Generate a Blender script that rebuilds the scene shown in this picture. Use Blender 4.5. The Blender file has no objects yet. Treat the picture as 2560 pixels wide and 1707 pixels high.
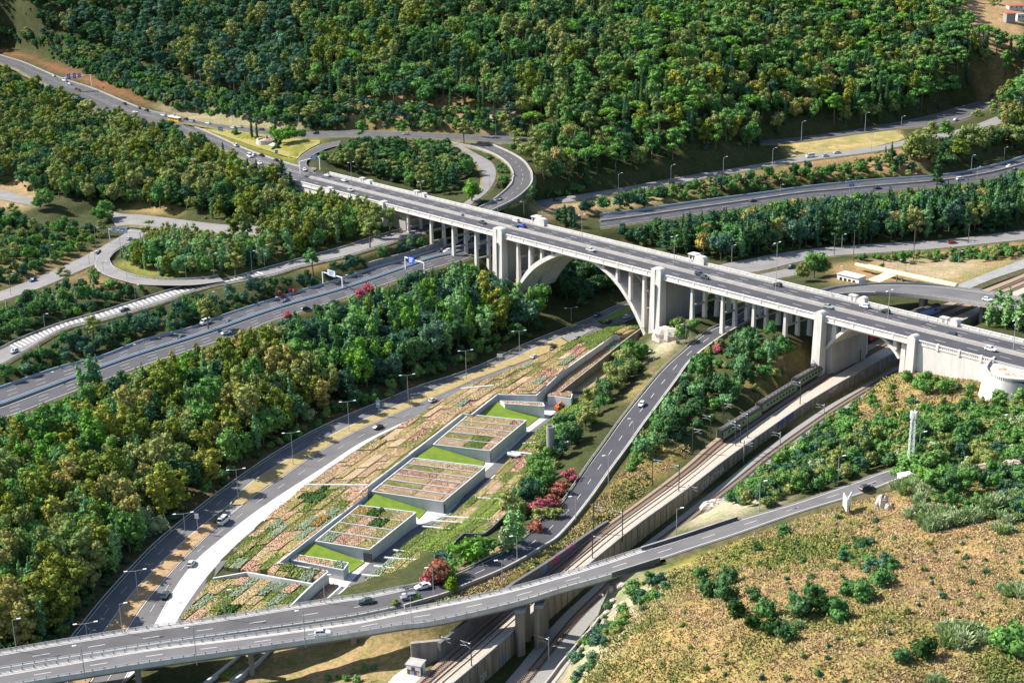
import bpy, math, random
import numpy as np
from mathutils import Vector, Matrix
rnd = random.Random(7)
S = bpy.context.scene
COL = S.collection
# ---------------------------------------------------------------- camera, sky, sun, exposure
CF, CTH, CRO, CH = 3600.0, math.radians(18.2), math.radians(1.2), 190.0
cam_d = bpy.data.cameras.new('camera'); cam = bpy.data.objects.new('camera', cam_d); COL.objects.link(cam)
cam_d.sensor_width = 36.0; cam_d.lens = CF / 2560 * 36; cam_d.clip_start = 1; cam_d.clip_end = 9000
_X = Vector((1, 0, 0)); _F = Vector((0, math.cos(CTH), -math.sin(CTH))); _D = Vector((0, -math.sin(CTH), -math.cos(CTH)))
_R = _X * math.cos(CRO) + _D * math.sin(CRO); _U = -(_D * math.cos(CRO) - _X * math.sin(CRO))
cam.matrix_world = Matrix(((_R.x, _U.x, -_F.x, 0), (_R.y, _U.y, -_F.y, 0), (_R.z, _U.z, -_F.z, CH), (0, 0, 0, 1)))
S.camera = cam
SUN_EL = math.radians(40.0); SUN_AZ = math.radians(161.0)      # direction towards the sun, counted from +X
W = bpy.data.worlds.new('World'); S.world = W; W.use_nodes = True
nt = W.node_tree; bg = nt.nodes['Background']
sky = nt.nodes.new('ShaderNodeTexSky'); sky.sky_type = 'NISHITA'; sky.sun_disc = False
sky.sun_elevation = SUN_EL; sky.sun_rotation = math.pi / 2 - SUN_AZ
nt.links.new(sky.outputs[0], bg.inputs[0]); bg.inputs[1].default_value = 0.1
sd = bpy.data.lights.new('sun', 'SUN'); sd.energy = 5.0; sd.angle = math.radians(0.5); sd.color = (1.0, 0.955, 0.89)
so = bpy.data.objects.new('sun', sd); COL.objects.link(so); so.location = (-200, 200, 400)
sv = Vector((math.cos(SUN_EL) * math.cos(SUN_AZ), math.cos(SUN_EL) * math.sin(SUN_AZ), math.sin(SUN_EL)))
so.rotation_euler = sv.to_track_quat('Z', 'Y').to_euler()
S.view_settings.view_transform = 'Standard'; S.view_settings.look = 'None'
S.view_settings.exposure = 1.15; S.view_settings.gamma = 1.0; S.view_settings.use_curve_mapping = False
S.cycles.max_bounces = 5; S.cycles.diffuse_bounces = 2; S.cycles.glossy_bounces = 2; S.cycles.transmission_bounces = 3
S.cycles.transparent_max_bounces = 4; S.cycles.caustics_reflective = False; S.cycles.caustics_refractive = False

# ---------------------------------------------------------------- survey: photo measurements -> metres on the ground
def ray(x, y):
    u, v = x - 1280.0, y - 853.5
    u2 = u * math.cos(CRO) - v * math.sin(CRO); v2 = u * math.sin(CRO) + v * math.cos(CRO)
    return Vector((u2 / CF, math.cos(CTH) - v2 / CF * math.sin(CTH), -math.sin(CTH) - v2 / CF * math.cos(CTH)))
def P(x, y, z=0.0):
    d = ray(x, y); k = (z - CH) / d.z
    return Vector((d.x * k, d.y * k, z))
def proj(p):
    q = Vector((p[0], p[1], p[2] - CH)); w = q.dot(_F)
    u2, v2 = q.x / w * CF, q.dot(_D) / w * CF
    return (u2 * math.cos(CRO) + v2 * math.sin(CRO) + 1280, -u2 * math.sin(CRO) + v2 * math.cos(CRO) + 853.5)
def projn(A):
    A = np.asarray(A, float); q = A - np.array([0, 0, CH]); w = q @ np.array(_F)
    u2 = q[:, 0] / w * CF; v2 = (q @ np.array(_D)) / w * CF
    return np.stack([u2 * math.cos(CRO) + v2 * math.sin(CRO) + 1280, -u2 * math.sin(CRO) + v2 * math.cos(CRO) + 853.5], 1)
def pxm(p):            # photo pixels per metre at p
    return CF / max(1.0, (Vector((p[0], p[1], p[2] - CH))).dot(_F))

# ---------------------------------------------------------------- objects
class MB:
    def __init__(s): s.v = []; s.f = []; s.m = []
    def add(s, vs, fs, mi=0):
        o = len(s.v); s.v += [tuple(v) for v in vs]; s.f += [tuple(i + o for i in f) for f in fs]; s.m += [mi] * len(fs)
    def box(s, c, d, rz=0.0, mi=0):         # centre of the base, size
        hx, hy, h = d[0] / 2, d[1] / 2, d[2]; co, si = math.cos(rz), math.sin(rz)
        vs = [(c[0] + x * co - y * si, c[1] + x * si + y * co, c[2] + z) for z in (0, h) for x, y in ((-hx, -hy), (hx, -hy), (hx, hy), (-hx, hy))]
        s.add(vs, [(0, 3, 2, 1), (4, 5, 6, 7), (0, 1, 5, 4), (1, 2, 6, 5), (2, 3, 7, 6), (3, 0, 4, 7)], mi)
    def hexa(s, b, t, mi=0):                 # bottom and top quads
        s.add(list(b) + list(t), [(0, 3, 2, 1), (4, 5, 6, 7), (0, 1, 5, 4), (1, 2, 6, 5), (2, 3, 7, 6), (3, 0, 4, 7)], mi)
    def prism(s, pts, bot, mi=0, side=None):  # pts carry the top height; bot = number or list
        n = len(pts); vs = [tuple(p) for p in pts] + [(p[0], p[1], bot if not hasattr(bot, '__len__') else bot[i]) for i, p in enumerate(pts)]
        s.add(vs, [tuple(range(n))], mi)
        s.add(vs, [(i, n + i, n + (i + 1) % n, (i + 1) % n) for i in range(n)], mi if side is None else side)
    def tube(s, p0, p1, r0, r1=None, n=6, mi=0, cap=True):
        p0, p1 = Vector(p0), Vector(p1); r1 = r0 if r1 is None else r1
        d = (p1 - p0).normalized(); a = d.orthogonal().normalized(); b = d.cross(a)
        vs = []
        for p, r in ((p0, r0), (p1, r1)):
            vs += [p + a * (r * math.cos(2 * math.pi * k / n)) + b * (r * math.sin(2 * math.pi * k / n)) for k in range(n)]
        fs = [(k, (k + 1) % n, n + (k + 1) % n, n + k) for k in range(n)]
        if cap: fs += [tuple(range(n))[::-1], tuple(range(n, 2 * n))]
        s.add(vs, fs, mi)
    def strip(s, A, B, mi=0):
        n = len(A); s.add(list(A) + list(B), [(i, i + 1, n + i + 1, n + i) for i in range(n - 1)], mi)
    def wall(s, A, B, thick, bot, mi=0): pass
    def build(s, name, mats, parent=None, smooth=False, off=None):
        me = bpy.data.meshes.new(name)
        vs = s.v
        if off is None and parent is not None: off = parent.get('_o')
        if off is not None: vs = [(v[0] - off[0], v[1] - off[1], v[2] - off[2]) for v in vs]
        me.from_pydata(vs, [], s.f)
        mats = mats if isinstance(mats, (list, tuple)) else [mats]
        for m in mats: me.materials.append(m)
        if len(mats) > 1: me.polygons.foreach_set('material_index', s.m)
        if smooth: me.polygons.foreach_set('use_smooth', [True] * len(s.f))
        me.update()
        o = bpy.data.objects.new(name, me); COL.objects.link(o)
        if parent is not None: o.parent = parent
        return o
def thing(name, label, cat, loc=(0, 0, 0), rz=0.0, group=None, local=False):
    o = bpy.data.objects.new(name, None); COL.objects.link(o); o.location = loc; o.rotation_euler = (0, 0, rz)
    o.empty_display_size = 0.5
    o['label'] = label; o['category'] = cat
    if group: o['group'] = group
    if not local: o['_o'] = tuple(loc)
    return o
def tag(o, label=None, cat=None, group=None, kind=None):
    if label: o['label'] = label
    if cat: o['category'] = cat
    if group: o['group'] = group
    if kind: o['kind'] = kind
    return o
def part(src, name, parent, mtx=None):     # another copy of a mesh as a part
    o = bpy.data.objects.new(name, src if isinstance(src, bpy.types.Mesh) else src.data); COL.objects.link(o); o.parent = parent
    if mtx is not None: o.matrix_local = mtx
    return o
def dup(root, loc, rz, label, group=None):
    r = root.copy(); COL.objects.link(r); r.location = loc; r.rotation_euler = (0, 0, rz); r['label'] = label
    if group: r['group'] = group
    for c in root.children:
        d = c.copy(); COL.objects.link(d); d.parent = r
        for g in c.children:
            e = g.copy(); COL.objects.link(e); e.parent = d
    return r

# ---------------------------------------------------------------- materials
def mat(name, col, rough=0.85, noise=None, metal=0.0, bump=0.0, spec=0.3):
    """noise: (scale, second colour, contrast low, contrast high[, stretch])"""
    m = bpy.data.materials.new(name); m.use_nodes = True; t = m.node_tree; b = t.nodes['Principled BSDF']
    b.inputs['Base Color'].default_value = (*col, 1); b.inputs['Roughness'].default_value = rough; b.inputs['Metallic'].default_value = metal
    b.inputs['Specular IOR Level'].default_value = spec
    if noise:
        g = t.nodes.new('ShaderNodeNewGeometry'); n = t.nodes.new('ShaderNodeTexNoise'); n.inputs['Scale'].default_value = noise[0]
        n.inputs['Detail'].default_value = 6; n.inputs['Roughness'].default_value = 0.65
        src = g.outputs['Position']
        if len(noise) > 4:
            mp = t.nodes.new('ShaderNodeMapping'); mp.inputs['Scale'].default_value = noise[4]; t.links.new(src, mp.inputs[0]); src = mp.outputs[0]
        t.links.new(src, n.inputs['Vector'])
        r = t.nodes.new('ShaderNodeValToRGB'); r.color_ramp.elements[0].position = noise[2]; r.color_ramp.elements[1].position = noise[3]
        r.color_ramp.elements[0].color = (*col, 1); r.color_ramp.elements[1].color = (*noise[1], 1)
        t.links.new(n.outputs[0], r.inputs[0]); t.links.new(r.outputs[0], b.inputs['Base Color'])
        if bump:
            bp = t.nodes.new('ShaderNodeBump'); bp.inputs['Strength'].default_value = bump; bp.inputs['Distance'].default_value = 0.3
            t.links.new(n.outputs[0], bp.inputs['Height']); t.links.new(bp.outputs[0], b.inputs['Normal'])
    return m
def obj_mat(name, rough=0.4, spec=0.5, coat=0.0):
    m = bpy.data.materials.new(name); m.use_nodes = True; t = m.node_tree; b = t.nodes['Principled BSDF']
    o = t.nodes.new('ShaderNodeObjectInfo'); t.links.new(o.outputs['Color'], b.inputs['Base Color'])
    b.inputs['Roughness'].default_value = rough; b.inputs['Specular IOR Level'].default_value = spec; b.inputs['Coat Weight'].default_value = coat
    return m
M = {}
M['asphalt'] = mat('asphalt', (0.062, 0.06, 0.063), 0.9, (0.12, (0.09, 0.086, 0.084), 0.35, 0.7, (1, 1, 1)))
M['asphalt_dark'] = mat('dark_asphalt', (0.047, 0.046, 0.054), 0.85, (0.15, (0.066, 0.064, 0.07), 0.35, 0.7))
M['asphalt_pale'] = mat('pale_asphalt', (0.155, 0.145, 0.138), 0.9, (0.12, (0.21, 0.2, 0.19), 0.3, 0.7))
M['asphalt_avenue'] = mat('avenue_asphalt', (0.095, 0.092, 0.094), 0.9, (0.1, (0.135, 0.128, 0.124), 0.35, 0.7))
M['paint'] = mat('road_paint', (0.52, 0.51, 0.48), 0.7, (0.9, (0.45, 0.44, 0.42), 0.4, 0.7))
M['conc'] = mat('pale_concrete', (0.36, 0.335, 0.31), 0.85, (0.25, (0.25, 0.235, 0.215), 0.35, 0.75, (1, 1, 0.35)))
M['conc_white'] = mat('white_concrete', (0.56, 0.53, 0.495), 0.85, (0.45, (0.41, 0.385, 0.345), 0.42, 0.75, (1, 1, 0.22)))
M['conc_grey'] = mat('grey_concrete', (0.27, 0.265, 0.25), 0.9, (0.3, (0.19, 0.185, 0.175), 0.35, 0.7, (1, 1, 0.3)))
M['conc_stain'] = mat('stained_concrete', (0.3, 0.265, 0.22), 0.95, (0.3, (0.13, 0.115, 0.1), 0.4, 0.75, (1.6, 1.6, 0.25)))
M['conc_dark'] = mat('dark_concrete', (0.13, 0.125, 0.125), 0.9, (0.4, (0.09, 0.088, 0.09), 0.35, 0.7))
M['conc_new'] = mat('smooth_concrete', (0.5, 0.51, 0.495), 0.8, (0.4, (0.4, 0.41, 0.405), 0.35, 0.75, (1, 1, .4)))
M['paving'] = mat('white_paving', (0.5, 0.485, 0.46), 0.9, (1.2, (0.39, 0.375, 0.345), 0.45, 0.8))
M['steel'] = mat('galvanised_steel', (0.42, 0.43, 0.44), 0.5, metal=0.3)
M['steel_dark'] = mat('dark_steel', (0.06, 0.06, 0.06), 0.6)
M['white'] = mat('white_paint', (0.75, 0.75, 0.74), 0.6)
M['lawn'] = mat('lawn', (0.1, 0.17, 0.012), 0.95, (0.35, (0.17, 0.23, 0.02), 0.35, 0.7))
M['glass'] = mat('dark_glass', (0.02, 0.024, 0.03), 0.12, spec=0.6)
M['rubber'] = mat('rubber', (0.02, 0.02, 0.02), 0.9)
M['ballast'] = mat('ballast', (0.3, 0.22, 0.16), 1.0, (2.0, (0.2, 0.145, 0.105), 0.35, 0.7))
M['ballast_grey'] = mat('grey_ballast', (0.27, 0.26, 0.24), 1.0, (2.0, (0.17, 0.165, 0.155), 0.35, 0.7))
M['rust'] = mat('rusty_rail', (0.09, 0.045, 0.028), 0.7, metal=0.2)
M['dry_grass'] = mat('dry_grass', (0.3, 0.22, 0.1), 1.0, (0.25, (0.19, 0.17, 0.055), 0.4, 0.65))
M['bark'] = mat('bark', (.1, .075, .055), 1, (1.5, (.16, .13, .1), .4, .7))
# ---------------------------------------------------------------- roads: surveyed edges
def cr(pts, n):
    """Catmull-Rom through world points, n samples evenly by length."""
    p = [Vector(q) for q in pts]
    if len(p) == 2: return [p[0].lerp(p[1], i / (n - 1)) for i in range(n)]
    q = [p[0] * 2 - p[1]] + p + [p[-1] * 2 - p[-2]]; out = []
    for i in range(1, len(q) - 2):
        for k in range(12):
            t = k / 12; a, b, c, d = q[i - 1], q[i], q[i + 1], q[i + 2]
            out.append(0.5 * ((2 * b) + (c - a) * t + (2 * a - 5 * b + 4 * c - d) * t * t + (3 * b - a - 3 * c + d) * t ** 3))
    out.append(p[-1]); return resample(out, n)
def offset(pts, d):
    out = []
    for i, p in enumerate(pts):
        a = pts[max(i - 1, 0)]; b = pts[min(i + 1, len(pts) - 1)]; t = Vector((b.x - a.x, b.y - a.y, 0)).normalized()
        out.append(Vector((p.x - t.y * d, p.y + t.x * d, p.z)))
    return out
def resample(pts, n):
    L = [0.0]
    for a, b in zip(pts, pts[1:]): L.append(L[-1] + (b - a).length)
    res = []; j = 0
    for i in range(n):
        s = L[-1] * i / (n - 1)
        while j < len(L) - 2 and L[j + 1] < s: j += 1
        d = L[j + 1] - L[j]; res.append(pts[j].lerp(pts[j + 1], (s - L[j]) / d if d > 1e-9 else 0))
    return res
def edge(px, zs, n):
    """photo points + heights spread along the length -> n world points"""
    k = len(px); zs = [zs] if not isinstance(zs, (list, tuple)) else list(zs)
    acc = [0.0]
    for a, b in zip(px, px[1:]):
        zz = zs[0]; acc.append(acc[-1] + (P(a[0], a[1], zz) - P(b[0], b[1], zz)).length)
    w = []
    for i, q in enumerate(px):
        f = acc[i] / acc[-1] * (len(zs) - 1); j = min(int(f), len(zs) - 2) if len(zs) > 1 else 0
        z = zs[0] if len(zs) == 1 else zs[j] + (zs[j + 1] - zs[j]) * (f - j)
        if len(q) > 2: z = q[2]
        w.append(P(q[0], q[1], z))
    return cr(w, n)
ROADS = {}      # name -> (A, B) world edge samples
def road(name, A, B, z, n=80):
    ROADS[name] = (edge(A, z, n), edge(B, z, n)); return ROADS[name]
# avenue beside the planted roofs: right carriageway, median, left carriageway
AV_M = [(311,1578),(366,1499),(439,1415),(490,1364),(545,1312),(614,1254),(700,1195),(784,1137),(879,1083),(970,1042),(1057,1004),(1172,955),(1192,946),(1302,906),(1375,879),(1452,842),(1510,812),(1572,780),(1650,745)]
AV_R = [(388,1565),(439,1473),(490,1404),(548,1353),(622,1294),(695,1243),(804,1173),(900,1110),(990,1066),(1034,1046),(1083,1017),(1154,976),(1216,950),(1287,921),(1326,903),(1385,877),(1437,852),(1507,826),(1560,806),(1640,770)]
AV_ML = [(256,1587),(300,1525),(351,1462),(453,1360),(527,1298),(575,1262),(622,1212),(700,1160),(789,1110),(879,1063),(955,1030),(1032,998),(1113,962),(1201,926),(1284,895),(1354,863),(1430,832),(1500,800),(1560,768),(1640,733)]
AV_L = [(186,1590),(256,1503),(329,1422),(402,1349),(497,1272),(585,1206),(690,1134),(789,1078),(879,1037),(955,1006),(1057,965),(1140,939),(1222,907),(1314,863),(1406,826),(1467,802),(1530,772),(1620,735)]
def ext(L, k=1.0):      # prolong the near end under the overpass
    a, b = L[0], L[1]; return [(a[0] - (b[0] - a[0]) * k, a[1] - (b[1] - a[1]) * k)] + L
road('avenue_near', ext(AV_M, 1.6), ext(AV_R, 1.6), 0, 130)
road('avenue_far', ext(AV_L, 1.6), ext(AV_ML, 1.9), 0, 130)
road('motorway_near', [(-60,1032),(0,1018),(51,1000),(318,900),(512,838),(695,774),(860,725),(1015,672),(1077,650),(1161,629),(1260,590)],
     [(-60,1064),(0,1047),(51,1031),(146,994),(330,925),(470,878),(603,835),(676,804),(815,760),(930,722),(1080,672),(1161,649),(1270,607)], [9,11,13.5,16,18.5,20,20.5], 110)
road('motorway_far', [(-60,992),(0,972),(146,922),(256,893),(366,851),(479,822),(548,795),(731,736),(860,698),(934,672),(1007,652),(1073,632),(1140,608),(1230,573)],
     [(-60,1024),(0,1007),(51,990),(318,893),(512,831),(695,767),(860,719),(1015,666),(1077,644),(1161,621),(1250,586)], [9,11,13.5,16,18.5,20,20.5], 110)
road('slip_road', [(-50,888),(0,873),(51,848),(157,808),(263,778),(388,738),(475,714),(548,703),(607,689),(676,669),(770,643),(860,619),(922,598),(1050,562),(1190,528)],
     [(-50,928),(0,914),(60,880),(157,824),(256,800),(388,762),(460,736),(530,716),(669,691),(731,672),(800,656),(860,643),(930,622),(1050,586),(1200,545)], [13,14.5,17,20,23,25.5,27], 110)
road('loop_road', [(351,545),(303,592),(262,622),(240,648),(238,669),(263,688),(314,704),(358,712),(475,713),(560,703)],
     [(400,572),(351,598),(300,622),(277,642),(276,656),(293,674),(344,692),(420,699),(500,697),(545,690)], [19,18.5,18.5,18.5,19,20.2], 70)
road('side_road', [(-40,738),(0,729),(90,695),(175,658),(235,628),(303,590),(345,567),(372,550)],
     [(-40,764),(0,753),(60,733),(117,713),(205,674),(250,655),(300,622),(400,580)], [16.5,17,17.7,18.4,19], 60)
road('cross_road', [(262,522),(300,534),(351,537),(457,550),(560,562),(660,566)], [(290,566),(330,562),(390,567),(450,571),(560,584),(660,588)], [20,21,22,23.5], 40)
road('upper_track', [(-40,462),(0,474),(60,490),(100,500)], [(-40,488),(0,498),(50,508),(100,516)], 24, 12)
# the long road off the viaduct's left end
A5F = [(-60,118),(7,141),(59,157),(146,194),(234,223),(351,271),(455,298),(472,312),(530,336),(622,377),(731,413),(790,424)]
A5N = [(-60,140),(37,170),(66,186),(160,232),(256,281),(336,300),(402,318),(486,345),(585,384),(662,426),(742,453)]
road('hill_road', A5F, A5N, [62,58,54,50,45,40,36.6,36], 110)
road('hill_ramp', [(420,284),(468,297),(512,306),(622,321),(720,329),(800,330),(865,325),(950,329),(1033,331),(1120,335),(1200,339),(1278,341),(1340,346)],
     [(440,304),(480,308),(540,318),(622,330),(720,341),(800,345),(865,342),(950,345),(1033,346),(1128,349),(1200,354),(1278,358),(1340,362)], [41,40.2,40,40.2,41,41,40], 80)
road('curve_ramp', [(1150,350),(1210,357),(1262,376),(1305,400),(1325,424),(1330,440),(1326,463),(1289,497),(1232,526),(1150,565)],
     [(1128,357),(1190,370),(1235,386),(1268,408),(1283,431),(1283,446),(1275,466),(1234,501),(1201,519),(1120,556)], [40,39,37,34,31,28], 60)
road('ramp_spur', [(1150,362),(1190,384),(1230,408),(1240,437),(1226,470),(1190,503),(1130,540)], [(1130,366),(1172,386),(1200,420),(1207,440),(1200,472),(1165,505),(1100,535)], [39.6,38.4,36.5,34,31.5,29], 40)
road('triangle_ramp', [(850,352),(804,362),(770,378),(748,395),(745,408),(752,424)], [(856,362),(812,374),(784,388),(768,402),(768,414),(790,436)], [40.5,39,37.5,36.2], 30)
# right: road above the motorway with its roundabout
road('terrace_road', [(1300,512),(1325,505),(1472,483),(1541,472),(1710,441),(1883,413),(2011,389),(2175,369),(2252,353),(2330,338),(2420,318),(2490,292)],
     [(1320,526),(1344,517),(1450,500),(1537,483),(1710,455),(1861,428),(2018,402),(2183,380),(2262,364),(2345,348),(2440,330),(2520,302)], [22,23,25,27.5,29.5,31,32.5,34], 80)
road('upper_road', [(1900,352),(1985,345),(2060,335),(2150,322),(2270,300),(2340,284),(2400,266),(2480,245)], [(1900,362),(1985,356),(2102,341),(2180,330),(2240,322),(2300,318),(2400,302),(2500,262)], [31.5,32,33,34,35], 60)
road('motorway_right', [(1500,540),(1600,528),(1760,505),(1927,483),(2003,472),(2164,455),(2362,440),(2470,420),(2560,394),(2620,372)],
     [(1500,570),(1600,556),(1760,533),(1985,499),(2080,492),(2200,480),(2380,462),(2468,450),(2560,428),(2620,408)], [20.5,20.8,21.5,22.5,23.5], 80)
road('right_avenue', [(1780,667),(1832,656),(1971,630),(2080,618),(2220,608),(2358,600),(2504,583),(2620,566)], [(1800,686),(1897,678),(1992,655),(2080,640),(2220,630),(2358,620),(2504,605),(2620,592)], 16, 60)
road('right_avenue_near', [(1800,708),(1883,690),(1985,668)], [(1820,724),(1900,706),(2000,686)], 15.5, 20)
road('branch_road', [(1000,1474),(1043,1463),(1079,1456),(1155,1430),(1206,1404),(1283,1364),(1334,1323),(1372,1282),(1406,1256),(1467,1166),(1507,1111),(1553,1047),(1602,986),(1651,928),(1697,885),(1766,830),(1835,798),(1897,758),(1960,722)],
     [(1010,1516),(1053,1503),(1114,1485),(1155,1467),(1242,1431),(1303,1400),(1354,1369),(1400,1338),(1467,1258),(1528,1173),(1574,1111),(1608,1062),(1640,1020),(1690,952),(1729,900),(1799,846),(1865,806),(1930,762),(1990,728)], [12.6,10.5,8.8,8.3,8.8,10.5,13,16.5,20,22.5,23.5], 130)
road('overpass_left', [(-60,1642),(0,1632),(183,1601),(366,1572),(548,1547),(731,1517),(860,1497),(920,1489),(1010,1470)],
     [(-60,1684),(0,1675),(183,1645),(366,1616),(548,1590),(731,1565),(860,1546),(920,1535),(1030,1512)], [9,9.3,9.8,10.4,11,11.7,12.6], 90)
OV_F = [(-60,1694),(0,1684),(183,1653),(366,1622),(610,1592),(860,1558),(920,1548),(1002,1531),(1155,1501),(1281,1473),(1400,1440),(1508,1407),(1611,1373),(1710,1342),(1850,1296),(1993,1254),(2139,1203),(2200,1180)]
OV_N = [(-60,1732),(73,1707),(183,1689),(366,1660),(610,1625),(860,1588),(1000,1565),(1099,1552),(1289,1508),(1400,1474),(1526,1439),(1654,1399),(1710,1380),(1839,1338),(1993,1284),(2139,1240),(2210,1214)]
road('overpass_right', OV_F, OV_N, [9,9.6,10.8,12.8,15.2,17.6,20,22.3,24.3,26.3,28], 160)
road('hill_top_road', [(2200,1180),(2240,1167),(2285,1152)], [(2210,1214),(2250,1198),(2295,1182)], [28,29.5,31], 12)
road('curved_bridge', [(1990,748),(2040,734),(2088,721),(2150,714),(2212,711),(2322,714),(2431,727),(2560,749),(2640,768)], [(2010,768),(2060,746),(2100,735),(2150,732),(2219,733),(2322,742),(2431,757),(2534,777),(2610,797)], [27,26.5,26,26,26,26.5,27], 60)
road('yard_road', [(2380,718),(2450,690),(2540,655),(2620,624)], [(2418,724),(2490,695),(2570,668),(2640,640)], 20, 20)
ELEV = {'overpass_left', 'curved_bridge'}
# railway: the upper line on its bed and the lower line beyond the wall
RAIL_L = [(960,1780),(1036,1707),(1106,1645),(1240,1532),(1373,1428),(1490,1330),(1600,1250),(1710,1166),(1788,1096),(1884,1028),(1972,966),(2062,904),(2140,852),(2240,800),(2354,762),(2482,715),(2560,684),(2640,650)]
RAIL_R = [(1060,1780),(1120,1722),(1238,1622),(1355,1512),(1508,1383),(1600,1310),(1710,1231),(1821,1146),(1905,1086),(2003,1018),(2090,965),(2160,925),(2241,880),(2310,846),(2420,798),(2540,745),(2600,718),(2680,690)]
road('upper_bed', RAIL_L, RAIL_R, [8.8,9.2,9.8,10.8,12.2,13.8,15.6,17.4,18.6,19,19], 140)
LOW_L = [(1150,1830),(1215,1760),(1290,1674),(1390,1554),(1480,1470),(1560,1398),(1680,1306),(1820,1196),(1905,1128),(2010,1054),(2090,1002),(2170,956),(2250,912)]
LOW_R = [(1265,1830),(1335,1740),(1400,1660),(1475,1560),(1548,1480),(1628,1400),(1758,1302),(1866,1216),(1960,1140),(2066,1062),(2130,1018),(2210,968),(2290,925)]
road('lower_bed', LOW_L, LOW_R, [3,3.6,4.4,5.6,7.6,9.6,11.2,12.4,12.8], 120)

# ---------------------------------------------------------------- terrain
CTRL = []
def c(x, y, z): p = P(x, y, z); CTRL.append((p.x, p.y, z))
for nm, (A, B) in ROADS.items():
    if nm in ELEV: continue
    st = 9
    for i in range(0, len(A), st):
        m = (A[i] + B[i]) / 2
        if nm == 'overpass_right' and proj(m)[0] < 1560: continue
        CTRL.append((m.x, m.y, m.z))
for t in [(0,0,100),(300,-10,100),(640,0,101),(960,0,102),(1280,0,103),(1600,0,100),(1900,0,96),(2200,0,92),(2560,0,84),(-200,0,104),(2760,0,80),
          (0,-130,126),(640,-130,128),(1280,-130,128),(1920,-130,122),(2560,-130,108),(-300,-130,128),(2860,-130,104),
          (2560,120,66),(2400,130,66),(2200,150,60),(1900,150,70),(1600,150,76),(1280,150,73),(960,150,72),(640,150,66),(300,120,67),
          (2500,230,52),(2560,300,38),(2300,240,50),(1700,270,56),(1400,260,55),(1000,270,52),(1500,380,38),(1350,400,38),(1800,340,42),
          (60,300,38),(200,380,31),(0,400,29),(350,420,30),(500,480,26),(620,520,25),(700,520,26),(560,430,31),
          (0,560,21),(120,600,20),(420,640,20),(600,620,22),(760,600,24),(900,560,26),
          (880,430,32),(1000,440,30),(1100,450,29),(960,400,35),(1120,410,34),(840,380,37),
          (850,640,21.5),(1050,600,22.5),(1000,520,27),(1150,545,26),
          (0,1150,6),(200,1100,6),(400,1050,7),(600,950,8),(800,880,8),(1000,790,8),(1200,740,9),(100,1350,2),(0,1450,2),(60,1560,1.5),(300,1250,2),
          (1440,720,5),(1380,700,6),(1350,640,12),(1650,640,15),(1500,600,16),(1700,590,16),(2000,560,17.5),(2300,540,18.5),(2500,520,20),
          (2060,450,25),(1860,470,25),(1700,495,23),(2250,415,27),(2450,375,30),(2350,395,29),
          (2200,680,18),(2400,650,18),(2540,640,19),(2100,680,18),(2300,740,19.5),
          (1680,880,15),(1650,830,16),(1700,800,22),(1960,830,26.5),(1900,850,24),(1950,890,22),(1850,930,18.5),(1780,1010,16.5),(2030,900,20),
          (1660,1100,14.5),(1560,1200,13),(1480,1290,12.6),(1380,1370,12.6),(1290,1430,12.8),(1200,1470,12.5),(1100,1510,12.5),
          (1300,1320,5),(1250,1320,4),(1350,1240,4),(1440,1120,6),(1500,1020,7),(1560,940,9),(1620,880,11),(1150,1390,5),(1080,1420,7),
          (1000,1620,7),(940,1660,6),(860,1690,5),(800,1640,2),(700,1700,0),(600,1700,0),(500,1700,0),(1080,1600,8),(1130,1570,9),
          (2150,1000,19),(2250,960,23),(2350,930,26),(2450,1000,27),(2550,1000,29),(2500,1080,30),(2400,1120,31.5),(2250,1060,24),(2100,1060,19),(2000,1120,19.5),(1900,1190,20.5),(1850,1250,21.5),(1760,1270,21),
          (2330,922,28),(2440,946,29),(2540,985,29),(2262,918,27),(2195,945,18),
          (1700,1440,25),(1850,1400,29),(2000,1340,31),(2150,1290,33),(2300,1260,37),(2480,1230,40),(2560,1300,43),(2560,1500,46),(2400,1450,43),(2200,1450,40),(2000,1480,38),(1800,1530,35),(1650,1560,30),(1560,1560,25),(1500,1640,22),(1440,1707,18),(1600,1690,30),(1800,1690,37),(2100,1690,43),(2400,1690,46),(2620,1690,48),(2260,1190,33),(2330,1190,35)]:
    c(*t)
for X, Y, Z in [(-900,1500,150),(0,1600,155),(900,1500,140),(-900,700,60),(900,700,40),(-700,400,20),(700,400,60),(-400,200,0),(0,180,10),(400,200,60),(0,2500,170),(-1500,2500,170),(1500,2500,160)]:
    CTRL.append((X, Y, Z))
for _b in ROADS['upper_road'][1][::6]:
    _a = min(ROADS['terrace_road'][0], key=lambda q: (q - _b).length)
    if (_a - _b).length < 90:
        for f in (.3, .6): _m = _b.lerp(_a, f); CTRL.append((_m.x, _m.y, _m.z))
C_ = np.array(CTRL); XY = C_[:, :2]; K_ = -np.linalg.norm(XY[:, None] - XY[None], axis=2)
n_ = len(C_); K_[np.arange(n_), np.arange(n_)] += 4     # a little smoothing
Am = np.zeros((n_ + 1, n_ + 1)); Am[:n_, :n_] = K_; Am[:n_, n_] = 1; Am[n_, :n_] = 1
sol = np.linalg.solve(Am, np.append(C_[:, 2], 0.0))
def rbf(xy):
    out = np.empty(len(xy))
    for i in range(0, len(xy), 20000):
        q = xy[i:i + 20000]; out[i:i + 20000] = -np.linalg.norm(q[:, None] - XY[None], axis=2) @ sol[:n_] + sol[n_]
    return out
gx = np.concatenate([[-3000, -1800, -1100, -750, -600, -520], np.arange(-480, 481, 3.0), [520, 600, 750, 1100, 1800, 3000]])
gy = np.concatenate([[-600, 0, 120, 180], np.arange(216, 1261, 3.0), [1300, 1380, 1500, 1800, 2400, 4000]])
GX, GY = np.meshgrid(gx, gy); G = np.stack([GX.ravel(), GY.ravel()], 1); GZ = rbf(G)
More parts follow.
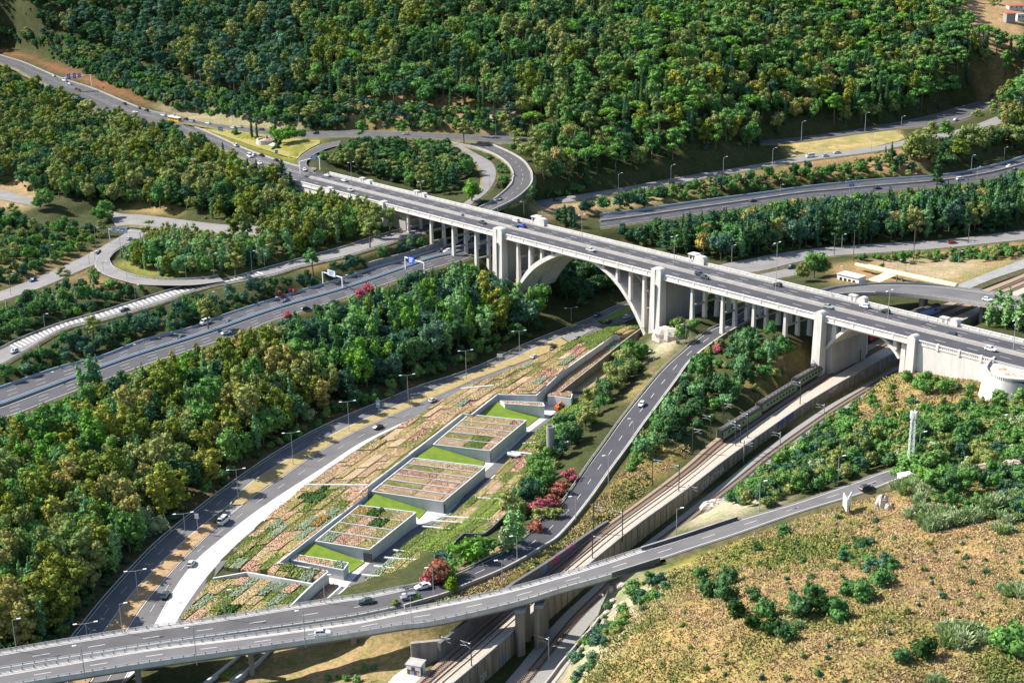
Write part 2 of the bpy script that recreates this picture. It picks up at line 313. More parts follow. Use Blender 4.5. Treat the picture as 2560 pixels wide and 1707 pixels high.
def vnoise(xy, sc, seed):
    r = np.random.RandomState(seed); T = r.rand(64, 64)
    q = xy / sc; i = np.floor(q).astype(int); f = q - i; f = f * f * (3 - 2 * f)
    g = lambda a, b: T[(i[:, 0] + a) % 64, (i[:, 1] + b) % 64]
    return (g(0, 0) * (1 - f[:, 0]) + g(1, 0) * f[:, 0]) * (1 - f[:, 1]) + (g(0, 1) * (1 - f[:, 0]) + g(1, 1) * f[:, 0]) * f[:, 1]
GZ += (vnoise(G, 14, 1) - 0.5) * 1.6 + (vnoise(G, 5, 2) - 0.5) * 0.7 + (vnoise(G, 40, 4) - 0.5) * 2.0
VO = P(736, 451, 37.0); _e = P(2270, 844, 37.0); VA = Vector((_e.x - VO.x, _e.y - VO.y, 0)).normalized(); VN = Vector((-VA.y, VA.x, 0)); VN = VN if VN.y > 0 else -VN
_t = (G[:, 0] - VO.x) * VA.x + (G[:, 1] - VO.y) * VA.y; _w = (G[:, 0] - VO.x) * VN.x + (G[:, 1] - VO.y) * VN.y
_k = (_t > 0) & (_t < 520) & (_w > -5) & (_w < 30); GZ[_k] = np.minimum(GZ[_k], np.where(_t[_k] > 360, 30, 29))
# roads cut into it
rs = []
for nm, (A, B) in ROADS.items():
    if nm in ELEV: continue
    for a, b in zip(A, B):
        m = (a + b) / 2
        if nm == 'overpass_right' and proj(m)[0] < 1590: continue
        hw = (a - b).length / 2 * 0.96 + 0.8
        rs.append((m.x, m.y, m.z, hw, 9.0 if 'bed' not in nm else 3.5))
rs = np.array(rs)
best = np.full(len(G), 1e9); bz = np.zeros(len(G)); bb = np.ones(len(G))
sel = np.where((np.abs(G[:, 0]) < 600) & (G[:, 1] > 200) & (G[:, 1] < 1300))[0]
for i in range(0, len(sel), 8000):
    q = sel[i:i + 8000]; d = np.hypot(G[q, 0][:, None] - rs[None, :, 0], G[q, 1][:, None] - rs[None, :, 1]) - rs[None, :, 3]
    k = d.argmin(1); best[q] = d[np.arange(len(q)), k]; bz[q] = rs[k, 2]; bb[q] = rs[k, 4]
w_ = np.clip(1 - best / bb, 0, 1); w_ = w_ * w_ * (3 - 2 * w_)
GZ = GZ * (1 - w_) + (bz - 0.45) * w_
for nm, (A, B) in ROADS.items():      # never above a road surface
    if nm in ELEV: continue
    for a, b in zip(resample(A, 260), resample(B, 260)):
        if nm == 'overpass_right' and proj(a)[0] < 1590: continue
        for k in range(int((b - a).length / 1.5) + 2):
            q = a.lerp(b, min(1.0, k * 1.5 / max(.1, (b - a).length))); j = int(np.searchsorted(gx, q.x)); i = int(np.searchsorted(gy, q.y))
            if 0 < j < len(gx) and 0 < i < len(gy):
                for v in ((i - 1) * len(gx) + j - 1, (i - 1) * len(gx) + j, i * len(gx) + j - 1, i * len(gx) + j):
                    if GZ[v] > q.z - .3: GZ[v] = q.z - .3
ETAR_PX = [(430,1560),(480,1500),(540,1425),(600,1365),(700,1265),(800,1185),(905,1120),(1030,1050),(1200,962),(1330,905),(1500,830),(1555,812),(1604,818),(1630,868),(1515,972),(1500,1016),(1434,1075),(1420,1120),(1350,1205),(1300,1252),(1232,1318),(1209,1336),(1160,1336),(1122,1366),(1060,1402),(1020,1450),(990,1472),(900,1500),(720,1530)]
ETAR_W = [P(x, y, 1.0) for x, y in ETAR_PX]
def inside(pts, poly):
    x, y = pts[:, 0], pts[:, 1]; r = np.zeros(len(pts), bool); n = len(poly)
    for i in range(n):
        x1, y1, x2, y2 = poly[i][0], poly[i][1], poly[i - 1][0], poly[i - 1][1]
        k = ((y1 > y) != (y2 > y)) & (x < (x2 - x1) * (y - y1) / (y2 - y1 + 1e-12) + x1); r ^= k
    return r
ie = inside(G, ETAR_W)
GZ[ie] = np.minimum(GZ[ie], -0.3)
_rr = offset(ROADS['upper_bed'][1], 3.2); _ll = ROADS['lower_bed'][1]
ilow = inside(G, _rr + _ll[::-1]); lowc = np.array([((a + b) / 2)[:] for a, b in zip(*ROADS['lower_bed'])])
for k in np.where(ilow)[0]:
    j = np.hypot(lowc[:, 0] - G[k, 0], lowc[:, 1] - G[k, 1]).argmin(); GZ[k] = min(GZ[k], lowc[j, 2] - 0.45)
nx_, ny_ = len(gx), len(gy); Zg = GZ.reshape(ny_, nx_)
def tz(x, y):
    """terrain height"""
    j = min(max(int(np.searchsorted(gx, x)) - 1, 0), nx_ - 2); i = min(max(int(np.searchsorted(gy, y)) - 1, 0), ny_ - 2)
    u = (x - gx[j]) / (gx[j + 1] - gx[j]); v = (y - gy[i]) / (gy[i + 1] - gy[i])
    return (Zg[i, j] * (1 - u) + Zg[i, j + 1] * u) * (1 - v) + (Zg[i + 1, j] * (1 - u) + Zg[i + 1, j + 1] * u) * v
def ground(x, y):
    """where the sight line through a photo point meets the terrain"""
    d = ray(x, y); t = 250.0; last = t
    while t < 2200:
        if CH + d.z * t <= tz(d.x * t, d.y * t): break
        last = t; t += 6.0
    lo, hi = last, t
    for _ in range(14):
        m = (lo + hi) / 2
        if CH + d.z * m <= tz(d.x * m, d.y * m): hi = m
        else: lo = m
    return Vector((d.x * hi, d.y * hi, tz(d.x * hi, d.y * hi)))
# colour of the ground: photo regions -> real soil / grass colours
gcol = np.empty((len(G), 3)); gcol[:] = (0.055, 0.06, 0.028)
PXG = projn(np.stack([G[:, 0], G[:, 1], GZ], 1))
front = (G[:, 1] > 230) & (G[:, 1] < 1400)
EARTH = (0.3, 0.19, 0.115); RED = (0.24, 0.105, 0.06); DRY = (0.3, 0.215, 0.1); ROCK = (0.36, 0.31, 0.26); GRASS = (0.12, 0.145, 0.03); TAN = (0.4, 0.29, 0.15)
for poly, colr in [
    ([(1330,1860),(1500,1600),(1640,1430),(1850,1340),(2150,1250),(2700,1150),(2700,1860)], DRY),
    ([(1610,1440),(1740,1390),(2000,1295),(2180,1245),(2200,1300),(1900,1420),(1650,1530)], (0.2, 0.19, 0.05)),
    ([(1500,1550),(1640,1430),(1700,1440),(1560,1600),(1460,1707),(1390,1707)], ROCK),
    ([(2040,980),(2240,880),(2560,900),(2560,1010),(2300,1050),(2100,1080)], (0.27, 0.2, 0.095)),
    ([(1940,1060),(2050,980),(2100,1010),(2050,1090)], DRY),
    ([(1700,1290),(1760,1250),(1900,1230),(1980,1245),(1900,1275),(1740,1320)], ROCK),
    ([(2080,660),(2560,600),(2560,660),(2400,720),(2080,710)], EARTH),
    ([(2200,650),(2430,640),(2480,680),(2330,705),(2220,690)], (0.34, 0.26, 0.2)),
    ([(2350,700),(2560,640),(2560,700),(2420,760)], (0.25, 0.2, 0.09)),
    ([(1060,1500),(1240,1440),(1400,1345),(1520,1220),(1640,1100),(1720,1130),(1600,1230),(1420,1390),(1250,1500),(1130,1530)], (0.24, 0.17, 0.07)),
    ([(1500,1440),(1560,1420),(1640,1420),(1560,1500),(1500,1520)], ROCK),
    ([(1850,960),(1950,880),(2030,870),(2030,930),(1900,1000)], (0.26, 0.18, 0.09)),
    ([(0,135),(60,142),(160,184),(260,222),(370,262),(480,290),(470,282),(380,256),(260,206),(130,158),(0,118)], RED),
    ([(380,262),(500,268),(640,285),(760,300),(760,330),(480,306),(430,288)], (0.3, 0.24, 0.18)),
    ([(470,300),(640,325),(800,345),(800,365),(746,395),(760,420),(700,400),(560,350),(486,322)], (0.19, 0.18, 0.045)),
    ([(850,230),(1120,240),(1260,260),(1300,330),(1000,330),(850,320)], EARTH),
    ([(1200,270),(1290,270),(1290,340),(1210,335)], ROCK),
    ([(1960,355),(2130,335),(2230,315),(2262,340),(2252,358),(2100,388),(1985,398)], TAN),
    ([(1980,400),(2180,380),(2270,366),(2330,380),(2300,440),(2100,450),(1980,440)], EARTH),
    ([(1700,460),(1860,430),(1980,408),(1980,440),(1860,470),(1700,500)], (0.22, 0.15, 0.08)),
    ([(1330,520),(1500,500),(1700,465),(1700,500),(1560,520),(1420,545),(1340,545)], (0.36, 0.25, 0.17)),
    ([(1970,560),(2240,380),(2330,330),(2330,420),(2240,440)], EARTH) if False else ([(2240,370),(2330,390),(2320,450),(2260,430)], EARTH),
    ([(2330,0),(2560,-40),(2560,140),(2500,150),(2420,90),(2360,40)], (0.34, 0.22, 0.14)),
    ([(2420,190),(2560,200),(2560,270),(2460,262)], EARTH),
    ([(100,700),(180,655),(300,595),(330,600),(230,670),(130,720)], EARTH),
    ([(0,650),(110,620),(200,630),(110,690),(0,720)], (0.2, 0.15, 0.08)),
    ([(200,690),(260,690),(330,710),(300,740),(200,720)], (0.3, 0.17, 0.11)),
    ([(-20,430),(60,430),(130,480),(60,530),(-20,520)], (0.32, 0.22, 0.15)),
    ([(300,500),(440,510),(460,545),(330,530)], (0.28, 0.2, 0.1)),
    ([(520,640),(920,540),(1000,560),(760,640),(560,700)], (0.1, 0.1, 0.04)),
    ([(740,640),(960,590),(1000,610),(760,690)], (0.17, 0.12, 0.06)),
    ([(560,1600),(850,1590),(960,1560),(1100,1560),(1030,1720),(560,1720)], (0.3, 0.22, 0.13)),
    ([(1620,860),(1720,790),(1720,840),(1640,900)], ROCK),
    ([(1560,990),(1700,860),(1720,850),(1640,960),(1590,1010)], (0.3, 0.23, 0.12)),
    ([(1150,1420),(1250,1360),(1300,1330),(1320,1350),(1210,1420),(1150,1440)], (0.36, 0.25, 0.15)),
    ([(277,660),(300,668),(350,690),(420,697),(540,690),(540,670),(400,670),(320,650)], (0.21, 0.2, 0.06)),
    ([(186,1600),(256,1503),(497,1272),(780,1085),(1057,970),(1057,940),(780,1050),(480,1250),(230,1480),(150,1600)], (0.2, 0.14, 0.085)),
]:
    k = inside(PXG, poly) & front; gcol[k] = colr
# soften the borders of the regions
gc = gcol.reshape(ny_, nx_, 3)
for _ in range(3):
    g2 = gc.copy(); g2[1:-1, 1:-1] = (gc[1:-1, 1:-1] * 2 + gc[:-2, 1:-1] + gc[2:, 1:-1] + gc[1:-1, :-2] + gc[1:-1, 2:]) / 6; gc = g2
gcol = gc.reshape(-1, 3)
def grid_mesh(name, V, nx, ny, col=None):
    me = bpy.data.meshes.new(name); idx = np.arange(nx * ny).reshape(ny, nx)
    q = np.stack([idx[:-1, :-1], idx[:-1, 1:], idx[1:, 1:], idx[1:, :-1]], -1).reshape(-1, 4)
    me.vertices.add(len(V)); me.vertices.foreach_set('co', V.astype(np.float32).ravel())
    me.loops.add(len(q) * 4); me.loops.foreach_set('vertex_index', q.ravel().astype(np.int32))
    me.polygons.add(len(q)); me.polygons.foreach_set('loop_start', np.arange(0, len(q) * 4, 4, dtype=np.int32))
    me.update(calc_edges=True); me.polygons.foreach_set('use_smooth', np.ones(len(q), bool))
    if col is not None:
        a = me.color_attributes.new('soil', 'FLOAT_COLOR', 'POINT'); a.data.foreach_set('color', np.concatenate([col, np.ones((len(col), 1))], 1).astype(np.float32).ravel())
    return me
me = grid_mesh('ground', np.stack([G[:, 0], G[:, 1], GZ], 1), nx_, ny_, gcol)
m = bpy.data.materials.new('soil_and_grass'); m.use_nodes = True; t = m.node_tree; b = t.nodes['Principled BSDF']; b.inputs['Roughness'].default_value = 1.0
b.inputs['Specular IOR Level'].default_value = 0.1
at = t.nodes.new('ShaderNodeAttribute'); at.attribute_name = 'soil'
gg = t.nodes.new('ShaderNodeNewGeometry')
n1 = t.nodes.new('ShaderNodeTexNoise'); n1.inputs['Scale'].default_value = 0.16; n1.inputs['Detail'].default_value = 8; n1.inputs['Roughness'].default_value = 0.7
n2 = t.nodes.new('ShaderNodeTexNoise'); n2.inputs['Scale'].default_value = 0.9; n2.inputs['Detail'].default_value = 5; n2.inputs['Roughness'].default_value = 0.7
for n in (n1, n2): t.links.new(gg.outputs['Position'], n.inputs['Vector'])
r1 = t.nodes.new('ShaderNodeValToRGB'); r1.color_ramp.elements[0].position = 0.38; r1.color_ramp.elements[1].position = 0.62
r1.color_ramp.elements[0].color = (0.62, 0.8, 0.5, 1); r1.color_ramp.elements[1].color = (1.12, 1.02, 0.95, 1)
r2 = t.nodes.new('ShaderNodeValToRGB'); r2.color_ramp.elements[0].position = 0.3; r2.color_ramp.elements[1].position = 0.7
r2.color_ramp.elements[0].color = (0.6, 0.6, 0.58, 1); r2.color_ramp.elements[1].color = (1.3, 1.28, 1.22, 1)
t.links.new(n1.outputs[0], r1.inputs[0]); t.links.new(n2.outputs[0], r2.inputs[0])
x1 = t.nodes.new('ShaderNodeMix'); x1.data_type = 'RGBA'; x1.blend_type = 'MULTIPLY'; x1.inputs[0].default_value = 1
x2 = t.nodes.new('ShaderNodeMix'); x2.data_type = 'RGBA'; x2.blend_type = 'MULTIPLY'; x2.inputs[0].default_value = 1
t.links.new(at.outputs['Color'], x1.inputs[6]); t.links.new(r1.outputs[0], x1.inputs[7]); t.links.new(x1.outputs[2], x2.inputs[6]); t.links.new(r2.outputs[0], x2.inputs[7])
t.links.new(x2.outputs[2], b.inputs['Base Color'])
bp = t.nodes.new('ShaderNodeBump'); bp.inputs['Strength'].default_value = 0.6; bp.inputs['Distance'].default_value = 0.5
t.links.new(n2.outputs[0], bp.inputs['Height']); t.links.new(bp.outputs[0], b.inputs['Normal'])
me.materials.append(m); M['soil'] = m
o = bpy.data.objects.new('ground', me); COL.objects.link(o); o['kind'] = 'structure'

# ---------------------------------------------------------------- road surfaces and markings
PAINT = MB()
def across(nm, f, up=0.0, off=0.0):
    A, B = ROADS[nm]; out = []
    for a, b in zip(A, B):
        d = (b - a); q = a + d * f + (d.normalized() * off if off else Vector((0, 0, 0))); out.append(Vector((q.x, q.y, q.z + up)))
    return out
def line(nm, f, w=0.22, dash=None, off=0.0, i0=0, i1=None, up=0.012):
    a = across(nm, f, up, off - w / 2)[i0:i1]; b = across(nm, f, up, off + w / 2)[i0:i1]
    if dash is None: PAINT.strip(a, b); return
    L = sum((p - q).length for p, q in zip(a, a[1:])); n = max(2, int(L / 1.0)); a = resample(a, n); b = resample(b, n)
    on, offl = dash; k = 0
    while k + on < n: PAINT.strip(a[k:k + on + 1], b[k:k + on + 1]); k += on + offl
ROADMAT = {'motorway_near': 'asphalt_dark', 'motorway_far': 'asphalt_dark', 'motorway_right': 'asphalt_dark', 'branch_road': 'asphalt_dark', 'overpass_left': 'asphalt', 'overpass_right': 'asphalt_avenue',
    'avenue_near': 'asphalt_avenue', 'avenue_far': 'asphalt_avenue', 'terrace_road': 'asphalt_pale', 'upper_road': 'asphalt', 'yard_road': 'conc_grey', 'side_road': 'asphalt_pale', 'loop_road': 'asphalt_pale', 'cross_road': 'asphalt_pale',
    'slip_road': 'asphalt_pale', 'ramp_spur': 'asphalt_pale', 'curve_ramp': 'asphalt', 'right_avenue': 'asphalt_pale', 'right_avenue_near': 'asphalt_pale', 'curved_bridge': 'asphalt_avenue', 'upper_track': 'asphalt_pale'}
lift = 0.0
for nm in ROADS:
    if 'bed' in nm: continue
    lift += 0.004
    A = across(nm, 0, lift); B = across(nm, 1, lift); mb = MB(); k = 6
    rows = [across(nm, j / k, lift) for j in range(k + 1)]
    for ra, rb in zip(rows, rows[1:]): mb.strip(ra, rb)
    nmz = {'hill_road': 'road', 'avenue_near': 'avenue', 'avenue_far': 'avenue'}.get(nm, 'road' if nm not in ('motorway_near', 'motorway_far', 'motorway_right') else 'motorway')
    o = mb.build(nmz if nm not in ('overpass_left', 'overpass_right', 'curved_bridge') else 'road', M[ROADMAT.get(nm, 'asphalt')]); o['kind'] = 'structure'
VG = mat('verge', (.17, .135, .07), 1, (.35, (.085, .095, .035), .4, .62))
vg = MB()
for nm, (A, B) in ROADS.items():
    if nm in ELEV or 'bed' in nm: continue
    for L, s_ in ((A, 1), (B, -1)):
        K = [p for p in L if nm != 'overpass_right' or proj(p)[0] > 1660]
        if nm.startswith('avenue_near') and s_ < 0: continue
        if len(K) > 2: e_ = offset(K, 2.2 * s_); vg.strip(K, [Vector((q.x, q.y, q.z - .95)) for q in e_])
o = vg.build('verge', VG); o['kind'] = 'structure'
ROADS = {k: v for k, v in ROADS.items() if v}
U = 0.11
for nm in ('avenue_near', 'avenue_far'):
    line(nm, 0.0, 0.3, off=0.35, up=U); line(nm, 1.0, 0.3, off=-0.35, up=U); line(nm, 0.5, 0.16, (4, 8), up=U)
for nm in ('motorway_near', 'motorway_far'):
    line(nm, 0.0, 0.3, off=0.8, up=U); line(nm, 1.0, 0.3, off=-0.8, up=U); line(nm, 0.36, 0.22, (4, 8), up=U); line(nm, 0.66, 0.22, (4, 8), up=U)
line('motorway_right', 0, .25, off=.8, up=U); line('motorway_right', 1, .25, off=-.8, up=U); line('motorway_right', .3, .2, (4, 8), up=U); line('motorway_right', .5, .5, up=U); line('motorway_right', .72, .2, (4, 8), up=U)
line('slip_road', 0, .25, off=.5, up=U); line('slip_road', 1, .25, off=-.5, up=U); line('slip_road', .5, .2, up=U, i0=62)
line('loop_road', 0, .2, off=.4, up=U); line('loop_road', 1, .2, off=-.4, up=U)
line('side_road', 0, .2, off=.4, up=U); line('side_road', 1, .2, off=-.4, up=U); line('side_road', .5, .15, (3, 5), up=U)
line('cross_road', .5, .15, (3, 5), up=U); line('cross_road', 0, .2, off=.4, up=U); line('cross_road', 1, .2, off=-.4, up=U)
for f in (.14, .27, .66, .78, .9): line('hill_road', f, .2, (4, 8), up=U)
line('hill_road', 0.03, .3, up=U); line('hill_road', 0.97, .3, up=U); line('hill_road', .38, .35, up=U); line('hill_road', .48, .35, up=U)
line('hill_ramp', 0, .25, off=.5, up=U); line('hill_ramp', 1, .25, off=-.5, up=U); line('hill_ramp', .5, .15, (4, 8), up=U)
line('curve_ramp', 0, .25, off=.5, up=U); line('curve_ramp', 1, .25, off=-.5, up=U); line('curve_ramp', .5, .15, (3, 5), up=U)
line('triangle_ramp', 0, .25, off=.5, up=U); line('triangle_ramp', 1, .25, off=-.5, up=U)
line('terrace_road', .5, .15, (3, 6), up=U); line('upper_road', .9, .25, up=U); line('upper_road', .1, .2, up=U)
line('right_avenue', 0, .2, off=.4, up=U); line('right_avenue', 1, .2, off=-.4, up=U); line('right_avenue', .5, .15, (4, 6), up=U)
line('branch_road', 0, .22, off=.9, up=U); line('branch_road', 1, .22, off=-.9, up=U); line('branch_road', .5, .2, (4, 8), up=U)
line('overpass_left', 0, .22, off=1.3, up=U); line('overpass_left', 1, .22, off=-1.0, up=U); line('overpass_left', .52, .18, (4, 9), up=U)
line('overpass_right', 0, .24, off=1.2, up=U); line('overpass_right', 1, .24, off=-1.1, up=U); line('overpass_right', .5, .18, (4, 9), up=U)
line('hill_top_road', 0, .24, off=1.2, up=U); line('hill_top_road', 1, .24, off=-1.1, up=U)
line('curved_bridge', 0, .3, off=1.0, up=U); line('curved_bridge', 1, .2, off=-.9, up=U)
# hatched chevrons
def hatch(nm, f0, f1, i0, i1, step=2, w=0.6, skew=1):
    a = across(nm, f0, U); b = across(nm, f1, U)
    La = resample(a[i0:i1], max(2, int(sum((p - q).length for p, q in zip(a[i0:i1], a[i0 + 1:i1])) / step)))
    Lb = resample(b[i0:i1], len(La))
    for k in range(0, len(La) - 1 - skew):
        p, q = La[k], Lb[k + skew]; d = (La[k + 1] - La[k]).normalized() * w
        PAINT.strip([p, p + d], [q, q + d])
hatch('slip_road', .08, .62, 6, 60, 2.2, .9, 2)
hatch('hill_road', .42, .62, 82, 97, 1.8, .7, -0 + 1) if False else None
PAINT.v = [(v[0], v[1], v[2]) for v in PAINT.v]
# ---------------------------------------------------------------- the great viaduct
VW = 25.0
def V(t, w, z): return Vector((VO.x + VA.x * t + VN.x * w, VO.y + VA.y * t + VN.y * w, z))
def tzv(x, y, w=0.0):
    d = ray(x, y); num = (Vector((VO.x, VO.y, 0))).dot(VN) + w; k = num / d.dot(VN)
    p = Vector((d.x * k, d.y * k, CH + d.z * k)); return (p - VO).dot(VA), p.z
def vbox(mb, t0, t1, w0, w1, z0, z1, mi=0): mb.hexa([V(t0, w0, z0), V(t1, w0, z0), V(t1, w1, z0), V(t0, w1, z0)], [V(t0, w0, z1), V(t1, w0, z1), V(t1, w1, z1), V(t0, w1, z1)], mi)
def tapered(mb, tc, w0, w1, z0, z1, ht0, ht1, flare=0.0, mi=0):
    mb.hexa([V(tc - ht0, w0 - flare, z0), V(tc + ht0, w0 - flare, z0), V(tc + ht0, w1 + flare, z0), V(tc - ht0, w1 + flare, z0)],
            [V(tc - ht1, w0, z1), V(tc + ht1, w0, z1), V(tc + ht1, w1, z1), V(tc - ht1, w1, z1)], mi)
viaduct = thing('road_viaduct', 'long white concrete arched viaduct carrying a wide dual carriageway over the valley', 'bridge', tuple(V(150, 12, 0)))
T0 = -4.0; TPR = tzv(2294, 842)[0]; TEND = TPR + 150
Z = 36.0
b = MB(); vbox(b, T0, TPR, 0.2, VW - 0.2, 34.9, 35.95); b.build('deck', M['conc'], viaduct)
b = MB()
for w0, w1 in ((2.0, 11.7), (13.5, 23.2)):
    ts = np.linspace(T0 - 10, TEND, 30)
    b.strip([V(t, w0, Z + 0.01) for t in ts], [V(t, w1, Z + 0.01) for t in ts])
b.build('roadway', M['asphalt_dark'], viaduct)
for w0, w1, nm in ((0.3, 2.0, 'footway'), (23.2, 24.7, 'footway')):
    b = MB(); vbox(b, T0, TEND, w0, w1, 35.95, 36.2); b.build(nm, M['conc_grey'], viaduct)
b = MB(); vbox(b, T0, TEND, 11.7, 12.2, 35.95, 36.75); vbox(b, T0, TEND, 13.0, 13.5, 35.95, 36.75); vbox(b, T0, TEND, 12.2, 13.0, 35.95, 36.35)
b.build('median_barrier', M['conc'], viaduct)
b = MB(); vbox(b, T0, TPR, -0.25, 0.3, 35.2, 37.05); vbox(b, T0, TPR, -0.5, 0.45, 37.05, 37.25); vbox(b, T0, TPR, -0.55, -0.25, 35.0, 35.4)
b.build('parapet', M['conc_white'], viaduct)
b = MB(); vbox(b, T0, TEND, VW - 0.3, VW + 0.2, 34.9, 37.0); vbox(b, T0, TEND, VW - 0.45, VW + 0.35, 37.0, 37.2); b.build('parapet', M['conc_white'], viaduct)
pm = MB(); pm.box((0, 0, 0), (1.0, 0.75, 2.4)); pm0 = pm.build('parapet_post', M['conc_white'], viaduct, off=(0, 0, 0))
vz = math.atan2(VA.y, VA.x); vo = Vector(viaduct['_o'])
def at_v(t, w, z): return Matrix.Translation(V(t, w, z) - vo) @ Matrix.Rotation(vz, 4, 'Z')
tl = np.arange(T0 + 3, TPR, 8.2); pm0.matrix_local = at_v(tl[0], 0.0, 35.0)
for t_ in tl[1:]: part(pm0, 'parapet_post', viaduct, at_v(t_, 0.0, 35.0))
pn = MB(); pn.box((0, 0, 0), (0.6, 0.7, 1.15)); pnm = pn.build('parapet_post', M['conc_white'], viaduct, off=(0, 0, 0))
tl = np.arange(T0 + 4, TEND, 4.1); pnm.matrix_local = at_v(tl[0], VW - 0.05, 36.1)
for t_ in tl[1:]: part(pnm, 'parapet_post', viaduct, at_v(t_, VW - 0.05, 36.1))
# lane dashes
ts = np.arange(T0, TEND, 12)
for w in (6.9, 16.8, 20.0):
    for t_ in ts: PAINT.strip([V(t_, w, Z + .03), V(t_ + 4, w, Z + .03)], [V(t_, w + .2, Z + .03), V(t_ + 4, w + .2, Z + .03)])
for w in (2.4, 11.3, 13.8, 22.8): PAINT.strip([V(T0, w, Z + .03), V(TEND, w, Z + .03)], [V(T0, w + .22, Z + .03), V(TEND, w + .22, Z + .03)])
def gz(p): return tz(p.x, p.y)
def pylon(x0, x1, y, zt, small, wall=True, zb=-2.0, chamfer=False):
    t0 = tzv(x0, y, -1.2)[0]; t1 = tzv(x1, y, -1.2)[0]; b = MB(); tc = (t0 + t1) / 2; h = (t1 - t0) / 2
    lo = min(gz(V(tc, w, 0)) for w in (-1, 6, 12, 24)) + zb
    # body with a softly rounded head
    prof = [(-h, zt - .9), (-h + .35, zt - .35), (-h + .9, zt), (h - .9, zt), (h - .35, zt - .35), (h, zt - .9)]
    for w0, w1 in ((-1.5, 1.6), (VW - 1.2, VW + 1.3)):
        b = MB()
        n = len(prof); vs = [V(tc + a, w0, c_) for a, c_ in prof] + [V(tc + a, w1, c_) for a, c_ in prof]
        b.add(vs, [tuple(range(n)), tuple(range(2 * n - 1, n - 1, -1))] + [(i, n + i, n + (i + 1) % n, (i + 1) % n) for i in range(n)])
        fl = 0.9 if w0 < 0 else -0.9
        b.hexa([V(tc - h * 1.12, w0 - max(fl, 0), lo), V(tc + h * 1.12, w0 - max(fl, 0), lo), V(tc + h * 1.12, w1 - min(fl, 0), lo), V(tc - h * 1.12, w1 - min(fl, 0), lo)],
               [V(tc - h, w0, zt - .9), V(tc + h, w0, zt - .9), V(tc + h, w1, zt - .9), V(tc - h, w1, zt - .9)])
        b.build('pylon', M['conc_white'], viaduct)
    if wall:
        b = MB(); vbox(b, tc - h * .72, tc + h * .72, 1.6, VW - 1.2, lo, 34.9); b.build('pier_wall', M['conc'], viaduct)
    if not small:       # raised rib and groove on the front
        b = MB(); vbox(b, tc - h * .9, tc - h * .1, -1.75, -1.45, 28.5, zt - .5); b.build('pylon_rib', M['conc_white'], viaduct)
        b = MB(); vbox(b, tc + h * .02, tc + h * .16, -2.45, -1.3, lo, 33); b.build('pylon_groove', M['conc_grey'], viaduct)
    return tc, h
PL1 = pylon(813, 825, 480, 38.0, True); PL2 = pylon(947, 959, 512, 38.0, True)
PM1 = pylon(1233, 1255, 575, 39.4, False); PM2 = pylon(1629, 1653, 675, 39.4, False)
PR1 = pylon(2038, 2057, 782, 38.6, True); PR2 = pylon(2271, 2290, 838, 38.6, True)
def vcrop(pts, ox, oy): return [(ox + x / 3.92, oy + y / 3.92) for x, y in pts]
def arch(ex, inn, ribs, w=1.0):
    E_ = [tzv(x, y, w) for x, y in ex]; I_ = [tzv(x, y, w) for x, y in inn]
    def sm(L):
        pts = cr([Vector((a, 0, c_)) for a, c_ in L], 34); return [(p.x, p.z) for p in pts]
    E_, I_ = sm(E_), sm(I_)
    E_ = [(a, min(c_, 34.95)) for a, c_ in E_]; I_ = [(a, min(c_, 34.0)) for a, c_ in I_]
    for w0, w1 in ribs:
        b = MB(); n = len(E_)
        f = [V(t, w0, z) for t, z in E_]; g = [V(t, w0, z) for t, z in I_]; h = [V(t, w1, z) for t, z in E_]; k = [V(t, w1, z) for t, z in I_]
        b.strip(f, g); b.strip(k, h); b.strip(h, f); b.strip(g, k)
        b.add([f[0], g[0], k[0], h[0]], [(0, 1, 2, 3)]); b.add([f[-1], g[-1], k[-1], h[-1]], [(3, 2, 1, 0)])
        b.build('arch_rib', M['conc_white'], viaduct)
    return E_
def at_t(E_, t):
    for (a, z0), (b_, z1) in zip(E_, E_[1:]):
        if a <= t <= b_: return z0 + (z1 - z0) * (t - a) / max(1e-6, b_ - a)
    return None
EX = vcrop([(352,905),(390,800),(450,700),(500,645),(560,600),(620,567),(690,540),(760,523),(820,517),(890,522),(960,536),(1030,560),(1100,594),(1190,650),(1270,716),(1340,790),(1400,868),(1470,980),(1530,1090),(1590,1225),(1630,1335),(1662,1450)], 1200, 500)
IN = vcrop([(366,905),(408,820),(470,738),(520,685),(580,640),(640,604),(710,570),(770,551),(825,541),(890,543),(955,555),(1020,579),(1090,615),(1180,676),(1260,745),(1325,818),(1380,890),(1450,1005),(1510,1120),(1570,1255),(1612,1360),(1640,1450)], 1200, 500)
E1_ = arch(EX, IN, ((1.0, 11.3), (13.7, 24.0)))
EXl = vcrop([(488,600),(530,520),(570,455),(620,410),(660,388),(700,378),(750,380),(800,398),(850,444),(890,500),(925,560),(950,610)], 700, 400)
INl = vcrop([(500,600),(545,525),(585,468),(630,424),(665,403),(702,394),(748,396),(790,412),(838,458),(876,512),(912,572),(936,612)], 700, 400)
E2_ = arch(EXl, INl, ((1.0, 24.0),))
EXr = vcrop([(404,890),(470,810),(540,750),(620,708),(700,689),(780,692),(860,716),(940,765),(1020,840),(1090,920),(1136,1005)], 1960, 640)
INr = vcrop([(404,925),(480,843),(560,772),(640,724),(710,705),(780,708),(850,732),(930,787),(1010,866),(1075,946),(1112,1005)], 1960, 640)
E3_ = arch(EXr, INr, ((1.0, 24.0),))
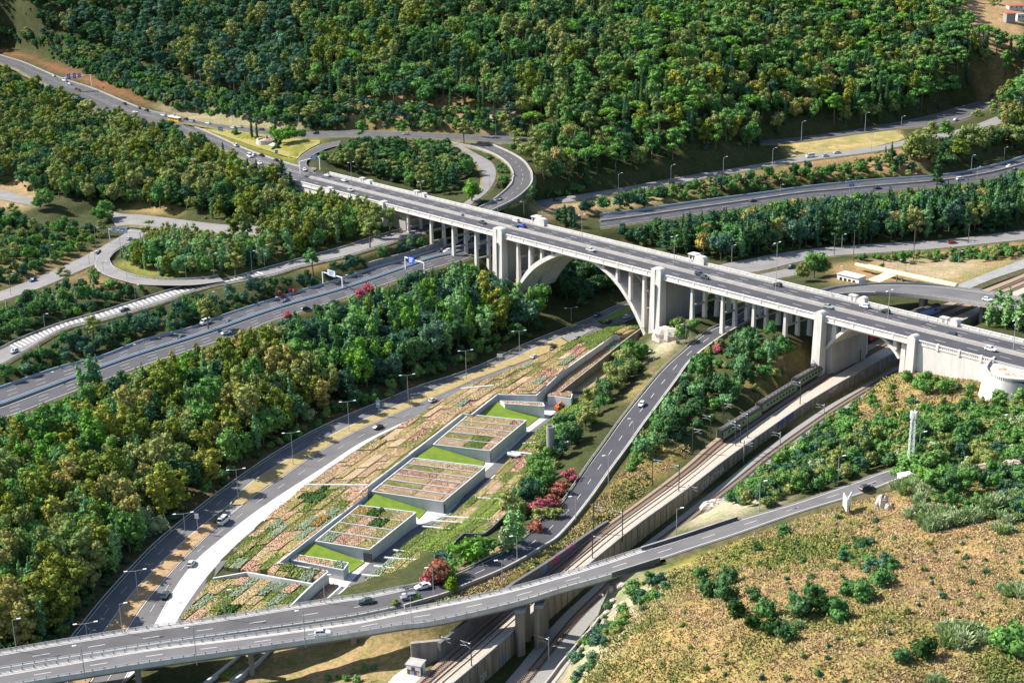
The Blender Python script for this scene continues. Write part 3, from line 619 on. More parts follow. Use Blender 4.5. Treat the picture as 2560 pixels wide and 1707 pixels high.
def bent(tc, zb=None, E_=None, beams=1, hw=0.55, rows=((1.1, 2.2), (8.4, 9.5), (15.6, 16.7), (22.8, 23.9))):
    b_list = []
    for k, (w0, w1) in enumerate(rows):
        base = (at_t(E_, tc) - 0.4) if E_ and at_t(E_, tc) is not None else gz(V(tc, (w0 + w1) / 2, 0)) - 1.5
        H_ = 34.5 - base; b = MB(); tapered(b, tc, w0, w1, base, 34.4, hw + H_ * 0.018, hw * 0.8, H_ * 0.012)
        tapered(b, tc, w0 - .25, w1 + .25, 34.4, 34.92, hw * .8, hw * 1.3)
        b.build('column', M['conc_white'], viaduct); b_list.append(base)
    bs = max(b_list)
    for k in range(beams):
        z = bs + (34.5 - bs) * (k + 1) / (beams + 1) * 1.0
        b = MB(); vbox(b, tc - .3, tc + .3, rows[0][0] + .3, rows[-1][1] - .3, z - .35, z + .35); b.build('cross_beam', M['conc'], viaduct)
    b = MB(); vbox(b, tc - .4, tc + .4, rows[0][0] - .6, rows[-1][1] + .6, 34.3, 34.93); b.build('cap_beam', M['conc'], viaduct)
two = ((1.1, 2.4), (9.5, 10.8), (14.2, 15.5), (22.6, 23.9))
for x in (365, 482, 596, 702, 1205, 1338, 1465, 1600):
    t_ = tzv(1200 + x / 3.92, 500 + 600 / 3.92, 1.0)[0]
    t_ = tzv(1200 + x / 3.92, {365: 650, 482: 640, 596: 634, 702: 628, 1205: 660, 1338: 672, 1465: 680, 1600: 700}[x], 1.0)[0]
    bent(t_, E_=E1_, beams={365: 2, 482: 1, 1465: 1, 1600: 2}.get(x, 0), rows=two)
for x, y in ((1019, 560), (1076, 570), (1131, 585), (1188, 600)): bent(tzv(x, y, 1.1)[0], beams=2)
for x, y in ((1729, 735), (1805, 750), (1883, 770), (1962, 788)): bent(tzv(x, y, 1.1)[0], beams=1)
for x, y in ((845, 500), (857, 503), (868, 506), (928, 520), (938, 523)): bent(tzv(x, y, 1.1)[0], E_=E2_, beams=0, hw=.45, rows=((1.2, 2.2), (11, 12.5), (22.8, 23.8)))
for x, y, h in ((490, 700, .95), (575, 690, .7), (650, 675, .5), (985, 765, .6), (1085, 830, .8), (1168, 880, .9)): bent(tzv(1960 + x / 3.92, 640 + y / 3.92, 1.1)[0], E_=E3_, beams=0, hw=h, rows=((1.2, 3.6), (10, 15), (21.5, 23.8)))
# abutments: left lit wall and the wall under the left pier, right white retaining wall
b = MB(); tL = PL1[0]; 
b.hexa([V(-4, -.1, 8), V(tL, -.1, 8), V(tL, VW, 8), V(-4, VW, 8)], [V(-4, -.1, 34.7), V(tL, -.1, 34.7), V(tL, VW, 34.7), V(-4, VW, 34.7)]); b.build('abutment_wall', M['conc_white'], viaduct)
b = MB(); vbox(b, PL2[0] + 1, PL2[0] + 14, 2.5, 22, 2, 34.4); b.build('abutment_wall', M['conc'], viaduct)
b = MB(); vbox(b, PR1[0] - 1, PR1[0] + 4, 2, VW - 2, 5, 34.4); b.build('abutment_wall', M['conc'], viaduct)
# kiosks above the far parapet
for x, y, h in ((1338, 558, 3.6), (1732, 652, 3.6), (905, 452, 2.2), (1040, 484, 2.2), (2132, 745, 2.4), (2360, 802, 2.2)):
    t_ = tzv(x, y, VW)[0]
    k = thing('parapet_kiosk', {1338: 'white concrete lookout kiosk with dark doorway beside the left main pier', 1732: 'white concrete lookout kiosk with dark doorway beside the right main pier', 905: 'small white block on the far parapet nearest the left abutment',
        1040: 'small white block on the far parapet, second from the left abutment', 2132: 'small white block on the far parapet opposite the small right arch', 2360: 'small white block on the far parapet over the railway, nearest the stair gap'}[x], 'kiosk', tuple(V(t_, VW + .6, 36)), group='kiosks on the far parapet')
    b = MB()
    if h > 3:
        for dt in (-1.9, 1.5): vbox(b, t_ + dt, t_ + dt + .45, VW - .4, VW + 2.2, 35.5, 36 + h - .5)
        vbox(b, t_ - 1.9, t_ + 1.95, VW + 1.7, VW + 2.2, 35.5, 36 + h - .5); vbox(b, t_ - .3, t_ + .3, VW - .3, VW + .1, 35.5, 36 + h - .5)
        b.build('wall', M['conc_white'], k)
        b = MB(); tapered(b, t_, VW - .8, VW + 2.6, 36 + h - .5, 36 + h, 2.3, 2.0); b.build('roof', M['conc_white'], k)
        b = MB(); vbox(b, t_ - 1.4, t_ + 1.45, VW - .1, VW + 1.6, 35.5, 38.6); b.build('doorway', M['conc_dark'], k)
    else:
        vbox(b, t_ - 1.5, t_ + 1.5, VW - .5, VW + 1.2, 35.6, 36 + h - .3); b.build('wall', M['conc_white'], k)
        b = MB(); tapered(b, t_, VW - .7, VW + 1.4, 36 + h - .3, 36 + h, 1.7, 1.5); b.build('roof', M['conc_white'], k)
        b = MB(); vbox(b, t_ - .4, t_ + .4, VW - .56, VW - .5, 36.4, 36 + h - .5); b.build('panel', M['conc_grey'], k)
# right retaining wall, balustrade and the rounded terrace
rw = thing('retaining_wall', 'white brick retaining wall with balustrade carrying the road off the viaduct', 'wall', tuple(V(TPR + 25, 0, 28)))
TB = tzv(2486, 896)[0]
b = MB(); vbox(b, TPR - 1, TEND, -.2, 24.9, 12, 35.93); b.build('wall', M['conc_white'], rw)
b = MB(); vbox(b, TPR, TB, -.45, .1, 37.0, 37.25); vbox(b, TPR, TB, -.4, .2, 35.5, 36.1); b.build('coping', M['conc_white'], rw)
tt = np.arange(TPR + .6, TB, .75); pst = MB(); bal = MB()
for i, t_ in enumerate(tt): vbox(bal, t_ - .16, t_ + .16, -.28, 0.02, 36.1, 37.0)
o = bal.build('baluster', M['conc_white'], rw); o['kind'] = 'stuff'
for t_ in np.arange(TPR, TB + 1, 8): bb_ = MB(); vbox(bb_, t_ - .45, t_ + .45, -.55, .3, 35.2, 37.4); bb_.build('pier', M['conc_white'], rw)
tr = thing('lookout_terrace', 'rounded white terrace with balustrade bulging from the retaining wall', 'terrace', tuple(V(TB + 15, -8, 28)))
rim = vcrop([(2058,985),(2010,1022),(1982,1060),(1975,1092),(1995,1128),(2045,1158),(2110,1182),(2200,1198),(2300,1206),(2420,1212),(2600,1220)], 1960, 640)
rim = cr([P(x, y, 36.6) for x, y in rim], 40); base = []
ctr = Vector((sum(p.x for p in rim) / 40, sum(p.y for p in rim) / 40, 0))
for p in rim:
    d = Vector((p.x - ctr.x, p.y - ctr.y, 0)).normalized(); base.append(Vector((p.x + d.x * 2.2, p.y + d.y * 2.2, 24)))
b = MB(); b.strip([Vector((p.x, p.y, 35.6)) for p in rim], base); b.strip([Vector((p.x, p.y, 35.6)) for p in rim][::-1], [p for p in rim][::-1])
b.build('wall', M['conc_white'], tr, smooth=True)
b = MB(); inn = offset(rim, .5); inn = inn if (inn[20] - ctr).length < (rim[20] - ctr).length else offset(rim, -.5)
b.strip(rim, inn); b.strip(inn, [Vector((p.x, p.y, 35.7)) for p in inn]); b.strip([Vector((p.x, p.y, 36.2)) for p in inn], [Vector((p.x, p.y, 36.2)) for p in rim]); b.build('coping', M['conc_white'], tr)
b = MB(); n = len(rim); fl = [Vector((p.x, p.y, 35.75)) for p in inn]; b.strip(fl, [V(TB + (TEND - TB) * i / (n - 1), -.3, 35.75) for i in range(n)])
b.build('floor', mat('weedy_paving', (0.62, 0.57, 0.5), .95, (.35, (.24, .17, .08), .5, .62)), tr)
bal = MB(); L_ = resample(rim, 110)
for p, q in zip(L_[::2], L_[1::2]): bal.tube((p.x, p.y, 35.7), (p.x, p.y, 36.7), .16, n=4)
o = bal.build('baluster', M['conc_white'], tr); o['kind'] = 'stuff'

# ---------------------------------------------------------------- near overpass
ov = thing('road_overpass', 'grey two armed concrete overpass with railings curving over the avenue and the railway', 'bridge', tuple(P(860, 1560, 0)))
AL, BL = ROADS['overpass_left']; AR, BR = ROADS['overpass_right']
AR_, BR_ = [], []
for a, b_ in zip(AR, BR):
    if proj((a + b_) / 2)[0] < 1640: AR_.append(a); BR_.append(b_)
def slab(A, B, th, name, m, up=0.0, parent=ov):
    b = MB(); lo = lambda L: [Vector((p.x, p.y, p.z - th)) for p in L]; hi = lambda L: [Vector((p.x, p.y, p.z - up)) for p in L]
    a0, a1, b0, b1 = hi(A), lo(A), hi(B), lo(B)
    b.strip(b0, a0); b.strip(a1, b1); b.strip(a0, a1); b.strip(b1, b0)
    b.add([a0[0], b0[0], b1[0], a1[0]], [(0, 1, 2, 3)]); b.add([a0[-1], b0[-1], b1[-1], a1[-1]], [(3, 2, 1, 0)])
    return b.build(name, m, parent)
def lerpL(A, B, f): return [a.lerp(c_, f) for a, c_ in zip(A, B)]
slab(AL, BL, .5, 'deck', M['conc'], .03); slab(AR_, BR_, .5, 'deck', M['conc'], .03)
slab(lerpL(AL, BL, .12), lerpL(AL, BL, .88), 1.6, 'girder', M['conc_grey'], .45); slab(lerpL(AR_, BR_, .1), lerpL(AR_, BR_, .9), 1.7, 'girder', M['conc_grey'], .45)
def raised(L, d0, d1, z0, z1, name, m, parent, side=1):
    A = offset(L, d0 * side); B = offset(L, d1 * side); b = MB()
    a0 = [Vector((p.x, p.y, p.z + z0)) for p in A]; a1 = [Vector((p.x, p.y, p.z + z1)) for p in A]; b0 = [Vector((p.x, p.y, p.z + z0)) for p in B]; b1 = [Vector((p.x, p.y, p.z + z1)) for p in B]
    b.strip(a0, a1); b.strip(a1, b1); b.strip(b1, b0); b.strip(b0, a0)
    b.add([a0[0], b0[0], b1[0], a1[0]], [(0, 1, 2, 3)]); b.add([a0[-1], b0[-1], b1[-1], a1[-1]], [(3, 2, 1, 0)])
    return b.build(name, m, parent) if name else b
def railing(L, d, parent, side=1, step=2.6, h=1.05, m='steel_dark', mr='steel'):
    A = offset(L, d * side); n = max(2, int(sum((p - q).length for p, q in zip(A, A[1:])) / step)); R_ = resample(A, n); b = MB()
    for p in R_: b.box((p.x, p.y, p.z), (.14, .14, h))
    o = b.build('railing_post', M[m], parent); o['kind'] = 'stuff'
    for z in (h - .08, h * .62):
        b = MB(); a = [Vector((p.x, p.y, p.z + z)) for p in A]; c_ = [Vector((p.x, p.y, p.z + z + .11)) for p in A]; s2 = offset(A, .09 * side)
        e = [Vector((p.x, p.y, p.z + z + .11)) for p in s2]; b.strip(a, c_); b.strip(c_, e); b.strip(e, [Vector((p.x, p.y, p.z + z)) for p in s2]); b.build('hand_rail', M[mr], parent)
nl = next((i for i, p in enumerate(BL) if proj(p)[0] > 980), len(BL))
for L, s_ in ((AL, -1), (AR_, -1)):
    raised(L, 0.0, .95, -.02, .16, 'kerb', M['conc_white'], ov, s_); raised(L, -.25, 0.02, -.6, .3, 'parapet', M['conc'], ov, s_); railing(L, .05, ov, s_)
for L in (BL[:nl], BR_):
    raised(L, 0.0, .8, -.02, .16, 'kerb', M['conc_white'], ov, 1); raised(L, -.28, 0.02, -.7, .55, 'parapet', M['conc_white'], ov, 1); railing(L, .0, ov, 1)
def pier(x, y, zt, zb, lx, ly, rz, name='pier', m='conc_stain', parent=ov):
    p = P(x, y, zt); b = MB(); b.box((p.x, p.y, zb), (lx, ly, zt - zb), rz); b.build(name, M[m], parent)
for x, y in ((620, 1612), (880, 1576)):
    p = P(x, y, 10.5); g_ = tz(p.x, p.y); b = MB(); b.box((p.x, p.y + 2.0, g_ - 2), (1.3, 1.3, 10.5 - g_), 0.2); b.build('pier', M['conc_stain'], ov)
    b = MB(); b.box((p.x - .8, p.y + 11, g_ - 2), (1.3, 1.3, 11 - g_), 0.2); b.build('pier', M['conc_stain'], ov)
for x, y, l in ((330, 1664, 1.2), (80, 1700, 1.2)):
    p = P(x, y, 9.0); b = MB(); b.box((p.x, p.y + 4, -2), (1.3, 1.3, 10.2), 0.15); b.build('pier', M['conc_stain'], ov)
    b = MB(); b.box((p.x - 1, p.y + 14, -2), (1.3, 1.3, 10.2), 0.15); b.build('pier', M['conc_stain'], ov)
for x, y in ((1299, 1516), (1346, 1503)):
    p = P(x, y, 17); b = MB(); b.box((p.x, p.y + .8, 2), (1.9, 1.5, 13.2), .5); b.build('pier', M['conc_stain'], ov)
    b = MB(); b.box((p.x + 1.5, p.y + 7.5, 2), (1.9, 1.5, 13.2), .5); b.build('pier', M['conc_stain'], ov)
    b = MB(); b.hexa([(p.x - 1.2, p.y - .2, 15.1), (p.x + 1.2, p.y - .2, 15.1), (p.x + 3, p.y + 9, 15.1), (p.x + .6, p.y + 9, 15.1)], [(p.x - 1.2, p.y - .2, 16), (p.x + 1.2, p.y - .2, 16), (p.x + 3, p.y + 9, 16), (p.x + .6, p.y + 9, 16)]); b.build('pier_cap', M['conc_grey'], ov)
# wing walls where the right arm lands
p = P(1650, 1404, 21); b = MB(); b.box((p.x - 3, p.y + .5, 8), (7, .8, 12.2), .45); b.build('wing_wall', M['conc_grey'], ov)
bar = thing('crash_barrier', 'low dark concrete barrier ending the far side of the overpass approach', 'barrier', tuple(P(1760, 1318, 22)))
a_ = [p for p in AR if 1600 < proj(p)[0] < 1850]; raised(a_, -.1, .35, -.1, 1.0, 'barrier_wall', M['conc_dark'], bar, -1); raised(a_, -.16, .41, 1.0, 1.08, 'barrier_cap', M['conc_grey'], bar, -1)
bar = thing('crash_barrier', 'low dark concrete barrier along the near side beyond the railings', 'barrier', tuple(P(1620, 1424, 19)))
a_ = [p for p in BR if 1525 < proj(p)[0] < 1655]; raised(a_, -.35, .02, -.5, 1.0, 'barrier_wall', M['conc_dark'], bar, 1); raised(a_, -.4, .08, 1.0, 1.08, 'barrier_cap', M['conc_grey'], bar, 1)

# ---------------------------------------------------------------- curved bridge on the right
cb = thing('curved_road_bridge', 'low curved concrete road bridge over the railway behind the viaduct', 'bridge', tuple(P(2300, 760, 12)))
CA, CB = ROADS['curved_bridge']
slab(CA, CB, .9, 'deck', M['conc'], .03, cb); slab(lerpL(CA, CB, .15), lerpL(CA, CB, .85), 1.7, 'girder', M['conc_grey'], .9, cb)
k0 = next(i for i, p in enumerate(CB) if proj(p)[0] > 2180)
raised(CA, -.3, .05, -.5, .7, 'parapet', M['conc'], cb, -1); railing(CA, .0, cb, -1, 2.2, 1.2, 'steel')
raised(CB[k0:], -.3, .05, -.9, .55, 'parapet', M['conc'], cb, 1); railing(CB[k0:], .0, cb, 1, 2.2, 1.1, 'steel')
for x, y in ((2310, 742), (2462, 760), (2600, 792)):
    p = P(x, y, 25); b = MB(); b.tube((p.x, p.y + 2.2, 12), (p.x, p.y + 2.2, 25), 1.1, n=10); b.build('pier', M['conc_stain'], cb)
    b = MB(); b.tube((p.x + 2.6, p.y + 6.5, 12), (p.x + 2.6, p.y + 6.5, 25), 1.1, n=10); b.build('pier', M['conc_stain'], cb)

# ---------------------------------------------------------------- railway
UA, UB = ROADS['upper_bed']; LA, LB = ROADS['lower_bed']
ub = MB(); rows = [lerpL(UA, UB, j / 6) for j in range(7)]
for r0, r1 in zip(rows, rows[1:]): ub.strip(r0, r1)
o = ub.build('railway_bed', M['ballast']); o['kind'] = 'structure'
ub = MB(); rows = [lerpL(LA, LB, j / 4) for j in range(5)]
for r0, r1 in zip(rows, rows[1:]): ub.strip(r0, r1)
o = ub.build('railway_bed', M['ballast_grey']); o['kind'] = 'structure'
M['sleeper'] = mat('concrete_sleeper', (.2, .15, .11), .95)
def track(A, B, f, label):
    c_ = lerpL(A, B, f); L = sum((p - q).length for p, q in zip(c_, c_[1:])); R_ = resample(c_, int(L / .7))
    t = thing('railway_track', label, 'railway', tuple(c_[len(c_) // 2]), group='railway tracks')
    b = MB()
    for i in range(0, len(R_) - 1):
        d = R_[i + 1] - R_[i]; b.box(R_[i] + Vector((0, 0, .0)), (.26, 2.6, .16), math.atan2(d.y, d.x))
    o = b.build('sleeper', M['sleeper'], t); o['kind'] = 'stuff'
    for s_ in (-.84, .84):
        raised(resample(c_, 160), s_ - .09, s_ + .09, .16, .33, 'rail', M['rust'], t)
    return c_
TR1 = track(UA, UB, .27, 'railway track that the train stands on, left of the two upper tracks')
TR2 = track(UA, UB, .6, 'railway track beside the retaining wall, right of the two upper tracks')
TR3 = track(LA, LB, .45, 'single lower railway track at the foot of the long retaining wall')
wl = thing('retaining_wall', 'long stained concrete retaining wall between the upper and the lower railway tracks', 'wall', tuple(UB[60]))
inner = offset(UB, 5.2); lowz = lambda p: lowc[np.hypot(lowc[:, 0] - p.x, lowc[:, 1] - p.y).argmin(), 2]
a0 = [Vector((p.x, p.y, p.z + .12)) for p in inner]; a1 = [Vector((p.x, p.y, p.z + .25)) for p in offset(UB, .5)]
b = MB(); b.strip(a1, a0); b.build('ledge', mat('gravel_ledge', (.42, .37, .3), 1.0, (1.6, (.27, .24, .19), .35, .7)), wl)
fc = [Vector((p.x, p.y, p.z + .25)) for p in UB]; bt = [Vector((p.x, p.y, lowz(p) - 1.5)) for p in UB]
b = MB(); b.strip(bt, fc); b.strip(fc, a1); b.build('wall_core', M['conc_stain'], wl)
raised(UB, -.2, .5, .2, .75, 'coping', M['conc'], wl)
Lp = resample(UB, int(sum((p - q).length for p, q in zip(UB, UB[1:])) / 3.2)); Lq = offset(Lp, -.22)
for i in range(len(Lp) - 1):
    if proj(Lp[i])[1] > 1760 or proj(Lp[i])[0] > 2330: continue
    d = (Lp[i + 1] - Lp[i]); s0 = Lp[i] + d * .05; s1 = Lp[i + 1] - d * .05; q0 = Lq[i] + d * .05; q1 = Lq[i + 1] - d * .05; zb0, zb1 = lowz(s0) - 1.5, lowz(s1) - 1.5
    b = MB(); b.hexa([(q0.x, q0.y, zb0), (q1.x, q1.y, zb1), (s1.x, s1.y, zb1), (s0.x, s0.y, zb0)], [(q0.x, q0.y, q0.z + .05), (q1.x, q1.y, q1.z + .05), (s1.x, s1.y, s1.z + .05), (s0.x, s0.y, s0.z + .05)])
    b.build('panel', M['conc_stain'], wl)
# wall on the left of the tracks, under and beyond the overpass
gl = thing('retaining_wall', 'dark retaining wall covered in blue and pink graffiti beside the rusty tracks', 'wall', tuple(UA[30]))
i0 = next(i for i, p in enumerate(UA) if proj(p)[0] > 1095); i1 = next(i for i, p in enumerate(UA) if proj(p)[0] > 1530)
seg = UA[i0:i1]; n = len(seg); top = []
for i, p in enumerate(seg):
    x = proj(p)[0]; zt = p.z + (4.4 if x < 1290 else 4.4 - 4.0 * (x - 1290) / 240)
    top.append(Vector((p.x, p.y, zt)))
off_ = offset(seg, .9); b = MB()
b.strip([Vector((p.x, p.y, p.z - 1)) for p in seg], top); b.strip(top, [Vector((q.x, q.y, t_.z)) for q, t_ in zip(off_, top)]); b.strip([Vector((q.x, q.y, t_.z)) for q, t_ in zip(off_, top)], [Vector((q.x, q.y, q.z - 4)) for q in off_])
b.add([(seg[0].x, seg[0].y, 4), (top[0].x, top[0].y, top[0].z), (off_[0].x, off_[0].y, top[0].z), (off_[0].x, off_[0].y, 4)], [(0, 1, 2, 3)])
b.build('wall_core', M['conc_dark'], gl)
GRAF = (gl, seg, top)
e = seg[0]; b = MB(); b.box((e.x - 3.5, e.y + 1.2, 4), (7.5, 1.0, e.z + .4), .15); b.build('end_wall', M['conc_stain'], gl)
# ---------------------------------------------------------------- avenue pavement, medians, motorway barriers
def poly_slab(name, px, z, th, m, kind='structure', parent=None):
    pts = [P(x, y, z) for x, y in px]; b = MB(); b.prism(pts, z - th); o = b.build(name, m, parent)
    if kind: o['kind'] = kind
    return o
def ribbon_slab(name, A, B, up, th, m, kind='structure', parent=None):
    b = MB(); hi = lambda L: [Vector((p.x, p.y, p.z + up)) for p in L]; lo = lambda L: [Vector((p.x, p.y, p.z + up - th)) for p in L]
    a0, a1, b0, b1 = hi(A), lo(A), hi(B), lo(B); b.strip(b0, a0); b.strip(a0, a1); b.strip(b1, b0)
    b.add([a0[0], b0[0], b1[0], a1[0]], [(0, 1, 2, 3)]); b.add([a0[-1], b0[-1], b1[-1], a1[-1]], [(3, 2, 1, 0)])
    o = b.build(name, m, parent)
    if kind: o['kind'] = kind
    return o
WK_L = ext([(388,1565),(439,1473),(490,1404),(548,1353),(622,1294),(695,1243),(804,1173),(900,1109),(960,1079),(1006,1058)], 1.5)
WK_R = ext([(437,1563),(461,1521),(519,1440),(600,1353),(695,1276),(802,1186),(860,1146),(930,1100),(980,1074),(1010,1061)], 1.5)
ribbon_slab('pavement', edge(WK_L, 0, 60), edge(WK_R, 0, 60), .2, .6, M['paving'])
ST_R = ext([(470,1540),(506,1477),(532,1447),(583,1384),(619,1343),(685,1278),(769,1213),(863,1146),(937,1104),(990,1075),(1032,1050)], 1.5)
ribbon_slab('pavement', edge(WK_R, 0, 60), edge(ST_R, 0, 60), .17, .6, M['conc_dark'])
ML1, MR1 = ext([(256,1587),(300,1525),(351,1462),(453,1360),(520,1303)], 1.8), ext([(311,1578),(366,1499),(439,1415),(490,1364),(545,1312)], 1.8)
M['verge_dry'] = mat('dry_verge', (.27, .17, .085), 1, (.5, (.36, .25, .13), .4, .65))
M['verge_straw'] = mat('straw_verge', (.32, .235, .11), 1, (.5, (.2, .17, .06), .4, .7))
ribbon_slab('median_strip', edge(ML1, 0, 24), edge(MR1, 0, 24), .22, .6, M['verge_dry'])
ribbon_slab('median_strip', edge([(581,1262),(622,1212),(700,1160),(789,1110),(879,1063),(955,1030),(1032,998),(1113,962),(1201,926),(1284,895),(1354,863),(1400,845)], 0, 60), edge([(606,1262),(650,1228),(700,1195),(784,1137),(879,1083),(970,1042),(1057,1004),(1172,955),(1192,946),(1302,906),(1375,879),(1420,857)], 0, 60), .22, .6, M['verge_straw'])
ribbon_slab('median_strip', edge([(1500,802),(1540,780),(1600,752)], 0, 10), edge([(1512,808),(1560,786),(1618,758)], 0, 10), .22, .6, M['lawn'])
ribbon_slab('median_strip', edge([(545,1296),(575,1264)], 0, 4), edge([(556,1304),(602,1264)], 0, 4), .085, .4, M['asphalt_pale'])
ribbon_slab('median_strip', edge([(1405,842),(1495,805)], 0, 6), edge([(1425,855),(1508,812)], 0, 6), .085, .4, M['asphalt_pale'])
mbar = thing('motorway_barrier', 'long pale blue grey crash barrier down the middle of the motorway', 'barrier', tuple(P(600, 805, 14)))
c_ = lerpL(ROADS['motorway_far'][1], ROADS['motorway_near'][0], .5); M['barrier_blue'] = mat('pale_barrier', (.3, .36, .42), .6)
raised(c_, -.9, -.6, 0, .95, 'rail', M['barrier_blue'], mbar); raised(c_, .6, .9, 0, .95, 'rail', M['barrier_blue'], mbar); raised(c_, -.6, .6, -.3, .3, 'planting_strip', M['verge_dry'], mbar)
ebar = thing('motorway_barrier', 'pale crash barrier on the far shoulder of the motorway below the slope', 'barrier', tuple(P(600, 780, 14)))
raised(ROADS['motorway_far'][0], .1, .4, -.3, .95, 'rail', M['barrier_blue'], ebar)
rb_ = thing('motorway_barrier', 'blue grey barrier on the outer curve of the far right motorway', 'barrier', tuple(P(2400, 432, 23)))
raised(ROADS['motorway_right'][0], .1, .5, -.3, 1.2, 'rail', M['barrier_blue'], rb_); raised(lerpL(*ROADS['motorway_right'], .5), -.3, .3, 0, .9, 'median_rail', M['conc'], rb_)
fw = thing('retaining_wall', 'low grey retaining wall with painted patches under the slope by the motorway', 'wall', tuple(P(1000, 650, 19)))
seg_ = [p for p in ROADS['motorway_far'][0] if 925 < proj(p)[0] < 1130]; raised(offset(seg_, 1.6), 0, .6, -.5, 3.0, 'wall_face', M['conc_grey'], fw)
ab = thing('guard_rail', 'steel guard rail along the shaded far side of the avenue', 'barrier', tuple(P(600, 1200, 0)))
raised(ROADS['avenue_far'][0], .3, .45, .35, .75, 'rail', M['steel'], ab); 
o = MB()
for p in resample(offset(ROADS['avenue_far'][0], .5), 130): o.box((p.x, p.y, -.2), (.12, .12, .95))
o = o.build('post', M['steel'], ab); o['kind'] = 'stuff'
for nm, s_, e_, lab in (('branch_road', 0, 0, 'steel guard rail on the planted roof side of the curving two lane road'), ('branch_road', 1, 1, 'pale kerb wall on the railway side of the curving two lane road'), ('slip_road', 0, 0, 'steel guard rail above the hatched slip road'), ('slip_road', 1, 1, 'steel guard rail between the slip road and the bushes'),
                        ('loop_road', 1, 1, 'guard rail round the inside of the loop road'), ('hill_road', 0, 0, 'white kerb wall along the foot of the wooded hill'), ('curve_ramp', 0, 0, 'white parapet on the outer curve of the hillside ramp'), ('curve_ramp', 1, 1, 'low rail on the inner curve of the hillside ramp')):
    L = ROADS[nm][s_]; g_ = thing('guard_rail', lab, 'barrier', tuple(L[len(L) // 2])); sd_ = 1 if e_ == 0 else -1
    if nm in ('hill_road', 'curve_ramp') or (nm == 'branch_road' and e_): raised(L, -.1 * sd_, .4 * sd_, -.4, .7, 'wall_face', M['conc'], g_)
    else:
        raised(L, .1 * sd_, .25 * sd_, .4, .8, 'rail', M['steel'], g_); o = MB()
        for p in resample(offset(L, .3 * sd_), 70): o.box((p.x, p.y, p.z - .3), (.12, .12, 1.05))
        o = o.build('post', M['steel'], g_); o['kind'] = 'stuff'
# grass islands
def flat_patch(name, px, m, up=.05, z=None):
    g_ = [ground(x, y) if z is None else P(x, y, z) for x, y in px]; b = MB(); b.add([(p.x, p.y, p.z + up) for p in g_], [tuple(range(len(g_)))]); o = b.build(name, m); o['kind'] = 'structure'; return o
M['lawn_dry'] = mat('dry_lawn', (.17, .175, .035), 1, (.12, (.26, .21, .07), .35, .65))
M['field_dry'] = mat('dry_field', (.33, .25, .11), 1, (.1, (.2, .18, .05), .4, .6))
GI = [(480,313),(560,338),(640,368),(700,392),(745,402),(748,392),(775,375),(800,364),(800,350),(700,345),(620,334),(540,322)]
flat_patch('grass_island', GI, M['lawn_dry'], .05, 40.2) if False else None
# ---------------------------------------------------------------- planted roofs of the treatment works
SP = {  # soil colour, plant colour, tuft height, tuft width, row spacing, spacing in the row
 'straw': ((.33,.25,.13), (.46,.36,.16), .45, .5, .9, .6), 'mulch': ((.36,.23,.15), (.2,.13,.07), .35, .5, 1.0, .7), 'brown': ((.34,.235,.145), (.25,.21,.09), .4, .5, 1.0, .7),
 'olive': ((.27,.22,.1), (.19,.22,.045), .45, .6, .85, .6), 'green': ((.16,.17,.05), (.12,.19,.03), .45, .7, .75, .55), 'bright': ((.17,.18,.05), (.17,.27,.03), .4, .7, .75, .55),
 'sage': ((.2,.2,.12), (.24,.32,.2), .5, .8, .75, .6), 'dark': ((.08,.1,.03), (.045,.1,.018), .9, 1.1, .7, .6), 'lime': ((.26,.2,.1), (.36,.37,.06), .4, .6, .9, .7),
 'red': ((.32,.19,.13), (.15,.035,.045), .45, .5, 1.0, .7), 'ochre': ((.3,.2,.08), (.36,.24,.07), .6, .8, .7, .5), 'tan': ((.38,.28,.17), (.42,.33,.19), .25, .5, .9, .8)}
for k, v in SP.items():
    M['soil_' + k] = mat('soil_' + k, v[0], 1, (.8, tuple(c * .75 for c in v[0]), .4, .7)); M['plant_' + k] = mat('plant_' + k, v[1], .9, (1.5, tuple(c * .65 for c in v[1]), .35, .7))
def clip(poly, cell):
    """Sutherland-Hodgman: polygon (2D) against a convex counter-clockwise cell"""
    out = poly
    for i in range(len(cell)):
        a, b_ = cell[i], cell[(i + 1) % len(cell)]; inp = out; out = []
        f = lambda p: (b_[0] - a[0]) * (p[1] - a[1]) - (b_[1] - a[1]) * (p[0] - a[0])
        for j in range(len(inp)):
            p, q = inp[j - 1], inp[j]; fp, fq = f(p), f(q)
            if (fp >= 0) != (fq >= 0): t_ = fp / (fp - fq); out.append((p[0] + (q[0] - p[0]) * t_, p[1] + (q[1] - p[1]) * t_))
            if fq >= 0: out.append(q)
        if not out: return []
    return out
def area(p): return .5 * sum(p[i - 1][0] * p[i][1] - p[i][0] * p[i - 1][1] for i in range(len(p)))
def inside1(x, y, poly):
    r = False
    for i in range(len(poly)):
        x1, y1 = poly[i][0], poly[i][1]; x2, y2 = poly[i - 1][0], poly[i - 1][1]
        if (y1 > y) != (y2 > y) and x < (x2 - x1) * (y - y1) / (y2 - y1) + x1: r = not r
    return r
def zfit(pts):
    A_ = np.array([(p[0], p[1]) for p in pts]); z = np.array([p[2] for p in pts]); K = -np.linalg.norm(A_[:, None] - A_[None], axis=2); n = len(z); K[np.arange(n), np.arange(n)] += .3
    Mx = np.zeros((n + 1, n + 1)); Mx[:n, :n] = K; Mx[:n, n] = 1; Mx[n, :n] = 1; s = np.linalg.solve(Mx, np.append(z, 0))
    return lambda x, y: float(-np.hypot(A_[:, 0] - x, A_[:, 1] - y) @ s[:n] + s[n])
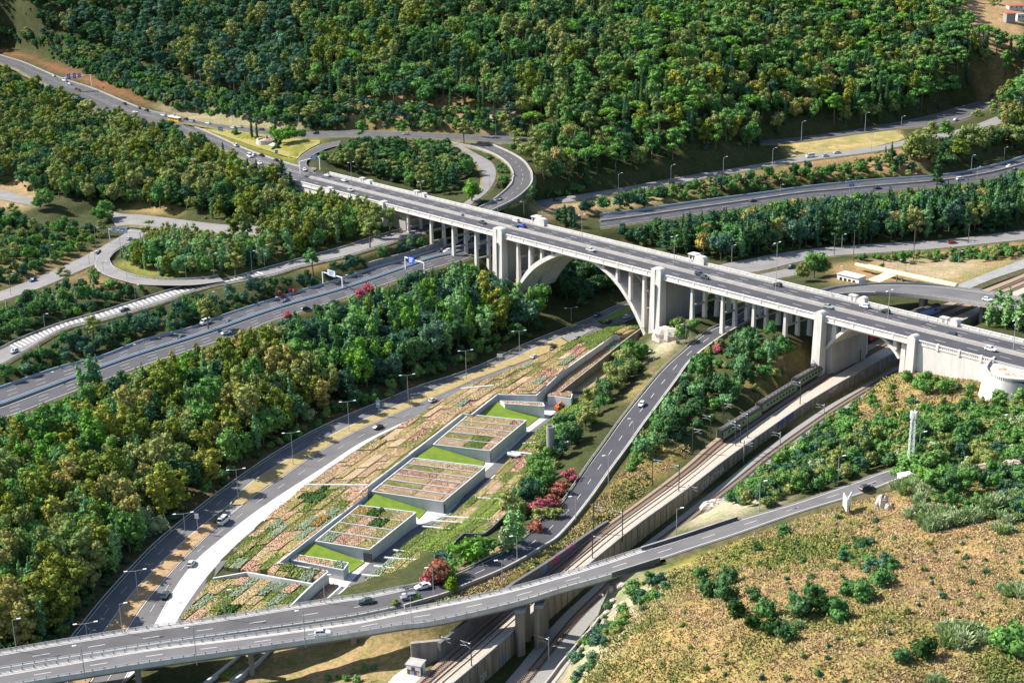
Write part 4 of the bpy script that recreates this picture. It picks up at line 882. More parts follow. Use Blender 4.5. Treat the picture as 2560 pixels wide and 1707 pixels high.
def bed(parent, poly, zf, sp, up, axis, rr, thick=.4):
    """one planting bed: soil slab with rows of tufts"""
    soil, pl, th, tw, rs_, ss = SP[sp]; b = MB()
    if area(poly) < 0: poly = poly[::-1]
    top = [(x, y, zf(x, y) + up) for x, y in poly]; b.prism(top, [p[2] - up - thick for p in top], 0)
    ax = Vector((axis.x, axis.y, 0)).normalized(); nx = Vector((-ax.y, ax.x, 0))
    us = [p[0] * ax.x + p[1] * ax.y for p in poly]; vs = [p[0] * nx.x + p[1] * nx.y for p in poly]
    v_ = min(vs) + .4; hv = th * rr.uniform(.8, 1.2)
    while v_ < max(vs):
        u_ = min(us) + rr.uniform(.1, .6)
        while u_ < max(us):
            x = ax.x * u_ + nx.x * (v_ + rr.uniform(-.12, .12)); y = ax.y * u_ + nx.y * (v_ + rr.uniform(-.12, .12))
            if inside1(x, y, poly) and rr.random() < .88:
                z = zf(x, y) + up; r = tw * rr.uniform(.6, 1.15) / 2; h = hv * rr.uniform(.6, 1.3); a0 = rr.uniform(0, 2)
                ring = [(x + r * math.cos(a0 + k * 1.5708), y + r * math.sin(a0 + k * 1.5708), z + h * rr.uniform(.3, .75)) for k in range(4)]
                n = len(b.v); b.add(ring + [(x + rr.uniform(-.1, .1), y + rr.uniform(-.1, .1), z + h)] + [(x, y, z - .05)], [(0, 1, 4), (1, 2, 4), (2, 3, 4), (3, 0, 4), (1, 0, 5), (2, 1, 5), (3, 2, 5), (0, 3, 5)], 1)
            u_ += ss * rr.uniform(.85, 1.2)
        v_ += rs_
    return b.build('planting_bed', [M['soil_' + sp], M['plant_' + sp]], parent)
def beds(parent, poly3, zf, d1, d2, row, lens, pick, gap=.25, seed=1, up=(.2, .45), slant=None):
    """lay beds in rows along d1, rows stacked along d2"""
    rr = random.Random(seed); poly = [(p[0], p[1]) for p in poly3]
    if area(poly) < 0: poly = poly[::-1]
    O_ = Vector((poly[0][0], poly[0][1], 0)); d1 = Vector((d1.x, d1.y, 0)).normalized(); d2 = Vector((d2.x, d2.y, 0)).normalized()
    det = d1.x * d2.y - d1.y * d2.x
    uv = [(((x - O_.x) * d2.y - (y - O_.y) * d2.x) / det, (-(x - O_.x) * d1.y + (y - O_.y) * d1.x) / det) for x, y in poly]
    u0, u1, v0, v1 = min(u for u, v in uv), max(u for u, v in uv), min(v for u, v in uv), max(v for u, v in uv)
    v = v0; n_b = 0
    while v < v1:
        rw_ = row * rr.uniform(.85, 1.15); u = u0 - rr.uniform(0, lens[0])
        while u < u1:
            ln = rr.uniform(*lens); g_ = gap
            cell = [O_ + d1 * a + d2 * c__ for a, c__ in ((u + g_ / 2, v + g_ / 2), (u + ln - g_ / 2, v + g_ / 2), (u + ln - g_ / 2, v + rw_ - g_ / 2), (u + g_ / 2, v + rw_ - g_ / 2))]
            cell = [(q.x, q.y) for q in cell]
            if area(cell) < 0: cell = cell[::-1]
            cp = clip(poly, cell)
            if len(cp) >= 3 and abs(area(cp)) > 3.0:
                cx = sum(p[0] for p in cp) / len(cp); cy = sum(p[1] for p in cp) / len(cp); q = proj((cx, cy, zf(cx, cy)))
                bed(parent, cp, zf, pick(q[0], q[1], rr), rr.uniform(*up), d1, rr, 1.5); n_b += 1
            u += ln
        v += rw_
    return n_b
works = thing('planted_roof_building', 'low concrete treatment works with planted sloping roofs sunk beside the avenue', 'building', tuple(P(900, 1200, 0)))
def roof(name, left, right, m, bot=-.6, n=40):
    """roof surface between two edge lines given with heights"""
    A = cr([P(*q) for q in left], n); B = cr([P(*q) for q in right], n); b = MB(); b.strip(A, B)
    lo = lambda L: [Vector((p.x, p.y, bot)) for p in L]
    b.strip(lo(A), A); b.strip(B, lo(B)); b.add([A[0], B[0], lo(B)[0], lo(A)[0]], [(0, 1, 2, 3)]); b.add([A[-1], B[-1], lo(B)[-1], lo(A)[-1]], [(3, 2, 1, 0)])
    b.build(name, m, works); return A, B
def wallseg(pts, th, bot, name='wall', m='conc_new', side=1, top=.0):
    """concrete wall along photo points carrying their top heights"""
    L = [P(*q) for q in pts]; A = L; B = offset(L, th * side); b = MB(); lo = lambda K: [Vector((p.x, p.y, bot if not hasattr(bot, '__len__') else bot[i])) for i, p in enumerate(K)]
    hi = lambda K: [Vector((p.x, p.y, p.z + top)) for p in K]
    A1, B1 = hi(A), hi(B); b.strip(lo(A), A1); b.strip(A1, B1); b.strip(B1, lo(B)); b.add([lo(A)[0], A1[0], B1[0], lo(B)[0]], [(0, 1, 2, 3)]); b.add([lo(A)[-1], A1[-1], B1[-1], lo(B)[-1]], [(3, 2, 1, 0)])
    return b.build(name, M[m], works)
D1 = P(1157, 1035, 5) - P(922, 1215, 5); D2 = P(917, 1214, 5) - P(764, 1214, 2)
COURT = poly_slab('court', [(900,1490),(690,1420),(880,1230),(1150,1030),(1340,980),(1545,830),(1600,830),(1520,975),(1440,1000),(1300,1127),(1192,1236),(1066,1320),(979,1394),(905,1455)], .55, .6, M['paving'])
# left roof, upper and lower halves
up_left = [(764,1214,.5),(812,1181,.5),(863,1146,.5),(937,1104,.5),(986,1072,.5),(1032,1047,.5),(1083,1017,.5),(1134,988,.5),(1152,975,.5),(1216,949,.5),(1250,935,.5),(1287,920,.5),(1326,903,.5),(1385,877,.6),(1437,852,.7),(1507,825,.8),(1550,808,.9)]
up_right = [(922,1215,5.2),(1010,1148,5.2),(1157,1035,5.2),(1180,1033,5.2),(1244,986,5.2),(1342,986,5.6),(1406,928,5.8),(1510,856,6.0),(1535,836,6.2),(1563,836,6.2),(1602,819,6.2)]
up_poly = [P(*q) for q in up_left] + [P(*q) for q in up_right[::-1]]
zU = zfit(up_poly)
b = MB(); b.prism([(p.x, p.y, p.z - (1.1 if p.z < 1.5 else 1.3)) for p in up_poly], -.6); b.build('roof_slab', M['conc_dark'], works)  # slab coloured dark so the gaps between beds read as step shadows
lo_left = [(616,1428,.6),(560,1420,.4),(583,1384,.4),(619,1343,.4),(652,1313,.4),(685,1278,.4),(728,1244,.4),(762,1216,.4)]
lo_right = [(920,1217,5.1),(919,1236,4.8),(860,1280,4.8),(787,1335,4.8),(740,1372,4.8),(695,1407,4.8),(726,1411,4.8),(818,1427,4.8),(779,1457,4.4),(700,1441,3.6)]
lo_poly = [P(*q) for q in lo_left] + [P(*q) for q in lo_right]; zL = zfit(lo_poly)
b = MB(); b.prism([(p.x, p.y, p.z - (1.1 if p.z < 1.5 else 1.3)) for p in lo_poly], -.6); b.build('roof_slab', M['conc_dark'], works)  # dark slab colour stands in for shade between the beds
bt_poly = [P(*q) for q in [(530,1450,.4),(616,1443,.8),(700,1458,2.6),(779,1466,3.4),(723,1516,3.2),(690,1545,3.0),(560,1570,1.5),(448,1577,.4),(448,1556,.4),(478,1517,.4),(506,1477,.4)]]; zB = zfit(bt_poly)
b = MB(); b.prism([(p.x, p.y, p.z - (1.1 if p.z < 1.5 else 1.3)) for p in bt_poly], -.6); b.build('roof_slab', M['conc_dark'], works)  # shadow lines of the bed gaps put into the dark slab colour
SPOT = [(790,1245,'dark',26),(850,1240,'olive',22),(893,1235,'mulch',26),(830,1290,'sage',24),(800,1310,'ochre',28),(770,1320,'sage',20),(640,1410,'red',26),(560,1420,'green',26),(730,1425,'green',22),(765,1432,'sage',24),(800,1445,'mulch',16),
        (600,1480,'sage',22),(690,1470,'sage',26),(655,1472,'red',18),(720,1490,'green',22),(705,1505,'sage',20),(665,1520,'red',16),(575,1520,'dark',16),(530,1465,'lime',18),(640,1490,'straw',20),(690,1360,'mulch',24),(650,1355,'dark',16),(660,1330,'green',20),(690,1325,'sage',18),
        (1060,1090,'red',24),(1020,1050,'mulch',24),(1090,1060,'brown',20),(1372,941,'red',20),(1350,925,'olive',22),(1345,955,'sage',20),(1180,1020,'red',18),(1175,1010,'sage',18),(1440,878,'red',14),(1470,862,'green',20),(1500,850,'green',20),(1430,866,'green',22),(1520,830,'green',24),(1210,985,'brown',20),(1385,905,'straw',25)]
def pick_left(x, y, r):
    for sx, sy, s, rad in SPOT:
        if (x - sx) ** 2 + ((y - sy) * 1.3) ** 2 < rad * rad: return s
    if y > 1215: return r.choice(['olive', 'green', 'straw', 'mulch', 'green', 'lime', 'sage', 'straw', 'brown', 'olive', 'lime'])
    if y > 960: return r.choice(['straw', 'mulch', 'brown', 'tan', 'straw', 'tan', 'olive', 'straw', 'brown', 'olive'])
    if y < 860: return r.choice(['green', 'olive', 'straw', 'sage'])
    return r.choice(['straw', 'brown', 'olive', 'straw', 'brown', 'sage', 'tan'])
beds(works, up_poly, zU, D1, D2, 3.9, (7, 15), pick_left, .5, 3, (.1, .75))
beds(works, lo_poly, zL, D1, D2, 3.6, (5, 10), pick_left, .4, 5, (.1, .6))
beds(works, bt_poly, zB, D1, D2, 3.6, (5, 8), pick_left, .35, 6, (.1, .6))
def beam(p, q, w=.45, h=.5, z=.5, name='roof_beam', m='conc_new'):
    a, c__ = P(*p), P(*q); b = MB(); d = (c__ - a); d.z = 0; s_ = Vector((-d.y, d.x, 0)).normalized() * w / 2
    b.hexa([a - s_, c__ - s_, c__ + s_, a + s_], [a - s_ + Vector((0, 0, h)), c__ - s_ + Vector((0, 0, h)), c__ + s_ + Vector((0, 0, h)), a + s_ + Vector((0, 0, h))]); return b.build(name, M[m], works)
beam((760,1214,.5), (919,1215,5.1), .7, .6); beam((1152,974,.6), (1235,966,3), .8, .6); 
# walls of the left roof
wallseg([(922,1214,5.6),(1010,1147,5.6),(1157,1034,5.6)], .5, .2); wallseg([(1157,1034,5.6),(1180,1036,5.6),(1244,986,5.6)], .5, .2); wallseg([(1244,986,5.6),(1342,988,5.9)], .5, .2)
wallseg([(1342,988,5.9),(1406,928,6.1),(1510,856,6.3),(1535,836,6.5)], .5, .2)
wallseg([(899,1231,5.0),(922,1214,5.6)], .5, .2); wallseg([(695,1408,5.1),(787,1336,5.1),(919,1235,5.1)], .5, .2); wallseg([(695,1407,5.0),(726,1411,5.0),(818,1427,5.0)], .45, .2); wallseg([(818,1427,5.0),(780,1458,4.6)], .5, .2)
wallseg([(532,1445,1.2),(616,1430,2.4),(700,1445,4.0),(780,1459,4.7)], .55, -.4); wallseg([(780,1459,4.7),(750,1487,4.2),(723,1514,3.8),(690,1545,3.4)], .5, -.2)
# the four inner blocks
def block(px, z, zg, rows, cols, palette, seed, walls=True, name='roof_slab'):
    """px: TL, TR, BR, BL roof corners"""
    pts = [P(x, y, z) for x, y in px]; b = MB(); b.prism(pts, zg - .3); b.build('block', M['conc_new'], works)
    rim = [P(x, y, z) for x, y in px]
    for a, c__ in zip(rim, rim[1:] + rim[:1]):
        b = MB(); d = (c__ - a).normalized(); s_ = Vector((-d.y, d.x, 0)) * .2; b.hexa([a - s_, c__ - s_, c__ + s_, a + s_], [q + Vector((0, 0, .32)) for q in (a - s_, c__ - s_, c__ + s_, a + s_)]); b.build('parapet', M['conc_new'], works)
    rr = random.Random(seed); TL, TR, BR, BL = pts; g_ = lambda u, v: (TL.lerp(TR, u)).lerp(BL.lerp(BR, u), v)
    zf = lambda x, y: z; k = 0
    vs_ = np.linspace(.02, .98, rows + 1); us_ = [.02] + cols + [.98]
    for i in range(rows):
        for j in range(len(us_) - 1):
            e_ = .008; q = [g_(us_[j] + e_, vs_[i] + e_), g_(us_[j + 1] - e_, vs_[i] + e_), g_(us_[j + 1] - e_, vs_[i + 1] - e_), g_(us_[j] + e_, vs_[i + 1] - e_)]
            bed(works, [(p.x, p.y) for p in q], zf, palette[k % len(palette)], .2, TR - TL, rr); k += 1
        if i:
            a, c__ = g_(.01, vs_[i]), g_(.99, vs_[i]); b = MB(); d = (c__ - a).normalized(); s_ = Vector((-d.y, d.x, 0)) * .13
            b.hexa([a - s_, c__ - s_, c__ + s_, a + s_], [w + Vector((0, 0, .45)) for w in (a - s_, c__ - s_, c__ + s_, a + s_)]); b.build('roof_beam', M['conc_new'], works)
block([(1250,1003),(1357,1008),(1361,1017),(1262,1010)], 4.8, .5, 1, [.55], ['mulch', 'brown'], 1)
block([(1172,1037),(1316,1052),(1224,1128),(1083,1112)], 4.6, .5, 5, [.5, .82], ['straw','straw','red','straw','brown','brown','brown','brown','brown','olive','green','mulch','brown','green','mulch'], 2)
block([(1034,1146),(1213,1168),(1108,1255),(930,1229)], 4.4, .5, 6, [.55, .93], ['brown','brown','olive','olive','straw','straw','red','brown','brown','straw','mulch','mulch','olive','mulch','mulch','brown','brown','mulch'], 3)
block([(899,1264),(1040,1282),(923,1375),(789,1353)], 4.2, .5, 4, [.28, .5, .75], ['ochre','dark','olive','straw','olive','mulch','dark','lime','olive','mulch','brown','olive','sage','red','mulch','olive'], 4)
block([(743,1388),(871,1408),(858,1426),(727,1400)], 3.6, .5, 1, [.5, .75], ['mulch', 'brown', 'sage'], 5)
for nm_, (x, y, z) in (('door', (1104,1281,.6)), ('door', (920,1404,.6)), ('door', (1219,1152,.6))):
    p = P(x, y, z); d = P(1108, 1255, 4.4) - P(930, 1229, 4.4); b = MB(); b.box((p.x, p.y - .12, .55), (2.6, .3, 3.0), math.atan2(d.y, d.x)); b.build('door', M['steel_dark'], works)
# sloping lawns between the blocks
def lawn(px):
    b = MB(); b.add([P(*q) for q in px], [tuple(range(len(px)))]); b.add([P(*q) for q in px] + [Vector((P(*q).x, P(*q).y, 0)) for q in px], [(i, len(px) + i, len(px) + (i + 1) % len(px), (i + 1) % len(px)) for i in range(len(px))]); o = b.build('lawn', M['lawn'], works)
lawn([(1244,1004,4.2),(1196,1038,3.8),(1262,1054,2.2),(1318,1066,.75),(1352,1040,.75)])
lawn([(1083,1115,4.2),(1037,1145,4.2),(1110,1155,2.5),(1205,1168,.8),(1212,1154,.8)])
lawn([(940,1232,4.0),(909,1262,4.0),(980,1273,2.5),(1042,1290,.8),(1046,1296,.75),(1066,1275,.75)])
lawn([(782,1357,3.8),(743,1386,3.6),(800,1398,2.6),(871,1410,1.0),(874,1432,.75),(912,1404,.75)])
beam((1072,1133,3.6), (1143,1153,1.6), .3, .3, name='lawn_kerb')
# dark edge strip and the right-hand terrace
ribbon_slab('pavement', edge([(1430,988),(1385,1033),(1323,1080),(1268,1131),(1201,1191),(1122,1282),(1043,1307+8),(979,1364),(925,1407),(870,1463)], .6, 40), edge([(1437,1000),(1392,1042),(1330,1089),(1298,1128),(1212,1206),(1140,1278),(1064,1322),(984,1388),(936,1430),(900,1470)], .6, 40), .14, .5, M['conc_dark'])
te_poly = [P(*q) for q in [(1437,1000,1.2),(1385,1043,1.2),(1330,1090,1.2),(1296,1128,1.2),(1240,1184,1.2),(1192,1234,1.2),(1122,1288,1.2),(1066,1324,1.2),(979,1394,1.2),(915,1450,1.2),(900,1478,1.2),(940,1487,2.0),(994,1472,4.0),(1022,1450,4.6),(1063,1402,5),(1122,1364,5.2),(1158,1333,5.2),(1209,1334,5.4),(1229,1318,5.4),(1298,1251,5.4),(1344,1213,5.4),(1380,1160,5.4),(1424,1114,5.4),(1434,1072,5.4),(1495,1016,5),(1513,982,4),(1470,985,2.4)]]; zT = zfit(te_poly)
b = MB(); b.prism([(p.x, p.y, p.z - (1.1 if p.z < 1.5 else 1.3)) for p in te_poly], -.4); b.build('terrace_slab', M['conc_dark'], works)  # dark slab colour adds shade to the gaps between terrace beds
def pick_right(x, y, r):
    if y < 1060: return r.choice(['bright', 'green', 'green', 'bright', 'lime'])
    if y < 1140: return r.choice(['green', 'olive', 'bright', 'green'])
    if y < 1240: return r.choice(['olive', 'brown', 'straw', 'olive', 'green', 'lime', 'red' if 1270 < x < 1330 else 'brown'])
    if y < 1320: return r.choice(['green', 'bright', 'olive', 'olive', 'brown', 'straw', 'sage'])
    if y < 1400: return r.choice(['bright', 'green', 'bright', 'green'])
    return r.choice(['green', 'olive', 'sage', 'brown', 'lime', 'sage', 'green'])
D1t = P(1385, 1043, 1.2) - P(1066, 1324, 1.2); D2t = P(1298, 1251, 5.4) - P(1181, 1246, 1.2)
beds(works, te_poly, zT, D1t, D2t, 3.6, (6, 15), pick_right, .35, 9)
for p, q in (((1176,1244,1.3), (1300,1251,5.6)), ((1162,1262,1.3), (1262,1268,4.6)), ((1092,1290,1.3), (1250,1301,5.4)), ((1078,1302,1.3), (1238,1313,5.4)), ((1054,1316,1.3), (1212,1331,5.5)), ((1272,1129,1.3), (1330,1135,3.6)), ((982,1375,1.3), (1010,1379,2.2)), ((960,1394,1.3), (1062,1402,4.6)), ((935,1415,1.3), (985,1421,2.8)), ((905,1437,1.3), (1025,1450,4.6)), ((1090,1361,3.2), (1122,1364,5.2))): beam(p, q, .5, .35)
wallseg([(1344,1211,5.8),(1298,1249,5.8),(1229,1316,5.8),(1209,1332,5.8)], .4, -1, 'terrace_wall', 'conc_dark'); wallseg([(1209,1332,5.8),(1158,1331,5.6)], .4, -1, 'terrace_wall', 'conc_dark'); wallseg([(1158,1331,5.6),(1122,1362,5.6),(1080,1395,5.4)], .4, -1, 'terrace_wall', 'conc_dark')
wallseg([(1495,1014,5.3),(1465,1043,5.6),(1434,1070,5.7)], .4, -1, 'terrace_wall', 'conc_grey')
wallseg([(1306,1108,1.6),(1360,1103,3.6),(1400,1101,5.8),(1424,1112,5.9)], .6, -.5, 'terrace_wall', 'conc_new')
b = MB(); p = P(1417, 1114, 5.2); b.box((p.x, p.y, 4), (2.2, 2.2, 3.0), .4); b.build('vent_box', M['conc_new'], works)
b = MB(); b.prism([P(x, y, 3.2) for x, y in [(1268,1129),(1302,1133),(1300,1137),(1292,1139),(1268,1134)]], 2.7); b.build('canopy', M['conc_new'], works)
b = MB(); b.prism([P(x, y, 2.7) for x, y in [(1277,1136),(1292,1138),(1290,1142),(1277,1140)]], .5); b.build('canopy_wall', M['glass'], works)
# strip between the long walls, right wall, sandy bed
st = [P(*q) for q in [(1538,842,3.4),(1562,840,3.4),(1566,846,3.4),(1400,978,3.2),(1368,987,3.2),(1430,932,3.2)]]; b = MB(); b.prism(st, 0); b.build('roof_slab', M['conc_new'], works)
beds(works, st, lambda x, y: 3.4, P(1562, 845, 3) - P(1400, 978, 3), D2, 6, (14, 26), lambda x, y, r: r.choice(['mulch', 'mulch', 'brown', 'sage']), .3, 12, (.1, .2))
wallseg([(1602,819,6.6),(1562,848,6.2),(1480,914,5.6),(1400,977,5.0)], .6, .0, 'wall', 'conc_stain'); wallseg([(1602,819,6.6),(1622,850,5.2),(1624,868,3)], .6, -.5, 'wall', 'conc_stain'); wallseg([(1535,836,6.4),(1562,842,5)], .4, .2)
sa = [P(*q) for q in [(1560,866,1.6),(1622,872,1.8),(1600,900,2.2),(1560,935,2.4),(1510,974,2.6),(1430,978,1.6),(1500,915,1.6)]]; zS = zfit(sa); b = MB(); b.prism(sa, -.5); b.build('terrace_slab', M['conc_new'], works)
beds(works, sa, zS, P(1562, 866, 2) - P(1430, 978, 2), D2, 7, (12, 24), lambda x, y, r: 'green' if x + y * .2 < 1640 - (y - 866) * 1.1 + 60 and r.random() < .35 else r.choice(['tan', 'tan', 'straw', 'tan']), .1, 14, (.05, .12))
wallseg([(1369,989,4.6),(1385,990,4.6),(1428,996,4.8),(1432,984,4.8)], .5, .4, 'wall', 'conc_new')
pk = [P(*q) for q in [(1369,986,4.3),(1400,976,4.3),(1430,979,4.3),(1426,992,4.3),(1385,988,4.3)]]; b = MB(); b.prism(pk, .5); b.build('block', M['conc_new'], works)
beds(works, pk, lambda x, y: 4.35, D1, D2, 6, (10, 20), lambda x, y, r: 'mulch', .2, 15, (.05, .1))
# garden strip right of the lower block by the overpass
lg = [P(*q) for q in [(822,1460,1.2),(846,1462,1.2),(790,1512,1.2),(762,1512,1.2)]]; b = MB(); b.prism(lg, 0); b.build('terrace_slab', M['conc_new'], works); beds(works, lg, lambda x, y: 1.2, P(846, 1462, 1) - P(790, 1512, 1), D2, 5, (8, 12), lambda x, y, r: 'mulch', .3, 16, (.1, .2))
wallseg([(850,1464,3.0),(812,1498,3.2),(800,1512,3.2)], .5, .3); wallseg([(868,1462,3.4),(845,1484,3.6),(830,1500,3.6)], .5, .3)
# chimney stack
ck = thing('vent_chimney', 'tall round bare concrete vent stack rising from the planted terrace', 'chimney', tuple(P(1377, 1147, 4)))
p = P(1377, 1147, 4.2); q_ = 0
hh = 4.0
while proj((p.x, p.y, 4.2 + hh))[1] > 1066: hh += .1
b = MB(); n = 20; r0, r1 = 1.36, 1.0
ring = lambda r, z: [(p.x + r * math.cos(2 * math.pi * k / n), p.y + r * math.sin(2 * math.pi * k / n), z) for k in range(n)]
for a, c__ in ((ring(r0, 2), ring(r0, 4.2 + hh)), (ring(r0, 4.2 + hh), ring(r1, 4.2 + hh)), (ring(r1, 4.2 + hh), ring(r1, 4.2 + hh - 3))): b.strip(a + a[:1], c__ + c__[:1])
b.add(ring(r1, 4.2 + hh - 3), [tuple(range(n))]); b.build('shaft', M['conc_grey'], ck, smooth=False)
b = MB(); b.tube((p.x, p.y, 4.2 + hh - .5), (p.x, p.y, 4.2 + hh - .1), 1.42, n=20, cap=False); b.build('collar', M['conc'], ck)
for px_ in ([(505,1712),(585,1650),(640,1598)], [(560,1720),(650,1650),(700,1600)]): wallseg([(x, y, 2.4) for x, y in px_], .6, -1.5)
vb = [P(*q) for q in [(575,1700,1.2),(650,1640,1.2),(668,1618,1.2),(640,1615,1.2),(590,1655,1.2),(545,1690,1.2)]]; b = MB(); b.prism(vb, -1); b.build('terrace_slab', M['conc_new'], works); beds(works, vb, lambda x, y: 1.2, P(650, 1640, 1) - P(575, 1700, 1), D2, 4, (6, 10), lambda x, y, r: r.choice(['green', 'bright', 'olive', 'sage']), .3, 18)
# ---------------------------------------------------------------- vehicles
M['car_paint'] = obj_mat('car_paint', .3, .5, .6); M['tail'] = mat('tail_light', (.35, .015, .012), .4); M['head'] = mat('head_light', (.75, .75, .72), .2); M['rim'] = mat('wheel_rim', (.35, .35, .36), .4, metal=.6)
def sect(b, secs, mi=0):
    """hull through cross sections (x, half width low, half width high, z low, z high)"""
    rings = []
    for x, w0, w1, z0, z1 in secs:
        rings.append([(x, -w0, z0), (x, -w0 * 1.0, z0 + (z1 - z0) * .55), (x, -w1, z1), (x, w1, z1), (x, w0, z0 + (z1 - z0) * .55), (x, w0, z0)])
    n = 6
    for r0, r1 in zip(rings, rings[1:]): b.add(r0 + r1, [(i, (i + 1) % n, n + (i + 1) % n, n + i) for i in range(n)], mi)
    b.add(rings[0], [tuple(range(n))], mi); b.add(rings[-1], [tuple(range(n))[::-1]], mi)
CARS = {}
def make_car(kind, L, Wd, H, belt, hood, cab, nwin=0):
    """hood: (x where bonnet meets windscreen, bonnet height); cab: (roof front x, roof rear x, rear glass foot x)"""
    hx = L / 2; w = Wd / 2; parts = []
    b = MB(); sect(b, [(-hx, w * .8, w * .75, .42, belt * .82), (-hx + .18, w * .96, w * .9, .26, belt), (cab[2], w, w * .93, .24, belt), (hood[0], w, w * .92, .24, belt), (hx - .45, w * .97, w * .86, .24, hood[1]), (hx - .05, w * .82, w * .72, .34, hood[1] * .82), (hx, w * .7, w * .6, .4, hood[1] * .7)])
    # roof and pillars
    rz = H; r0 = [(cab[0], -w * .72, rz), (cab[0], w * .72, rz), (cab[1], w * .7, rz), (cab[1], -w * .7, rz)]; r1 = [(x * 1.0 + (-.06 if i > 1 else .06), y * 1.04, z - .09) for i, (x, y, z) in enumerate(r0)]
    b.hexa([r1[3], r1[0], r1[1], r1[2]][::-1], [r0[3], r0[0], r0[1], r0[2]][::-1])
    for (px, py), (qx, qy) in (((hood[0], w * .9), (cab[0], w * .72)), ((cab[2], w * .9), (cab[1], w * .7)), (((hood[0] + cab[2]) / 2, w * .92), ((cab[0] + cab[1]) / 2, w * .73))):
        for s in (-1, 1): b.tube((px, py * s, belt - .03), (qx, qy * s, rz - .05), .05, n=4)
    parts.append(('body', b, 'car_paint'))
    b = MB(); lo = [(hood[0] - .03, -w * .88, belt - .02), (hood[0] - .03, w * .88, belt - .02), (cab[2] + .03, w * .88, belt - .02), (cab[2] + .03, -w * .88, belt - .02)]; b.hexa([lo[3], lo[0], lo[1], lo[2]][::-1], [(r1[3][0] + .05, r1[3][1] * .97, rz - .06), (r1[0][0] - .05, r1[0][1] * .97, rz - .06), (r1[1][0] - .05, r1[1][1] * .97, rz - .06), (r1[2][0] + .05, r1[2][1] * .97, rz - .06)][::-1])
    parts.append(('window', b, 'glass'))
    for sx in (-1, 1):
        for sy in (-1, 1):
            b = MB(); x = hx * .62 * sx; b.tube((x, sy * (w - .2), .31), (x, sy * (w + .02), .31), .31, n=10, mi=0); b.tube((x, sy * (w + .021), .31), (x, sy * (w + .03), .31), .18, n=8, mi=1); parts.append(('wheel', b, ('rubber', 'rim')))
    for s in (-1, 1):
        b = MB(); b.box((hx - .1, s * w * .62, hood[1] * .66), (.14, .34, .16)); parts.append(('headlight', b, 'head'))
        b = MB(); b.box((-hx + .06, s * w * .72, belt * .68), (.14, .24, .2)); parts.append(('tail_light', b, 'tail'))
    return parts
CARK = {'hatchback': make_car('hatchback', 3.95, 1.7, 1.46, .92, (.78, .84), (.2, -1.35, -1.78)), 'saloon car': make_car('saloon', 4.45, 1.76, 1.42, .92, (.85, .84), (.2, -1.0, -1.55)), 'estate car': make_car('estate', 4.5, 1.76, 1.48, .93, (.85, .85), (.2, -1.75, -2.1)),
        'people carrier': make_car('people_carrier', 4.5, 1.82, 1.72, 1.0, (1.15, .98), (.5, -1.75, -2.1)), 'white van': make_car('van', 5.2, 1.95, 2.25, 1.3, (1.75, 1.25), (1.15, -2.4, -2.5))}
def build_parts(parts, root, name=None):
    for n_, b, m_ in parts:
        o = b.build(n_, [M[q] for q in m_] if isinstance(m_, tuple) else M[m_], root, off=(0, 0, 0))
PAINTC = {'white': (.75, .75, .74), 'silver': (.45, .46, .47), 'grey': (.17, .175, .18), 'black': (.012, .012, .014), 'dark': (.025, .03, .035), 'dark blue': (.02, .035, .09), 'blue': (.02, .06, .35), 'red': (.35, .02, .02), 'dark green': (.012, .04, .028), 'pale green': (.25, .3, .25), 'pale blue': (.3, .38, .45)}
VIA_A = [V(t, 2.0, Z + .02) for t in np.linspace(0, TEND, 120)]; VIA_B = [V(t, 23.0, Z + .02) for t in np.linspace(0, TEND, 120)]
DRIVE = dict(ROADS); DRIVE['viaduct'] = (VIA_A, VIA_B); DRIVE.pop('upper_bed'); DRIVE.pop('lower_bed')
ONEWAY = {'avenue_near': 1, 'avenue_far': -1, 'motorway_near': 1, 'motorway_far': -1, 'overpass_left': -1, 'overpass_right': 0, 'hill_ramp': -1, 'slip_road': -1}
_dr = {}
for nm, (A, B) in DRIVE.items():
    mid = [a.lerp(b_, .5) for a, b_ in zip(A, B)]; _dr[nm] = (np.array([proj(a) for a in A]), np.array([proj(b_) for b_ in B]), A, B)
PHR = {'avenue_near': 'on the near avenue lanes', 'avenue_far': 'on the far avenue lanes', 'motorway_near': 'on the near motorway lanes', 'motorway_far': 'on the far motorway lanes', 'overpass_left': "on the overpass's upper arm", 'overpass_right': "on the overpass's lower arm", 'hill_road': 'on the long road left of the viaduct', 'hill_ramp': 'on the ramp below the wooded hill',
       'viaduct': 'on the viaduct', 'terrace_road': 'on the terrace road', 'upper_road': 'by the roundabout', 'motorway_right': 'on the far right motorway', 'right_avenue': 'on the avenue behind the viaduct', 'right_avenue_near': 'on the avenue behind the viaduct', 'curved_bridge': 'on the curved bridge', 'slip_road': 'on the slip road', 'loop_road': 'on the loop road', 'side_road': 'on the side road',
       'curve_ramp': 'on the hillside ramp', 'ramp_spur': 'on the hillside ramp', 'branch_road': 'on the curving road beside the railway', 'hill_top_road': 'on the climbing road', 'triangle_ramp': 'on the ramp', 'cross_road': 'on the side road', 'yard_road': 'on the yard', 'upper_track': 'on the track'}
